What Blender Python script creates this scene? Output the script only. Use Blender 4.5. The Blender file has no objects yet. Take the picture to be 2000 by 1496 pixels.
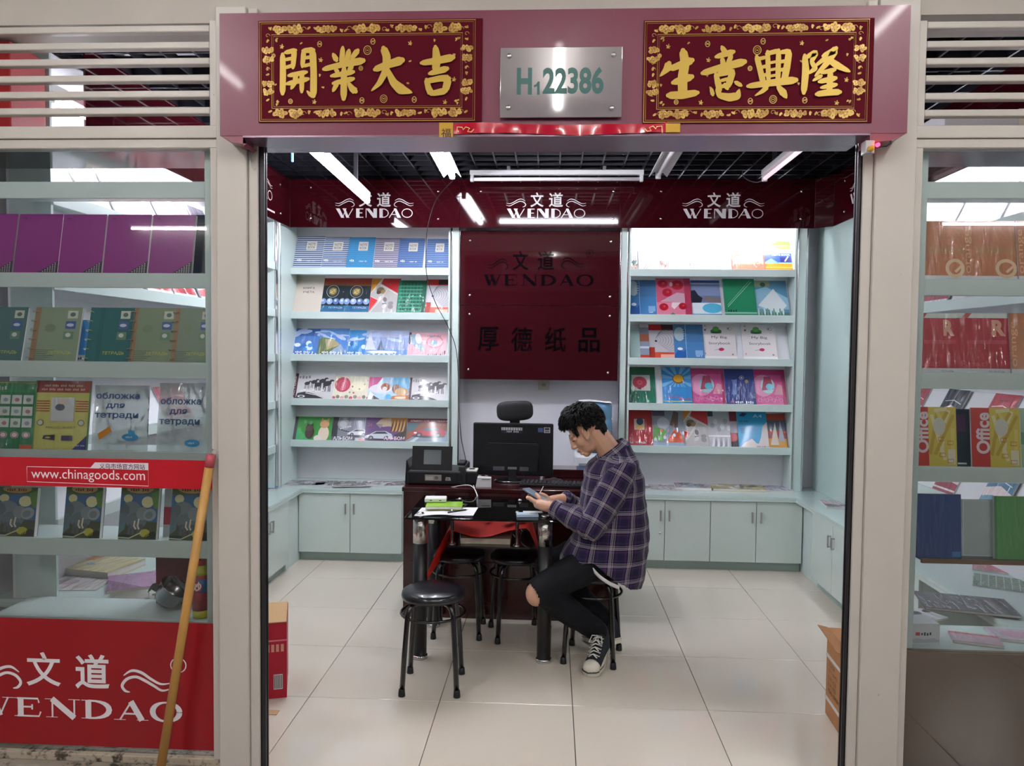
import bpy, bmesh, math, random
from mathutils import Vector, Matrix
random.seed(7)
sc = bpy.context.scene
COL = sc.collection

# ------------------------------------------------------------------ camera
F_PX, W_PX, H_PX = 1500.0, 2000, 1496
YAW, PITCH, ROLL = math.radians(2.94), math.radians(2.44), math.radians(0.6)
CAM_H = 1.59
_F = Vector((-math.sin(YAW)*math.cos(PITCH), math.cos(YAW)*math.cos(PITCH), -math.sin(PITCH)))
_R = Vector((math.cos(YAW), math.sin(YAW), 0))
_U = _R.cross(_F)
_R2 = _R*math.cos(ROLL)+_U*math.sin(ROLL)
_U2 = _U*math.cos(ROLL)-_R*math.sin(ROLL)
CAM = Vector((0, 0, CAM_H))
cd = bpy.data.cameras.new('camera'); cam = bpy.data.objects.new('camera', cd); COL.objects.link(cam)
cd.sensor_fit = 'HORIZONTAL'; cd.sensor_width = 36; cd.lens = 36*F_PX/W_PX; cd.clip_start = .05
m = Matrix((_R2, _U2, -_F)).transposed().to_4x4(); m.translation = CAM
cam.matrix_world = m
sc.camera = cam

def ray(px, py):
    return (_F*F_PX + _R2*(px-W_PX/2) - _U2*(py-H_PX/2))
def at(px, py, Y=None, z=None, X=None):
    """point on the plane Y=, z= or X= seen at a photograph pixel"""
    d = ray(px, py)
    if Y is not None: t = Y/d.y
    elif z is not None: t = (z-CAM_H)/d.z
    else: t = X/d.x
    return CAM+d*t
def pix(P):
    d = Vector(P)-CAM; k = d.dot(_F)
    return W_PX/2+F_PX*d.dot(_R2)/k, H_PX/2-F_PX*d.dot(_U2)/k

# ------------------------------------------------------------------ world, exposure
wd = bpy.data.worlds.new('mall_air'); sc.world = wd; wd.use_nodes = True
wd.node_tree.nodes['Background'].inputs[0].default_value = (.80, .83, .90, 1)
wd.node_tree.nodes['Background'].inputs[1].default_value = .30
sc.view_settings.view_transform = 'Standard'; sc.view_settings.look = 'None'
sc.view_settings.gamma = 1; sc.view_settings.use_curve_mapping = False
sc.view_settings.exposure = 1.85
TUBE_IN = 28.0      # lit tubes of the shop
TUBE_SHELF = 20.0   # strip lights behind the right fascia, also the added glow on the left
TUBE_MALL = 46.0    # tubes of the mall passage
sc.cycles.max_bounces = 8; sc.cycles.transparent_max_bounces = 24

# ------------------------------------------------------------------ helpers
def lin(c):
    if isinstance(c, str):
        c = c.lstrip('#'); c = [int(c[i:i+2], 16)/255 for i in (0, 2, 4)]
    return tuple((v/12.92 if v <= .04045 else ((v+.055)/1.055)**2.4) for v in c[:3])
MATS = {}
def mat(name, col='808080', rough=.5, metal=0.0, coat=0.0, emit=None, estr=0.0, spec=.5, noise=0.0, nscale=20.0, bump=0.0, bscale=200.0, dirt=None, dscale=6.0, dlo=.62, dhi=.72):
    if name in MATS: return MATS[name]
    mt = bpy.data.materials.new(name); mt.use_nodes = True; MATS[name] = mt
    nt = mt.node_tree; b = nt.nodes['Principled BSDF']
    c = lin(col)
    b.inputs['Base Color'].default_value = (*c, 1)
    b.inputs['Roughness'].default_value = rough; b.inputs['Metallic'].default_value = metal
    b.inputs['Coat Weight'].default_value = coat; b.inputs['Coat Roughness'].default_value = .06
    b.inputs['Specular IOR Level'].default_value = spec
    tc = nt.nodes.new('ShaderNodeTexCoord')
    out = None
    if noise:
        n = nt.nodes.new('ShaderNodeTexNoise'); n.inputs['Scale'].default_value = nscale; n.inputs['Detail'].default_value = 4
        nt.links.new(tc.outputs['Object'], n.inputs['Vector'])
        mx = nt.nodes.new('ShaderNodeMix'); mx.data_type = 'RGBA'
        mx.inputs[6].default_value = (*[v*(1-noise) for v in c], 1); mx.inputs[7].default_value = (*[min(1, v*(1+noise)) for v in c], 1)
        nt.links.new(n.outputs['Fac'], mx.inputs[0]); out = mx.outputs[2]
    if dirt:
        n = nt.nodes.new('ShaderNodeTexNoise'); n.inputs['Scale'].default_value = dscale; n.inputs['Detail'].default_value = 8; n.inputs['Roughness'].default_value = .7
        nt.links.new(tc.outputs['Object'], n.inputs['Vector'])
        r = nt.nodes.new('ShaderNodeMapRange'); r.inputs[1].default_value = dlo; r.inputs[2].default_value = dhi
        nt.links.new(n.outputs['Fac'], r.inputs[0])
        mx = nt.nodes.new('ShaderNodeMix'); mx.data_type = 'RGBA'
        mx.inputs[6].default_value = (*c, 1); mx.inputs[7].default_value = (*lin(dirt), 1)
        if out: nt.links.new(out, mx.inputs[6])
        nt.links.new(r.outputs[0], mx.inputs[0]); out = mx.outputs[2]
    if out: nt.links.new(out, b.inputs['Base Color'])
    if bump:
        n = nt.nodes.new('ShaderNodeTexNoise'); n.inputs['Scale'].default_value = bscale; n.inputs['Detail'].default_value = 3
        nt.links.new(tc.outputs['Object'], n.inputs['Vector'])
        bp = nt.nodes.new('ShaderNodeBump'); bp.inputs['Strength'].default_value = bump; bp.inputs['Distance'].default_value = .002
        nt.links.new(n.outputs['Fac'], bp.inputs['Height']); nt.links.new(bp.outputs[0], b.inputs['Normal'])
    if emit:
        b.inputs['Emission Color'].default_value = (*lin(emit), 1); b.inputs['Emission Strength'].default_value = estr
    return mt
def glass(name, tint='e8f4f0', refl=1.0, rough=.0, bump=0.0, ior=1.5, haze=0.0, hazecol='c8d4d8'):
    if name in MATS: return MATS[name]
    mt = bpy.data.materials.new(name); mt.use_nodes = True; MATS[name] = mt
    nt = mt.node_tree; nt.nodes.clear()
    o = nt.nodes.new('ShaderNodeOutputMaterial'); t = nt.nodes.new('ShaderNodeBsdfTransparent'); g = nt.nodes.new('ShaderNodeBsdfGlossy')
    mx = nt.nodes.new('ShaderNodeMixShader'); fr = nt.nodes.new('ShaderNodeFresnel'); fr.inputs[0].default_value = ior
    t.inputs[0].default_value = (*lin(tint), 1); g.inputs['Roughness'].default_value = rough
    ml = nt.nodes.new('ShaderNodeMath'); ml.operation = 'MULTIPLY'; ml.inputs[1].default_value = refl
    nt.links.new(fr.outputs[0], ml.inputs[0]); nt.links.new(ml.outputs[0], mx.inputs[0])
    nt.links.new(g.outputs[0], mx.inputs[2])
    src = t.outputs[0]
    if haze:
        d = nt.nodes.new('ShaderNodeBsdfDiffuse'); d.inputs[0].default_value = (*lin(hazecol), 1)
        m2 = nt.nodes.new('ShaderNodeMixShader'); m2.inputs[0].default_value = haze
        nt.links.new(t.outputs[0], m2.inputs[1]); nt.links.new(d.outputs[0], m2.inputs[2]); src = m2.outputs[0]
    nt.links.new(src, mx.inputs[1]); nt.links.new(mx.outputs[0], o.inputs[0])
    if bump:
        tc = nt.nodes.new('ShaderNodeTexCoord'); mp = nt.nodes.new('ShaderNodeMapping'); mp.inputs['Scale'].default_value = (1.6, 1, .7); mp.inputs['Rotation'].default_value = (0, .5, 0)
        n = nt.nodes.new('ShaderNodeTexNoise'); n.inputs['Scale'].default_value = 14; n.inputs['Detail'].default_value = 2; n.inputs['Distortion'].default_value = .8
        nt.links.new(tc.outputs['Object'], mp.inputs[0]); nt.links.new(mp.outputs[0], n.inputs['Vector'])
        bp = nt.nodes.new('ShaderNodeBump'); bp.inputs['Strength'].default_value = bump; bp.inputs['Distance'].default_value = .02
        nt.links.new(n.outputs['Fac'], bp.inputs['Height']); nt.links.new(bp.outputs[0], g.inputs['Normal']); nt.links.new(bp.outputs[0], fr.inputs['Normal'])
    return mt
def print_mat(name, rough, coat=0.0, crinkle=0.0, metal=0.0, spec=.4):
    mt = bpy.data.materials.new(name); mt.use_nodes = True; MATS[name] = mt
    nt = mt.node_tree; b = nt.nodes['Principled BSDF']
    a = nt.nodes.new('ShaderNodeVertexColor'); a.layer_name = 'ink'
    nt.links.new(a.outputs[0], b.inputs['Base Color'])
    b.inputs['Roughness'].default_value = rough; b.inputs['Specular IOR Level'].default_value = spec; b.inputs['Metallic'].default_value = metal
    b.inputs['Coat Weight'].default_value = coat; b.inputs['Coat Roughness'].default_value = .08
    if crinkle:
        tc = nt.nodes.new('ShaderNodeTexCoord'); mp = nt.nodes.new('ShaderNodeMapping'); mp.inputs['Scale'].default_value = (2.2, 1, .55); mp.inputs['Rotation'].default_value = (0, .45, 0)
        n = nt.nodes.new('ShaderNodeTexNoise'); n.inputs['Scale'].default_value = 9; n.inputs['Detail'].default_value = 2.5; n.inputs['Distortion'].default_value = .9
        nt.links.new(tc.outputs['Object'], mp.inputs[0]); nt.links.new(mp.outputs[0], n.inputs['Vector'])
        bp = nt.nodes.new('ShaderNodeBump'); bp.inputs['Strength'].default_value = crinkle; bp.inputs['Distance'].default_value = .03
        nt.links.new(n.outputs['Fac'], bp.inputs['Height']); nt.links.new(bp.outputs[0], b.inputs['Coat Normal'])
    return mt
PRINT = print_mat('printed_paper', .55)
GLOSSP = print_mat('printed_laminate', .3, coat=.35)
WRAP = print_mat('printed_cover_in_film', .5, coat=1.0, crinkle=.8)
VINYL = print_mat('vinyl_ink', .35, spec=.3)
GOLDINK = print_mat('foil_ink', .42, metal=.25)

class MB:
    """collects shapes into one mesh"""
    def __init__(s): s.v = []; s.f = []; s.mi = []; s.sm = []; s.cur = 0
    def add(s, vs, fs, smooth=False):
        o = len(s.v); s.v += [tuple(p) for p in vs]
        for f in fs: s.f.append(tuple(i+o for i in f)); s.mi.append(s.cur); s.sm.append(smooth)
        return s
    def box(s, x0, x1, y0, y1, z0, z1, M=None, bev=0.0):
        if bev:
            b = min(bev, (x1-x0)/2.01, (y1-y0)/2.01, (z1-z0)/2.01)
            bm = bmesh.new(); bmesh.ops.create_cube(bm, size=1)
            for p in bm.verts: p.co = Vector(((x0+x1)/2+p.co.x*(x1-x0), (y0+y1)/2+p.co.y*(y1-y0), (z0+z1)/2+p.co.z*(z1-z0)))
            bmesh.ops.bevel(bm, geom=bm.edges[:], offset=b, segments=2, affect='EDGES', profile=.5)
            bm.verts.index_update()
            vs = [p.co.copy() for p in bm.verts]; fs = [[q.index for q in f.verts] for f in bm.faces]; bm.free()
        else:
            vs = [Vector(p) for p in ((x0,y0,z0),(x1,y0,z0),(x1,y1,z0),(x0,y1,z0),(x0,y0,z1),(x1,y0,z1),(x1,y1,z1),(x0,y1,z1))]
            fs = [(0,3,2,1),(4,5,6,7),(0,1,5,4),(1,2,6,5),(2,3,7,6),(3,0,4,7)]
        if M: vs = [M@p for p in vs]
        return s.add(vs, fs)
    def prism(s, poly, y0, y1, M=None):
        """polygon in x,z extruded along y"""
        n = len(poly)
        vs = [Vector((x, y0, z)) for x, z in poly]+[Vector((x, y1, z)) for x, z in poly]
        if M: vs = [M@p for p in vs]
        fs = [tuple(range(n)), tuple(range(2*n-1, n-1, -1))]+[(i, i+n, (i+1) % n+n, (i+1) % n) for i in range(n)]
        return s.add(vs, fs)
    def lathe(s, prof, c=(0, 0, 0), n=20, axis='z', M=None, smooth=True):
        vs = []; fs = []
        for r, h in prof:
            for k in range(n):
                a = 2*math.pi*k/n
                if axis == 'z': p = Vector((r*math.cos(a), r*math.sin(a), h))
                elif axis == 'y': p = Vector((r*math.cos(a), h, r*math.sin(a)))
                else: p = Vector((h, r*math.cos(a), r*math.sin(a)))
                p += Vector(c)
                vs.append(M@p if M else p)
        for i in range(len(prof)-1):
            for k in range(n):
                a, b = i*n+k, i*n+(k+1) % n
                fs.append((a, b, b+n, a+n))
        s.add(vs, fs, smooth)
        o = len(s.v)-len(vs)
        for base in (0, (len(prof)-1)*n):
            s.f.append(tuple(o+base+k for k in range(n))); s.mi.append(s.cur); s.sm.append(False)
        return s
    def tube(s, pts, r, n=10, closed=False, M=None, caps=True):
        pts = [Vector(p) for p in pts]; N = len(pts); vs = []; fs = []
        rad = r if isinstance(r, (list, tuple)) else [r]*N
        up = None
        for i, p in enumerate(pts):
            a = pts[i-1] if (i or closed) else pts[0]; b = pts[(i+1) % N] if (i < N-1 or closed) else pts[-1]
            t = (b-a).normalized()
            if up is None: up = Vector((0, 0, 1)) if abs(t.z) < .9 else Vector((1, 0, 0))
            x = t.cross(up).normalized(); y = x.cross(t).normalized(); up = y
            for k in range(n):
                an = 2*math.pi*k/n
                q = p+x*math.cos(an)*rad[i]+y*math.sin(an)*rad[i]
                vs.append(M@q if M else q)
        for i in range(N if closed else N-1):
            j = (i+1) % N
            for k in range(n):
                fs.append((i*n+k, i*n+(k+1) % n, j*n+(k+1) % n, j*n+k))
        s.add(vs, fs, True)
        if caps and not closed:
            o = len(s.v)-len(vs)
            for base in (0, (N-1)*n):
                s.f.append(tuple(o+base+k for k in range(n))); s.mi.append(s.cur); s.sm.append(False)
        return s
    def grid(s, fn, nu, nv, smooth=True):
        vs = [fn(i/nu, j/nv) for j in range(nv+1) for i in range(nu+1)]
        fs = [(j*(nu+1)+i, j*(nu+1)+i+1, (j+1)*(nu+1)+i+1, (j+1)*(nu+1)+i) for j in range(nv) for i in range(nu)]
        return s.add(vs, fs, smooth)
    def mesh(s, name, mats):
        me = bpy.data.meshes.new(name); me.from_pydata(s.v, [], s.f)
        for m in (mats if isinstance(mats, (list, tuple)) else [mats]): me.materials.append(m)
        me.polygons.foreach_set('material_index', s.mi); me.polygons.foreach_set('use_smooth', s.sm)
        bm = bmesh.new(); bm.from_mesh(me); bmesh.ops.recalc_face_normals(bm, faces=bm.faces[:]); bm.to_mesh(me); bm.free()
        me.update(); return me
    def build(s, name, mats, parent=None, loc=None, rot=None):
        return obj(name, s.mesh(name, mats), parent, loc, rot)
def obj(name, me, parent=None, loc=None, rot=None):
    o = bpy.data.objects.new(name, me); COL.objects.link(o)
    if parent: o.parent = parent
    if loc is not None: o.location = loc
    if rot is not None: o.rotation_euler = rot
    return o
def tag(o, label, cat, group=None):
    o['label'] = label; o['category'] = cat
    if group: o['group'] = group
    return o
def thing(name, label, cat, loc=(0, 0, 0), rot=(0, 0, 0), group=None):
    o = bpy.data.objects.new(name, None); COL.objects.link(o); o.empty_display_size = .05
    o.location = loc; o.rotation_euler = rot
    return tag(o, label, cat, group)
def struct(o, label=None, cat=None):
    o['kind'] = 'structure'
    if label: o['label'] = label
    if cat: o['category'] = cat
    return o
def copy_tree(o, parent=None):
    c = o.copy(); COL.objects.link(c); c.parent = parent
    for ch in list(o.children): copy_tree(ch, c)
    return c

def smooth(pts, n=8):
    P = [Vector(p_) for p_ in pts]; out = []
    for i in range(len(P)-1):
        p0, p1, p2, p3 = P[max(i-1, 0)], P[i], P[i+1], P[min(i+2, len(P)-1)]
        for k in range(n):
            t_ = k/n; out.append(.5*((2*p1)+(p2-p0)*t_+(2*p0-5*p1+4*p2-p3)*t_*t_+(3*p1-p0-3*p2+p3)*t_**3))
    return out+[P[-1]]
# flat print: polygons in metres on the x,z plane facing -y
_TX = {}
def text_mesh(s, bold=0.0):
    k = (s, bold)
    if k in _TX: return _TX[k]
    cu = bpy.data.curves.new('lettering', 'FONT'); cu.body = s; cu.size = 1; cu.offset = bold; cu.resolution_u = 4; cu.fill_mode = 'FRONT'
    o = bpy.data.objects.new('lettering', cu)
    me = bpy.data.meshes.new_from_object(o)
    vs = [(v.co.x, v.co.y) for v in me.vertices]; fs = [tuple(p.vertices) for p in me.polygons]
    bpy.data.objects.remove(o); bpy.data.curves.remove(cu); bpy.data.meshes.remove(me)
    _TX[k] = (vs, fs); return _TX[k]
class Print:
    STEP = .00004
    def __init__(s, w, h): s.w = w; s.h = h; s.v = []; s.f = []; s.c = []; s.L = 0
    def _put(s, pts, faces, col):
        s.L += 1; o = len(s.v); y = -s.L*s.STEP
        s.v += [(min(1, max(0, x))*s.w, y, min(1, max(0, z))*s.h) for x, z in pts]
        c = lin(col)
        for f in faces: s.f.append(tuple(i+o for i in f)); s.c.append(c)
    def poly(s, pts, col): s._put(pts, [tuple(range(len(pts)))], col); return s
    def rect(s, x0, z0, x1, z1, col): return s.poly([(x0, z0), (x1, z0), (x1, z1), (x0, z1)], col)
    def ell(s, cx, cz, rx, rz, col, n=18, rot=0.0):
        ca, sa = math.cos(rot), math.sin(rot); pts = []
        for k in range(n):
            a = 2*math.pi*k/n; x, z = rx*math.cos(a)*s.w, rz*math.sin(a)*s.h
            pts.append((cx+(x*ca-z*sa)/s.w, cz+(x*sa+z*ca)/s.h))
        return s.poly(pts, col)
    def line(s, pts, wd, col):
        """wd in metres, may be a list"""
        P = [Vector((x*s.w, z*s.h)) for x, z in pts]; n = len(P); q = []
        ws = wd if isinstance(wd, (list, tuple)) else [wd]*n
        L = []; R = []
        for i in range(n):
            t = (P[min(i+1, n-1)]-P[max(i-1, 0)]); t = t.normalized() if t.length > 1e-9 else Vector((1, 0))
            nn = Vector((-t.y, t.x))*ws[i]/2
            L.append(P[i]+nn); R.append(P[i]-nn)
        vs = [(p.x/s.w, p.y/s.h) for p in L]+[(p.x/s.w, p.y/s.h) for p in R]
        s._put(vs, [(i, i+1, n+i+1, n+i) for i in range(n-1)], col); return s
    def ring(s, cx, cz, rx, rz, wd, col, n=20, a0=0, a1=2*math.pi):
        return s.line([(cx+rx*math.cos(a0+(a1-a0)*k/n), cz+rz*math.sin(a0+(a1-a0)*k/n)) for k in range(n+1)], wd, col)
    def text(s, t, x, z, hgt, col, width=None, align='c', bold=0.0, rot=0.0, slant=0.0):
        """hgt: capital height as a share of h, width: share of w to fit into"""
        vs, fs = text_mesh(t, bold)
        if not vs: return s
        x0 = min(p[0] for p in vs); x1 = max(p[0] for p in vs); z0 = min(p[1] for p in vs); z1 = max(p[1] for p in vs)
        k = hgt*s.h/max(.001, z1-z0); kx = k if width is None else width*s.w/(x1-x0)
        ax = {'c': (x0+x1)/2, 'l': x0, 'r': x1}[align]
        ca, sa = math.cos(rot), math.sin(rot); out = []
        for px, pz in vs:
            u = (px-ax)*kx+slant*(pz-z0)*k; w_ = (pz-(z0+z1)/2)*k
            out.append((x+(u*ca-w_*sa)/s.w, z+(u*sa+w_*ca)/s.h))
        s._put(out, fs, col); return s
    def marks(s, x, z, hgt, col, width):
        """small print too blurred to read"""
        n = max(3, int(width*s.w/(hgt*s.h)*1.3)); x0 = x-width/2; st = width/n
        for k in range(n):
            if k % 5 == 4: continue
            s.rect(x0+st*k, z-hgt*(.5 if k % 3 else .35), x0+st*(k+.62), z+hgt*(.5 if k % 2 else .3), col)
        return s
    def mesh(s, name, m):
        me = bpy.data.meshes.new(name); me.from_pydata(s.v, [], s.f)
        me.materials.append(m)
        ca = me.color_attributes.new('ink', 'FLOAT_COLOR', 'CORNER')
        buf = []
        for f, c in zip(s.f, s.c): buf += [*c, 1]*len(f)
        ca.data.foreach_set('color', buf)
        me.update(); return me
    def build(s, name, m=None, parent=None, loc=None, rot=None):
        return obj(name, s.mesh(name, m or PRINT), parent, loc, rot)

MINT = mat('mint_laminate', 'c3d3d0', .32, coat=.15, noise=.03, nscale=3, dirt='8f9c98', dscale=5, dlo=.70, dhi=.86)
MINTW = mat('mint_lacquer_doors', 'c4d2cd', .22, coat=.25, noise=.03, nscale=2)
WHITE = mat('white_board', 'dcdde2', .5)
WALLP = mat('white_wall_paint', 'dddde4', .6, noise=.02, nscale=2)
CHROME = mat('chrome', 'd8d8da', .12, 1.0)
STEEL = mat('brushed_steel', 'bdbdbd', .35, 1.0)
BLACKM = mat('black_gloss_paint', '0b0b0e', .25, coat=.4)
BLACKP = mat('black_plastic', '15151a', .42)
CREAM = mat('cream_painted_steel', 'bdb8b1', .42, noise=.04, nscale=4, dirt='6d5c4a', dscale=34, dlo=.69, dhi=.73)
# ------------------------------------------------------------------ the setting
YF = 2.66                       # plane of the shop front
XL, XR = -2.28, 2.22            # side walls
YB = 6.04                       # back wall
ZC = 2.90                       # grille ceiling
# floor: concrete bed with polished tiles laid on it
bed = struct(MB().box(-9, 9, -4.5, 6.3, -.10, -.012).build('floor', mat('grout_bed', '6e675c', .8, noise=.15)))
TILE = mat('polished_tile', 'cfc6b8', .10, coat=.3, noise=.035, nscale=1.3)
tm = MB().box(.0015, .5985, .0015, .5985, -.012, 0, bev=.0012).mesh('floor_tile', TILE)
for i in range(-5, 5):
    for j in range(0, 5):
        x = .113+.6*i; y = 2.79+.6*j
        if x < -2.4 or x > 2.2: continue
        obj('floor_tile', tm, bed, (x, y, 0))
# passage floor in front of the shop
tm2 = MB().box(.003, .797, .003, .797, -.012, 0, bev=.001).mesh('passage_tile', mat('passage_tile', '8d857a', .22, noise=.08, nscale=3))
for i in range(-7, 7):
    for j in range(-4, 4):
        obj('passage_tile', tm2, bed, (.8*i, -.02+.8*j-.4, 0))
struct(MB().box(-3.6, 3.6, YB, YB+.12, 0, 3.5).build('wall_back', WALLP))
struct(MB().box(XL-.12, XL, YF+.05, YB, 0, 3.5).build('wall_left', WALLP))
struct(MB().box(XR, XR+.12, YF+.05, YB, 0, 3.5).build('wall_right', WALLP))
# ceiling: black slab with an open grille of black bars under it
cl = struct(MB().box(-3.6, 3.6, YF+.2, YB+.12, 3.5, 3.6).build('ceiling', mat('plenum_black', '0a0a0f', .9)))
GRB = mat('grille_bar_black', '15151d', .35)
bx = MB().box(-.005, .005, 0, YB-YF-.26, 0, .045).mesh('grille_bar', GRB)
by = MB().box(XL, XR, -.005, .005, 0, .045).mesh('grille_bar', GRB)
k = 0
x = XL+.07
while x < XR:
    obj('grille_bar', bx, cl, (x, YF+.25, ZC)); x += .15
y = YF+.3
while y < YB:
    obj('grille_bar', by, cl, (0, y, ZC+.001)); y += .15
struct(MB().box(-9, 9, -4.6, -4.5, 0, 3.33).build('wall_passage', mat('passage_wall', '3c3836', .6, noise=.5, nscale=1.5)))
# front wall above the bays
zt = at(1000, 20, Y=YF).z
WF = mat('grey_render', 'b4aea6', .75, noise=.08, nscale=5, dirt='4a443d', dscale=20, dlo=.74, dhi=.78)
z_head_l = at(300, 44, Y=YF).z
struct(MB().box(-9, 9, YF+.01, YF+.2, z_head_l, 3.9).build('wall_front', WF))
# plinths below the windows
zpl = at(200, 1489, Y=YF).z
for nm, x0, x1 in (('baseboard_left', -3.2, at(427, 1400, Y=YF).x), ('baseboard_right', at(1747, 1400, Y=YF).x, 3.2)):
    struct(MB().box(x0, x1, YF-.035, YF+.16, 0, zpl, bev=.006).build(nm, mat('dirty_stone', '8b8377', .7, noise=.2, nscale=25, dirt='2e2922', dscale=18, dlo=.52, dhi=.6)))
# posts: two face panels, a stepped lip and the dark shutter guide
def post(nm, xa, xb, xc, xd, side):
    t = struct(bpy.data.objects.new(nm, None)); COL.objects.link(t)
    z1 = at(1000, 10, Y=YF).z
    lo, hi = min(xa, xb), max(xa, xb)
    MB().box(lo, hi, YF-.02, YF+.05, 0, z1, bev=.004).build('face_panel', CREAM, t)
    lo, hi = min(xb, xc)+.0005, max(xb, xc)-.0005
    MB().box(lo, hi, YF-.006, YF+.035, 0, z1, bev=.003).build('lip', CREAM, t)
    lo, hi = min(xc, xd), max(xc, xd)
    MB().box(lo, hi, YF+.004, YF+.012, 0, 2.36).box(lo, hi, YF+.024, YF+.032, 0, 2.36).box(*((lo, lo+.003) if side < 0 else (hi-.003, hi)), YF+.004, YF+.032, 0, 2.36).build('shutter_guide', mat('dark_guide_metal', '3a383b', .4, .6), t)
    return t
gx = lambda px, y=900: at(px, y, Y=YF).x
post('trim_1', gx(430), gx(488), gx(507), gx(517), -1)
post('trim_2', gx(1766), gx(1688), gx(1668), gx(1660), 1)
# ------------------------------------------------------------------ shop windows
GLS = glass('window_glass', 'fdfefe', .8, haze=.010, hazecol='a9b8c0')
def window(nm, x0, x1, inner, slat_px, px):
    """x0<x1 bay; inner: the side towards the doorway"""
    t = struct(bpy.data.objects.new(nm, None)); COL.objects.link(t)
    z = lambda y: at(px, y, Y=YF).z
    fw = .028
    zb = zpl
    zr0, zr1 = z(289), z(271); zm0, zm1 = z(270.5), z(246)
    MB().box(x0, x1, YF+.0, YF+.05, zr0, zr1, bev=.003).build('top_rail', CREAM, t)
    MB().box(x0, x1, YF-.008, YF+.06, zm0, zm1, bev=.003).build('transom', CREAM, t)
    MB().box(x0, x1, YF+.0, YF+.05, zb, zb+.028, bev=.003).build('bottom_rail', mat('dirty_rail', 'a89c8c', .5, dirt='3c342a', dscale=25, dlo=.5, dhi=.6), t)
    xs = (x1-fw, x1) if inner > 0 else (x0, x0+fw)
    MB().box(*xs, YF-.002, YF+.052, zb+.028, zr0, bev=.002).build('stile', CREAM, t)
    MB().box(*xs, YF-.002, YF+.052, zm1, z(40), bev=.002).build('louvre_stile', CREAM, t)
    xs = (x0, x0+fw) if inner > 0 else (x1-fw, x1)
    MB().box(*xs, YF-.002, YF+.052, zb+.028, zr0, bev=.002).build('stile', CREAM, t)
    MB().box(x0+fw, x1-fw, YF+.022, YF+.028, zb+.028, zr0).build('glass_pane', GLS, t)
    hgt = z(49)-z(63)
    sm = MB().box(0, x1-x0-fw, -.014, .014, -hgt/2, hgt/2, bev=.004).mesh('louvre_slat', CREAM)
    for a, b in slat_px:
        o = obj('louvre_slat', sm, t, (x0 if inner > 0 else x0+fw, YF+.012, z((a+b)/2)), (math.radians(-4), 0, 0))
    return t
WL0, WL1 = -2.75, gx(429.5)
WR0, WR1 = gx(1766.5), 2.75
SL = ((49, 63), (81.5, 95), (113.6, 125.6), (145.7, 159), (177, 190), (210, 222))
window('window_1', WL0, WL1, 1, SL, 400)
window('window_2', WR0, WR1, -1, ((42, 56), (79, 94), (111, 129), (146, 161), (182, 195), (215, 227)), 1850)

# ------------------------------------------------------------------ lamps
TUBE = mat('lit_tube', 'ffffff', .4, emit='f4f6ff', estr=TUBE_IN)
TUBES = mat('lit_strip_tube', 'ffffff', .4, emit='f6f7ff', estr=TUBE_SHELF)
TUBEM = mat('lit_passage_tube', 'ffffff', .4, emit='fbf8f6', estr=TUBE_MALL)
TUBEOFF = mat('unlit_tube', 'd9d4d6', .3, coat=.3)
LAMPW = mat('lamp_white_enamel', 'd0ced0', .4)
def tube_lamp(label, a, b, tube_m, r=.014, kind='batten', group=None, hang=None):
    a, b = Vector(a), Vector(b); d = b-a; L = d.length
    t = thing('tube_lamp', label, 'lamp', (a+b)/2, (0, -math.asin(d.z/L), math.atan2(d.y, d.x)), group)
    h = L/2
    MB().tube([(-h+.02, 0, 0), (h-.02, 0, 0)], r, 12).build('tube', tube_m, t)
    for s in (-1, 1):
        MB().box(s*(h-.015)-.012, s*(h-.015)+.012, -.018, .018, -.018, .045, bev=.004).build('end_cap', LAMPW, t)
    if kind == 'batten':
        MB().box(-h, h, -.02, .02, .028, .062, bev=.004).build('batten', LAMPW, t)
    elif kind == 'reflector':
        m_ = MB(); m_.add([(-h, -.062, -.004), (h, -.062, -.004), (h, -.028, .03), (-h, -.028, .03), (h, .028, .03), (-h, .028, .03), (h, .062, -.004), (-h, .062, -.004),
                           (-h, -.062, .001), (h, -.062, .001), (h, -.028, .066), (-h, -.028, .066), (h, .028, .066), (-h, .028, .066), (h, .062, .001), (-h, .062, .001)],
                          [(0, 1, 2, 3), (3, 2, 4, 5), (5, 4, 6, 7), (8, 9, 10, 11), (11, 10, 12, 13), (13, 12, 14, 15), (0, 1, 9, 8), (7, 6, 14, 15)])
        m_.build('reflector', LAMPW, t)
    if hang:
        for s in (-.55, .55):
            MB().box(s*h-.012, s*h+.012, -.012, .012, .06, hang).build('hanger', mat('hanger_grey', '6b6a70', .5, .5), t)
    return t
# two lit tubes on the left, running away from the door
zl = 2.62
A = at(717, 393, z=zl); B = at(603, 282, z=zl)
tube_lamp('bare white fluorescent tube glowing at the left of the shop ceiling', (A.x+.005, A.y, zl), (B.x-.01, B.y-.16, zl), TUBE, .019, 'batten', hang=.30)
zl2 = 2.80
A = at(884, 346, z=zl2); B = at(872, 284, z=zl2)
tube_lamp('lit fluorescent lamp with white reflector left of the ceiling middle', (A.x, A.y, zl2), (A.x+.02, A.y-1.25, zl2), TUBE, .019, 'reflector', hang=.11)
A = at(1285, 345, z=2.80)
tube_lamp('unlit fluorescent lamp with reflector right of the ceiling middle', (A.x, A.y, 2.8), (A.x-.01, A.y-1.25, 2.8), TUBEOFF, .014, 'reflector', hang=.11)
A = at(1492, 350, z=2.78); B = at(1572, 284, z=2.78)
tube_lamp('bare unlit pinkish tube with faint added glow at the right of the shop ceiling', (A.x, A.y, 2.78), (B.x+.01, B.y-.2, 2.78), mat('faint_glow_pink_tube', 'e6cdd6', .3, emit='e8cfd8', estr=.25), .014, 'batten', hang=.13)  # the tube is off; a weak emission is added to its colour
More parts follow.
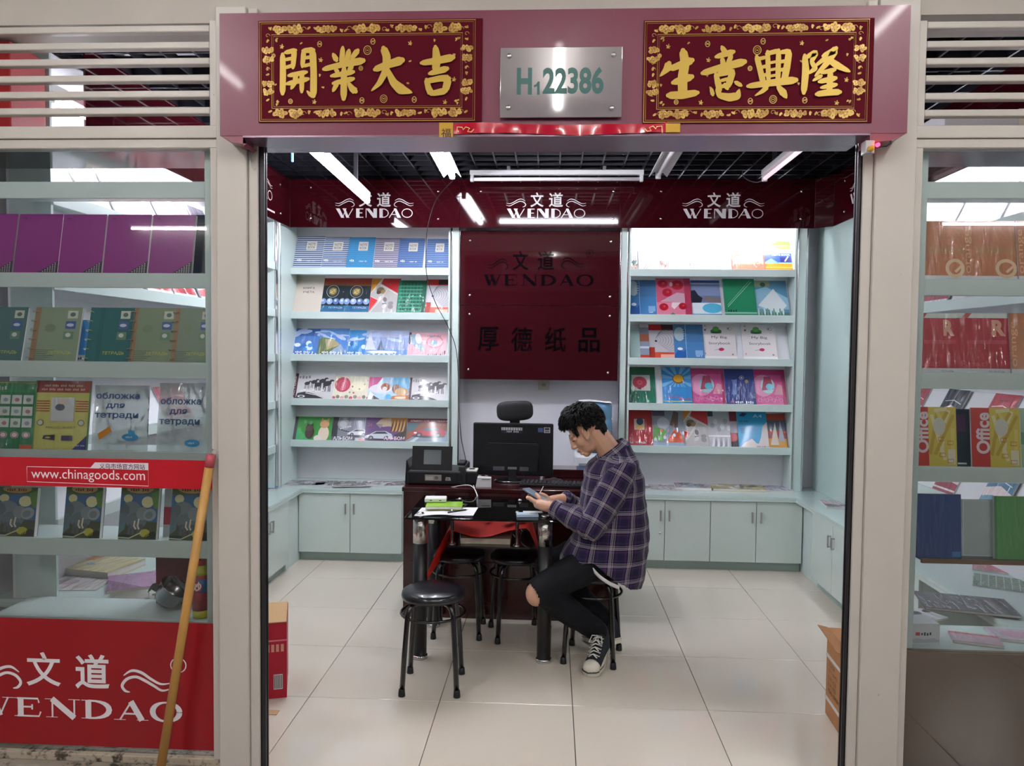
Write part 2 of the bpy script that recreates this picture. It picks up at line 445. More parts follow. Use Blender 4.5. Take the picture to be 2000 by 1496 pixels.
A = at(918, 350, Y=5.55); B = at(1257, 350, Y=5.55)
tube_lamp('unlit tube lamp hung crosswise before the back fascia', (A.x, 5.55, A.z), (B.x, 5.55, A.z), TUBEOFF, .013, 'batten', hang=.12)
tube_lamp('lit tube lamp hung crosswise just behind the header', (-.52, 4.40, 2.775), (.61, 4.40, 2.775), TUBE, .014, 'batten', hang=.135)
# passage tubes: above and behind the photographer, over the shop front
for i, (x, y0, y1, z) in enumerate(((.02, -.27, .93, 3.25), (-2.0, .2, 1.6, 3.25), (1.65, .2, 1.6, 3.25), (.02, -2.9, -1.5, 3.25), (1.9, -2.6, -1.2, 3.25), (-2.3, -2.6, -1.2, 3.25))):
    tube_lamp(('lit tube lamp of the passage, mirrored in the number plate', 'lit tube lamp of the passage over the left window', 'lit tube lamp of the passage over the right window', 'lit passage tube behind the photographer, middle', 'lit passage tube behind the photographer, right', 'lit passage tube behind the photographer, left')[i],
              (x, y0, z), (x, y1, z), TUBEM, .016, 'batten', 'tube lamps of the passage')
for i, (xa, xb, z) in enumerate(((-5.5, -4.45, 3.12), (4.75, 5.85, 3.2))):
    tube_lamp('lit tube lamp over the shop across the passage, %s' % ('left', 'right')[i], (xa, -4.42, z), (xb, -4.42, z), TUBEM, .016, 'batten', 'tube lamps of the passage')
# hanging white cable end with blue plug
t = thing('hanging_cable', 'thin white cable with blue plug hanging from the ceiling grille', 'cable', at(571, 295, Y=4.3))
c = at(569, 285, Y=4.3)-t.location
MB().tube([(c.x-.004, 0, ZC+.02-t.location.z), (c.x, 0, .03), (0, 0, -.01)], .0025, 6).build('cord', mat('white_cord', 'd8d8d8', .5), t)
MB().box(-.006, .006, -.006, .006, -.06, -.01, bev=.002).build('plug', mat('blue_plug', '6fa0c8', .4), t)
struct(MB().box(-9, 9, -4.5, YF+.01, 3.33, 3.43).build('ceiling_passage', mat('passage_ceiling_paint', 'b8b4ae', .8)))
# ------------------------------------------------------------------ header sign box over the door
YS = 2.545
SIGNP = mat('plum_sign_panel', '702a43', .42, noise=.03, nscale=300, coat=.1)
SB = mat('plum_sign_edge', '7c2f43', .3, coat=.2)
a = at(428, 22, Y=YS); b = at(1782, 14, Y=YS); c = at(437, 263, Y=YS); d = at(1764, 262, Y=YS)
sx0, sx1 = (a.x+c.x)/2-.006, (b.x+d.x)/2+.004
sz0, sz1 = (c.z+d.z)/2, (a.z+b.z)/2
sign = thing('sign_box', 'plum coloured sign box over the shop entrance', 'sign', ((sx0+sx1)/2, YS, sz0))
W2 = (sx1-sx0)/2; HS = sz1-sz0
MB().box(-W2, W2, 0, .006, 0, HS).build('front_panel', SIGNP, sign)
MB().box(-W2, W2, .006, YF-.021-YS, HS-.006, HS).build('top_panel', SB, sign)
for s in (-1, 1):
    e0, e1 = sorted((s*W2, s*(W2-.006)))
    MB().box(e0, e1, .006, YF-.021-YS, .0, HS-.006).build('side_panel', SB, sign)
# lower lip that bends back under the header, with rounded ends
x0, x1 = at(500, 275, Y=YF).x-sign.location.x, at(1672, 275, Y=YF).x-sign.location.x
dz = -.012
MB().box(x0, x1, .0, .20, -.006, 0).build('soffit_panel', mat('soffit_satin', '8a6f80', .22, .35), sign)
for s, xe, xo in ((-1, x0, -W2), (1, x1, W2)):
    pr = [(xo, 0), (xo+s*-.045, -.022), (xo+s*-.09, -.026), (xe, -.034), (xe, 0)]
    MB().prism(pr if s < 0 else pr[::-1], .002, YF-.022-YS).build('rounded_corner', SB, sign)
def pl(px, py, Y=YS): return at(px, py, Y=Y)
GOLD = ['ad8a40', '9c7a34', 'bd9c50']
def poster(label, px0, py0, px1, py1, draw, tail):
    a = pl(px0, py1); b = pl(px1, py0)
    w, h = b.x-a.x, b.z-a.z
    o = MB().box(0, w+tail, -.004, 0, 0, h).build('gilt_poster', mat('poster_red', '500a19', .85, spec=.12), None, (a.x, YS-.0005, a.z))
    tag(o, label, 'poster')
    p = Print(w, h); rnd = random.Random(int(px0))
    g = lambda: rnd.choice(GOLD)
    asp = w/h
    def frame(i, wd, col):
        iz = i; ix = i/asp
        p.line([(ix, iz), (1-ix, iz), (1-ix, 1-iz), (ix, 1-iz), (ix, iz)], wd, col)
        for cx in (ix, 1-ix):
            for cz in (iz, 1-iz): p.rect(cx-wd/2/w, cz-wd/2/h, cx+wd/2/w, cz+wd/2/h, col)
    frame(.012, .0022, GOLD[0]); frame(.03, .0012, GOLD[1]); frame(.138, .0018, GOLD[0]); frame(.155, .0012, GOLD[1])
    def flower(cx, cz, r):
        p.L = 12
        for k in range(9):
            a_ = k*2.4+rnd.random(); rr = r*(.15+.62*math.sqrt(k/9))
            p.ell(cx+rr*math.cos(a_)/asp*1.6, cz+rr*math.sin(a_)*.62, r*.46/asp*1.2, r*.38, g(), 8, rnd.random()*3)
            p.ell(cx+rr*math.cos(a_)/asp*1.5, cz+rr*math.sin(a_)*.62, r*.18/asp*1.2, r*.07, '7a3a20', 6, rnd.random()*3)
        p.ring(cx, cz, r*.3/asp, r*.3, .0012, '6a2a1c', 10)
    def leaf(cx, cz, r):
        p.L = 36+rnd.randrange(4)*2
        p.ell(cx, cz, r/asp, r*.5, g(), 8, rnd.random()*3); p.ell(cx+r*.5/asp, cz+r*.3, r*.5/asp, r*.3, g(), 7, rnd.random()*3)
    def swirl(cx, cz, r):
        p.L = 46
        p.line([(cx+r*(1-k/12)*math.cos(k*.55)/asp, cz+r*(1-k/12)*math.sin(k*.55)) for k in range(11)], .0014, GOLD[0])
    for zz in (.088, .912):
        for cx, r in ((.10, .055), (.17, .06), (.30, .05), (.335, .045), (.47, .055), (.53, .055), (.66, .05), (.70, .045), (.83, .06), (.90, .055)):
            flower(cx, zz, r)
        for cx in (.055, .235, .265, .385, .405, .595, .615, .745, .77, .955): leaf(cx, zz+rnd.uniform(-.02, .02), .022)
        for cx in (.075, .21, .42, .58, .785, .93): swirl(cx, zz+rnd.uniform(-.015, .015), .03)
    for xx in (.044, .956):
        for cz in (.30, .38, .62, .71): flower(xx, cz, .045)
        for cz in (.22, .47, .53, .80): leaf(xx, cz, .02); swirl(xx, cz+.05, .026)
    for cx in (.085, .915):
        for cz in (.19, .81):
            for k in range(4): leaf(cx+rnd.uniform(-.008, .008), cz+rnd.uniform(-.02, .02), .014)
    # small lucky ornaments
    for cx, cz, kind in ((.11, .745, 1), (.2, .775, 0), (.285, .765, 2), (.53, .785, 2), (.70, .765, 1), (.81, .79, 0), (.90, .65, 0), (.29, .61, 1), (.70, .59, 0), (.285, .46, 0), (.08, .37, 0), (.30, .34, 0), (.48, .21, 2), (.72, .215, 2), (.86, .19, 1), (.90, .41, 1), (.69, .375, 0), (.26, .2, 1)):
        if kind == 0: leaf(cx, cz, .016)
        elif kind == 1:
            for k in range(5): p.line([(cx+.018*math.cos(k*1.3)/asp*1.2, cz+.024*math.sin(k*1.3)), (cx-.01*math.cos(k*1.1)/asp, cz-.02*math.sin(k*1.1))], .003, g())
        else:
            p.ring(cx, cz, .022/asp, .028, .002, g(), 12); p.line([(cx-.01, cz-.01), (cx+.01, cz+.012)], .0025, g()); p.line([(cx-.008, cz+.014), (cx+.008, cz-.012)], .002, g())
    for cx, cz, r in ((.505, .70, .05), (.58, .225, .045), (.475, .525, .026), (.15, .205, .026), (.073, .655, .02)):
        p.ring(cx, cz, r*.75/asp, r*.85, .0022, g(), 16); p.ring(cx, cz, r*.45/asp, r*.5, .0015, g(), 12); p.line([(cx-r*.2/asp, cz), (cx+r*.2/asp, cz)], .003, g())
    p.L = 70
    draw(p)
    p.build('gold_print', GOLDINK, o, (0, -.0042, 0))
    return o
def brush(p, strokes, X0, Y0, X1, Y1, col='b99a40', k=1.0):
    """strokes in crop pixels (x, y, width); tapered like brush strokes"""
    sc_ = p.w/(X1-X0)
    for st in strokes:
        pts = [((x-X0)/(X1-X0), 1-(y-Y0)/(Y1-Y0)) for x, y, w_ in st]
        ws = [w_*sc_*k for x, y, w_ in st]
        # refine and round the ends
        P = []; Wd = []
        n = len(pts)
        for i in range(n-1):
            for q in range(8):
                t_ = q/8; P.append((pts[i][0]*(1-t_)+pts[i+1][0]*t_, pts[i][1]*(1-t_)+pts[i+1][1]*t_)); Wd.append(ws[i]*(1-t_)+ws[i+1]*t_)
        P.append(pts[-1]); Wd.append(ws[-1])
        for _ in range(3):
            P = [P[0]]+[((P[i-1][0]+2*P[i][0]+P[i+1][0])/4, (P[i-1][1]+2*P[i][1]+P[i+1][1])/4) for i in range(1, len(P)-1)]+[P[-1]]
        Wd[0] *= .62; Wd[-1] *= .62; 
        if len(Wd) > 3: Wd[1] *= .93; Wd[-2] *= .93
        p.line(P, Wd, col)
        for e in (0, -1):
            p.ell(P[e][0], P[e][1], Wd[e]*.5/p.w, Wd[e]*.5/p.h, col, 8)
K1 = [  # left poster: open, business, great, luck
 [(483,372,30),(486,500,36),(482,650,34)], [(500,362,24),(575,346,30)], [(566,346,34),(556,470,26)], [(500,412,20),(560,400,20)], [(500,468,20),(556,452,22)],
 [(632,352,30),(622,462,26)], [(625,350,26),(700,346,36)], [(694,350,40),(702,500,38),(700,668,40)], [(700,664,36),(676,656,24),(654,632,8)], [(630,402,20),(690,394,20)], [(628,458,20),(690,444,20)],
 [(526,524,26),(652,500,28)], [(512,582,26),(664,548,30)], [(576,520,30),(572,570,28),(545,615,20)], [(620,508,30),(618,640,26)],
 [(905,330,26),(898,440,34)], [(948,352,30),(932,436,30)], [(838,376,22),(862,420,34)], [(1010,352,34),(966,408,26)], [(772,482,30),(900,450,34),(1048,424,44)],
 [(852,478,20),(872,506,28)], [(972,462,30),(944,492,22)], [(826,530,26),(980,502,32)], [(838,582,26),(980,550,32)], [(915,470,34),(912,690,40)], [(866,582,30),(838,636,20)], [(945,580,20),(972,622,36),(996,640,40)],
 [(1128,488,34),(1200,460,40),(1318,424,52)], [(1188,338,40),(1212,400,46),(1204,500,40),(1160,585,30),(1106,636,10)], [(1206,470,22),(1258,580,44),(1310,628,58),(1384,650,16)],
 [(1546,332,30),(1556,420,50),(1548,500,40)], [(1450,446,30),(1550,432,40),(1668,408,44)], [(1506,520,28),(1628,486,40)], [(1486,560,30),(1500,620,34),(1520,660,40)], [(1488,572,30),(1590,552,36),(1640,556,44)], [(1636,560,44),(1616,640,40)], [(1516,660,30),(1620,640,40)],
]
K2 = [  # right poster: business, meaning, prosperous, grand
 [(305,424,44),(292,462,40),(246,510,10)], [(316,462,34),(380,436,40),(462,404,44)], [(398,338,44),(414,420,52),(398,520,54),(402,640,52)], [(334,556,36),(462,516,44)], [(302,642,40),(400,640,46),(504,624,34)],
 [(660,316,24),(684,356,34)], [(622,384,28),(740,350,36)], [(664,392,24),(674,440,32)], [(726,374,28),(702,436,26)], [(532,494,34),(660,456,40),(816,418,46)],
 [(622,496,24),(640,560,36),(652,620,30)], [(630,506,26),(738,480,36)], [(738,480,36),(716,560,36),(700,590,30)], [(656,546,18),(712,532,20)], [(660,586,22),(716,572,24)],
 [(594,598,20),(606,642,26)], [(630,600,18),(652,646,34),(720,660,46),(772,650,44),(784,606,12)], [(684,566,18),(704,600,28)], [(756,556,24),(796,580,24)],
 [(896,384,30),(920,470,32),(944,560,34)], [(968,352,28),(980,560,26)], [(960,368,24),(1040,348,28)], [(1042,344,30),(1042,560,28)], [(1112,352,36),(1100,460,38),(1082,560,36)],
 [(900,404,22),(960,390,20)], [(916,462,20),(966,450,20)], [(930,516,20),(972,506,20)], [(980,430,16),(1036,420,16)], [(985,478,16),(1036,468,16)], [(985,520,16),(1036,510,16)],
 [(1052,360,22),(1112,352,30)], [(1050,424,20),(1100,416,20)], [(1050,480,20),(1096,470,20)], [(840,586,30),(980,566,38),(1162,546,44)], [(970,590,30),(940,620,24),(890,650,8)], [(1040,586,24),(1078,630,42),(1100,664,20)],
 [(1216,380,28),(1226,480,40),(1216,634,34)], [(1226,396,24),(1290,362,36),(1262,424,24),(1290,470,30),(1244,504,14)],
 [(1424,336,36),(1380,380,34),(1280,460,14)], [(1336,388,24),(1420,350,40),(1370,430,34),(1290,520,16)], [(1350,392,26),(1430,450,40),(1516,492,20)], [(1330,500,22),(1420,480,28)],
 [(1330,520,26),(1276,552,14)], [(1316,560,26),(1426,536,34)], [(1390,490,32),(1386,630,34)], [(1330,600,20),(1430,580,30)], [(1300,644,30),(1380,632,36),(1458,630,34)],
]
poster('red poster with four gold characters left of the number plate', 506, 37, 931, 240, lambda p: brush(p, K1, 310, 135, 1825, 850, k=1.22), .02)
poster('red poster with four gold characters right of the number plate', 1254, 36, 1700, 242, lambda p: brush(p, K2, 130, 130, 1655, 830, k=1.22), .012)
# number plate
a = pl(977, 233); b = pl(1215, 95); w, h = b.x-a.x, b.z-a.z
plate = thing('number_plate', 'frosted grey acrylic plate with the green number H1 22386', 'plate', (a.x, YS-.001, a.z))
MB().box(0, w, -.016, -.011, 0, h, bev=.001).build('acrylic_sheet', mat('frosted_acrylic', '7f787c', .05, coat=.6, noise=.02), plate)
p = Print(w, h); G1 = '2c5d58'
p.text('H', .20, .52, .385, G1, .125, bold=.04); p.poly([(.305, .325), (.326, .325), (.326, .515), (.311, .515), (.296, .475), (.278, .462), (.278, .43), (.305, .446)], G1); p.text('22386', .60, .525, .385, G1, .50, bold=.035)
p.build('green_number', VINYL, plate, (0, -.0165, 0))
sm = MB().lathe([(.001, -.005), (.007, -.0045), (.008, -.001), (.008, .0145)], n=14, axis='y').mesh('screw_cap', STEEL)
for u, v in ((.073, .88), (.927, .885), (.07, .145), (.92, .13)): obj('screw_cap', sm, plate, (u*w, -.0165, v*h))
# red paper strip with gold ends taped under the plate
a = pl(858, 272); b = pl(1328, 245); w = b.x-a.x; h = .036
strip = thing('paper_streamer', 'crumpled red paper streamer with gold ends under the number plate', 'streamer', (a.x, YS-.001, pl(858, 268).z))
RP = mat('red_foil_paper', 'b30f2e', .22, coat=.5)
MB().grid(lambda u, v: Vector((.048+u*(w-.09), -.004-.004*math.sin(u*19)*v-.003*math.sin(u*47+2)*(1-v), .008+.004*math.sin(u*8)+v*(h-.004+.002*math.sin(u*13)))), 60, 4).build('red_strip', RP, strip)
for s, xx in ((0, 0), (1, w-.046)):
    g_ = MB().box(xx, xx+.046, -.004, -.001, 0 if not s else .012, .046 if not s else .040).build('gold_end', mat('gold_paper', 'b08a2a', .4, .4), strip)
    p = Print(.046, .046)
    if not s: p.text('福', .5, .36, .62, '4a2416', .7, bold=.01)
    if not s: p.build('print', PRINT, g_, (xx, -.0045, -.004))
for s, x0_ in ((0, .056), (1, w-.115)):
    p = Print(.06, .03); f_ = (lambda x: x) if not s else (lambda x: 1-x)
    p.line([(f_(.05), .1), (f_(.08), .85), (f_(.35), .8), (f_(.4), .55), (f_(.55), .85), (f_(.75), .7), (f_(.65), .35), (f_(.85), .3), (f_(1), .6)], .003, 'd9b07a')
    p.build('cloud_print', PRINT, strip, (x0_, -.0122, .004))

# ------------------------------------------------------------------ logo drawing
def swirls(p, cx, cz, w, h, col, side, wd):
    """two swash lines; side -1 left, 1 right"""
    f = lambda u, v: (cx+side*u*w, cz+v*h)
    Q = lambda l: [(q.x, q.y) for q in smooth([(x, z, 0) for x, z in l], 5)]
    T = lambda l: [l[min(i//5, len(l)-2)]*(1-(i % 5)/5)+l[min(i//5, len(l)-2)+1]*((i % 5)/5) if i < 5*(len(l)-1) else l[-1] for i in range(5*(len(l)-1)+1)]
    p.line(Q([f(1.0, -.10), f(.8, -.16), f(.6, .05), f(.4, .34), f(.2, .42), f(.03, .18)]), T([wd*.3, wd*.8, wd, wd*1.1, wd, wd*.3]), col)
    p.line(Q([f(1.0, -.36), f(.82, -.46), f(.65, -.25), f(.45, .0), f(.28, .14), f(.1, .02), f(.0, -.28), f(.06, -.52), f(.16, -.58)]), T([wd*.3, wd*.8, wd, wd*1.1, wd, wd*1.1, wd*1.1, wd, wd*.3]), col)
def wendao_deco(p, x0, z0, w, h, col):
    T = lambda x, y: (x0+w*x/720, z0+h*y/84)
    k = w*p.w/720
    P = lambda *q: p.poly([T(*r) for r in q], col)
    Ln = lambda wd, *q: p.line([T(*r) for r in q], wd*k, col)
    P((0, 84), (34, 84), (78, 0), (50, 0)); Ln(7, (64, 2), (96, 84)); P((62, 84), (70, 84), (128, 0), (112, 0)); P((88, 84), (66, 84), (98, 0), (124, 0)); Ln(7, (110, 2), (160, 84))
    P((190, 0), (222, 0), (222, 84), (190, 84)); Ln(8, (220, 80), (256, 80)); Ln(8, (220, 44), (248, 44)); Ln(8, (220, 4), (258, 4))
    Ln(7, (284, 0), (284, 84)); P((282, 84), (314, 84), (386, 0), (350, 0)); P((352, 0), (386, 0), (386, 84), (352, 84))
    P((408, 0), (440, 0), (440, 84), (408, 84)); Ln(7, (438, 80), (462, 78), (486, 62), (492, 42), (486, 22), (462, 6), (438, 4))
    Ln(7, (500, 0), (556, 84)); P((542, 84), (566, 84), (612, 0), (576, 0)); Ln(6, (526, 30), (580, 30))
    p.ring(*T(668, 42), w*48/720, h*38/84, 7*k, col, 28)
def logo_deco(p, cx, z0, w, col):
    """w: logo width share; drawn in a panel with p.w x p.h metres"""
    hh = w*p.w*.33/p.h      # full height share
    x0 = cx-w/2
    wendao_deco(p, x0, z0, w, hh*.36, col)
    zc = z0+hh*.70
    p.text('文', cx-w*.115, zc, hh*.56, col, w*.17, bold=.016); p.text('道', cx+w*.125, zc, hh*.56, col, w*.18, bold=.016)
    for s in (-1, 1): swirls(p, cx+s*w*.26, z0+hh*.60, w*.25, hh*.30, col, s, .0045*w*p.w/.5)
def serif(p, word, x0, z0, w, h, col):
    n = len(word); adv = w/n
    thick = adv*.17; thin = adv*.05; sf = adv*.34
    for i, ch in enumerate(word):
        X = x0+i*adv; V = lambda x, z: (X+x*adv*.84, z0+z*h)
        tk = thick*p.w; tn = thin*p.w
        L = lambda wd, *q: p.line([V(*r) for r in q], wd, col)
        S = lambda x, z: p.rect(V(x, 0)[0]-sf*.5, V(0, z)[1]-(0 if z == 0 else h*.035), V(x, 0)[0]+sf*.5, V(0, z)[1]+(h*.035 if z == 0 else 0), col)
        if ch == 'W': L(tk, (.05, 1), (.30, 0)); L(tn, (.30, .02), (.52, 1)); L(tk, (.42, 1), (.68, 0)); L(tn, (.68, .02), (.97, 1)); S(.05, 1); S(.46, 1); S(.97, 1)
        elif ch == 'E': L(tk, (.22, 0), (.22, 1)); L(tn, (.1, .97), (.82, .97), (.86, .75)); L(tn, (.1, .03), (.86, .03), (.92, .28)); L(tn, (.22, .52), (.62, .52)); L(tn, (.62, .38), (.62, .66)); S(.2, 0); S(.2, 1)
        elif ch == 'N': L(tn, (.14, 0), (.14, 1)); L(tk, (.12, 1), (.9, 0)); L(tn, (.9, 0), (.9, 1)); S(.12, 0); S(.08, 1); S(.9, 1)
        elif ch == 'D':
            L(tk, (.2, 0), (.2, 1)); q = [(.2+.72*math.sin(a_*math.pi/12)**.8, .5+.47*math.cos(a_*math.pi/12)) for a_ in range(13)]
            p.line([V(*r) for r in q], [tn+(tk-tn)*math.sin(a_*math.pi/12)**2 for a_ in range(13)], col); S(.16, 0); S(.16, 1)
        elif ch == 'A': L(tn, (.1, 0), (.5, 1)); L(tk, (.48, 1), (.86, 0)); L(tn, (.24, .34), (.74, .34)); S(.1, 0); S(.88, 0)
        elif ch == 'O':
            q = [(.5+.46*math.cos(a_*math.pi/14), .5+.5*math.sin(a_*math.pi/14)) for a_ in range(29)]
            p.line([V(*r) for r in q], [tn+(tk-tn)*math.cos(a_*math.pi/14)**2 for a_ in range(29)], col)
# ------------------------------------------------------------------ glass fascia panels
REDG = mat('red_backpainted_glass', '33070f', .05, spec=.55, noise=.2, nscale=700)
YP = 5.76
ZF0, ZF1 = at(900, 444.5, Y=YP).z, at(700, 350, Y=YP).z
GREYL = 'c9c6c6'
scm = MB().lathe([(.001, -.006), (.008, -.005), (.009, 0)], n=12, axis='y').mesh('screw_cap', CHROME)
def fascia(label, xa, xb, z0, z1, draw, screws, loc=None, rotz=0.0):
    w, h = xb-xa, z1-z0
    t = thing('fascia_panel', label, 'sign panel', loc or (xa, YP, z0), (0, 0, rotz), 'dark red glass panels round the shop')
    MB().box(.001, w-.001, 0, .008, 0, h).build('glass_sheet', REDG, t)
    p = Print(w, h); draw(p)
    if p.f: p.build('lettering', VINYL, t, (0, -.0008, 0))
    for u, v in screws: obj('screw_cap', scm, t, (u, -.0, v))
    return t
fx = lambda px, y=400: at(px, y, Y=YP).x
X0, X1, X2, X3 = fx(566), fx(897.5), fx(1211), fx(1592)
HF = ZF1-ZF0
def lg(px0, px1, xa, xb, z0):
    cx = (fx((px0+px1)/2)-xa)/(xb-xa); w = (fx(px1)-fx(px0))/(xb-xa)
    return lambda p: logo_deco(p, cx, z0, w, GREYL)
fascia('red glass fascia panel with white logo over the left back shelf', X0, X1, ZF0, ZF1, lg(656, 806, X0, X1, .20), [(.16, .07), (.16, HF-.06), (X1-X0-.16, .065), (X1-X0-.16, HF-.09)])
fascia('red glass fascia panel with white logo over the middle glass sign', X1, X2, ZF0, ZF1, lg(990, 1143, X1, X2, .20), [(.16, .07), (.16, HF-.09), (X2-X1-.05, .07), (X2-X1-.05, HF-.09)])
fascia('dark red glass fascia panel with white logo over the right back shelf', X2, X3, ZF0, ZF1, lg(1334, 1491, X2, X3, .20), [(.30, .07), (.30, HF-.09), (X3-X2-.10, .07), (X3-X2-.10, HF-.09)])
XSR = X3+.10
MB().box(0, .1*math.sqrt(2)-.002, 0, .008, 0, HF).build('fascia_corner', REDG, thing('fascia_panel', 'narrow plain corner piece of the red glass fascia on the right', 'sign panel', (X3, YP, ZF0), (0, 0, -math.pi/4), 'dark red glass panels round the shop'))
# side fascias: drawn in a panel turned to face the room
LS = 2.55
pL = lambda p: (logo_deco(p, .70, .20, .29, GREYL), p.rect(.895-.12, .06, .895, .085, 'd8c8c8'))
def sidelogo(cu, wv): return lambda p: logo_deco(p, cu, .20, wv, GREYL)
# left: faces +x (local x runs away from the door)
yl0 = YP-LS
cyl = 5.02
fascia('red glass fascia panel with white logo along the left wall', 0, LS, ZF0, ZF1, lambda p: (logo_deco(p, (5.10-yl0)/LS, .34, .58/LS, GREYL), p.rect((4.4-yl0)/LS, .13, (5.44-yl0)/LS, .165, 'd8c8c8')), [(LS-.2, .07), (LS-.2, HF-.08)], (X0, yl0, ZF0), math.pi/2)
yr1 = YP-.10
fascia('dark red glass fascia panel with white logo along the right wall', 0, LS, ZF0, ZF1, lambda p: logo_deco(p, (yr1-5.06)/LS, .26, .60/LS, GREYL), [(.2, .07), (.2, HF-.08)], (XSR, yr1, ZF0), -math.pi/2)
# two big glass sheets behind the desk
YG = 5.84
gxm = lambda px, y=600: at(px, y, Y=YG).x
GX0, GX1 = gxm(899), gxm(1208)
gz = lambda y: at(1050, y, Y=YG).z
BLK = '0c090d'
def sheet(label, za, zb, draw, sc_):
    t = thing('glass_sign', label, 'sign', (GX0, YG, za))
    w, h = GX1-GX0, zb-za
    MB().box(0, w, 0, .008, 0, h).build('glass_sheet', REDG, t)
    for d_ in draw:
        p = Print(w, h); d_(p)
        p.build('black_character', mat('black_acrylic_ink', '08060a', .06, spec=.15), t, (0, -.0012, 0))
    for u, v in sc_: obj('screw_cap', scm, t, (u*w, 0, v*h))
dr1 = [lambda p: p.text('文', .38, .60, .26, BLK, .10, bold=.015), lambda p: p.text('道', .54, .60, .26, BLK, .105, bold=.015),
       lambda p: swirls(p, .30, .56, .13, .14, BLK, -1, .008), lambda p: swirls(p, .64, .58, .14, .14, BLK, 1, .008)]
dr1 += [lambda p, i=i, ch=ch: serif(p, ch, .155+i*.1167, .265, .1167, .145, BLK) for i, ch in enumerate('WENDAO')]
dr1 += [lambda p: (p.ring(.815, .70, .022, .045, .004, BLK, 14), p.text('R', .815, .70, .05, BLK, .018))]
dr2 = [lambda p, i=i, ch=ch: p.text(ch, .18+i*.213, .545, .33, BLK, .135, bold=.014) for i, ch in enumerate('厚德纸品')]
sheet('upper dark red glass sign with black logo and latin name', gz(596), gz(451), dr1, ((.06, .87), (.945, .86), (.06, .13), (.945, .12)))
sheet('lower dark red glass sign with four black characters', gz(742), gz(597), dr2, ((.06, .88), (.945, .87), (.055, .13), (.94, .11)))
# ------------------------------------------------------------------ wall shelving
YL = 5.85                      # lip plane of the back shelves
TILT = math.radians(26)
ZROW = [at(720, y, Y=YL).z for y in (522.5, 609.5, 692.5, 779.5, 861)]
LIPH = .055
ZTOP = .55
def shelf_unit(label, w, loc, rotz, depth=.19, posts=(1, 1)):
    t = thing('wall_shelf', label, 'shelf', loc, (0, 0, rotz))
    MB().box(0, w, depth-.012, depth-.001, ZTOP+.001, 2.86).build('back_panel', WHITE, t)
    for s, x in ((0, 0), (1, w-.014)):
        MB().box(x, x+.014, .004, depth-.012, ZTOP+.001, 2.84).build('side_panel', MINT, t)
    for z in ZROW:
        zs = z-.012
        b_ = MB().box(.014, w-.014, .012, depth-.012, zs-.018, zs).build('shelf_board', MINT, t)
        MB().box(.004, w-.004, -.004, .012, z-LIPH, z, bev=.002).build('lip', MINT, b_)
        y0 = .048; y1 = depth-.014; hh = (y1-y0)/math.tan(TILT)
        MB().add([(.016, y0, zs), (w-.016, y0, zs), (w-.016, y1, zs+hh), (.016, y1, zs+hh), (.016, y0+.006, zs), (w-.016, y0+.006, zs), (w-.016, y1+.001, zs+hh-.01), (.016, y1+.001, zs+hh-.01)],
                 [(0, 1, 2, 3), (4, 5, 6, 7), (0, 1, 5, 4), (2, 3, 7, 6), (1, 2, 6, 5), (0, 3, 7, 4)]).build('slanted_board', WHITE, b_)
    return t
ux = lambda px: at(px, 700, Y=YL).x
UL0, UL1, UR0, UR1 = ux(561), ux(878), ux(1226), ux(1552)
unitL = shelf_unit('mint wall shelf with five rows of books left of the glass signs', UL1-UL0, (UL0, YL, 0), 0)
unitR = shelf_unit('brightly lit mint wall shelf with five rows of books right of the glass signs', UR1-UR0, (UR0, YL, 0), 0)
XWL = X0-.02; XWR = XSR+.02
YSL1 = 5.50; YSR1 = 5.20
unitLL = shelf_unit('mint wall shelf along the left wall', YSL1-3.01, (XWL, 3.01, 0), math.pi/2)
unitRR = shelf_unit('mint wall shelf along the right wall, brightly lit on top', YSR1-2.95, (XWR, YSR1, 0), -math.pi/2, depth=.165)
# chromed uprights beside the shelves
def upright(x, y, label, wd=.075, rz=0):
    t = thing('shelf_upright', label, 'upright', (x, y, ZTOP), (0, 0, rz), 'uprights between the shelves')
    MB().box(-wd/2+.012, wd/2-.012, -.008, .15, 0.001, 2.30).build('core', MINT, t)
    for s in (-1, 1):
        MB().box(s*(wd/2-.006)-.0055, s*(wd/2-.006)+.0055, -.012, .15, 0.001, 2.30, bev=.002).build('chrome_edge', CHROME, t)
upright((ux(878)+gxm(899))/2, YL+.012, 'chrome edged upright left of the dark glass signs', ux(897)-ux(878)-.004)
upright((gxm(1209)+ux(1226))/2, YL+.012, 'chrome edged upright right of the dark glass signs', ux(1225)-gxm(1210))
upright(ux(1563), YL+.012, 'chrome edged upright at the right back corner', ux(1574)-ux(1553))
upright(XWL+.006, YSL1+.04, 'chrome edged upright at the left back corner', .07, math.pi/2)
upright(XWR-.006, YSR1+.03, 'chrome edged upright before the mint panel on the right wall', .05, -math.pi/2)
tag(MB().box(XWL-.16, XWL-.005, YSL1+.082, YL+.14, ZTOP+.001, 2.84).build('corner_pillar', MINT), 'narrow mint filler panel in the left back corner', 'panel')
tag(MB().box(XWR-.012, XWR+.09, YSR1+.058, YL+.15, ZTOP+.001, 2.84, bev=.002).build('corner_pillar', mat('mint_glossy_panel', 'b9cfcb', .15, coat=.4)), 'tall mint panel on the right wall beside the back corner', 'panel')
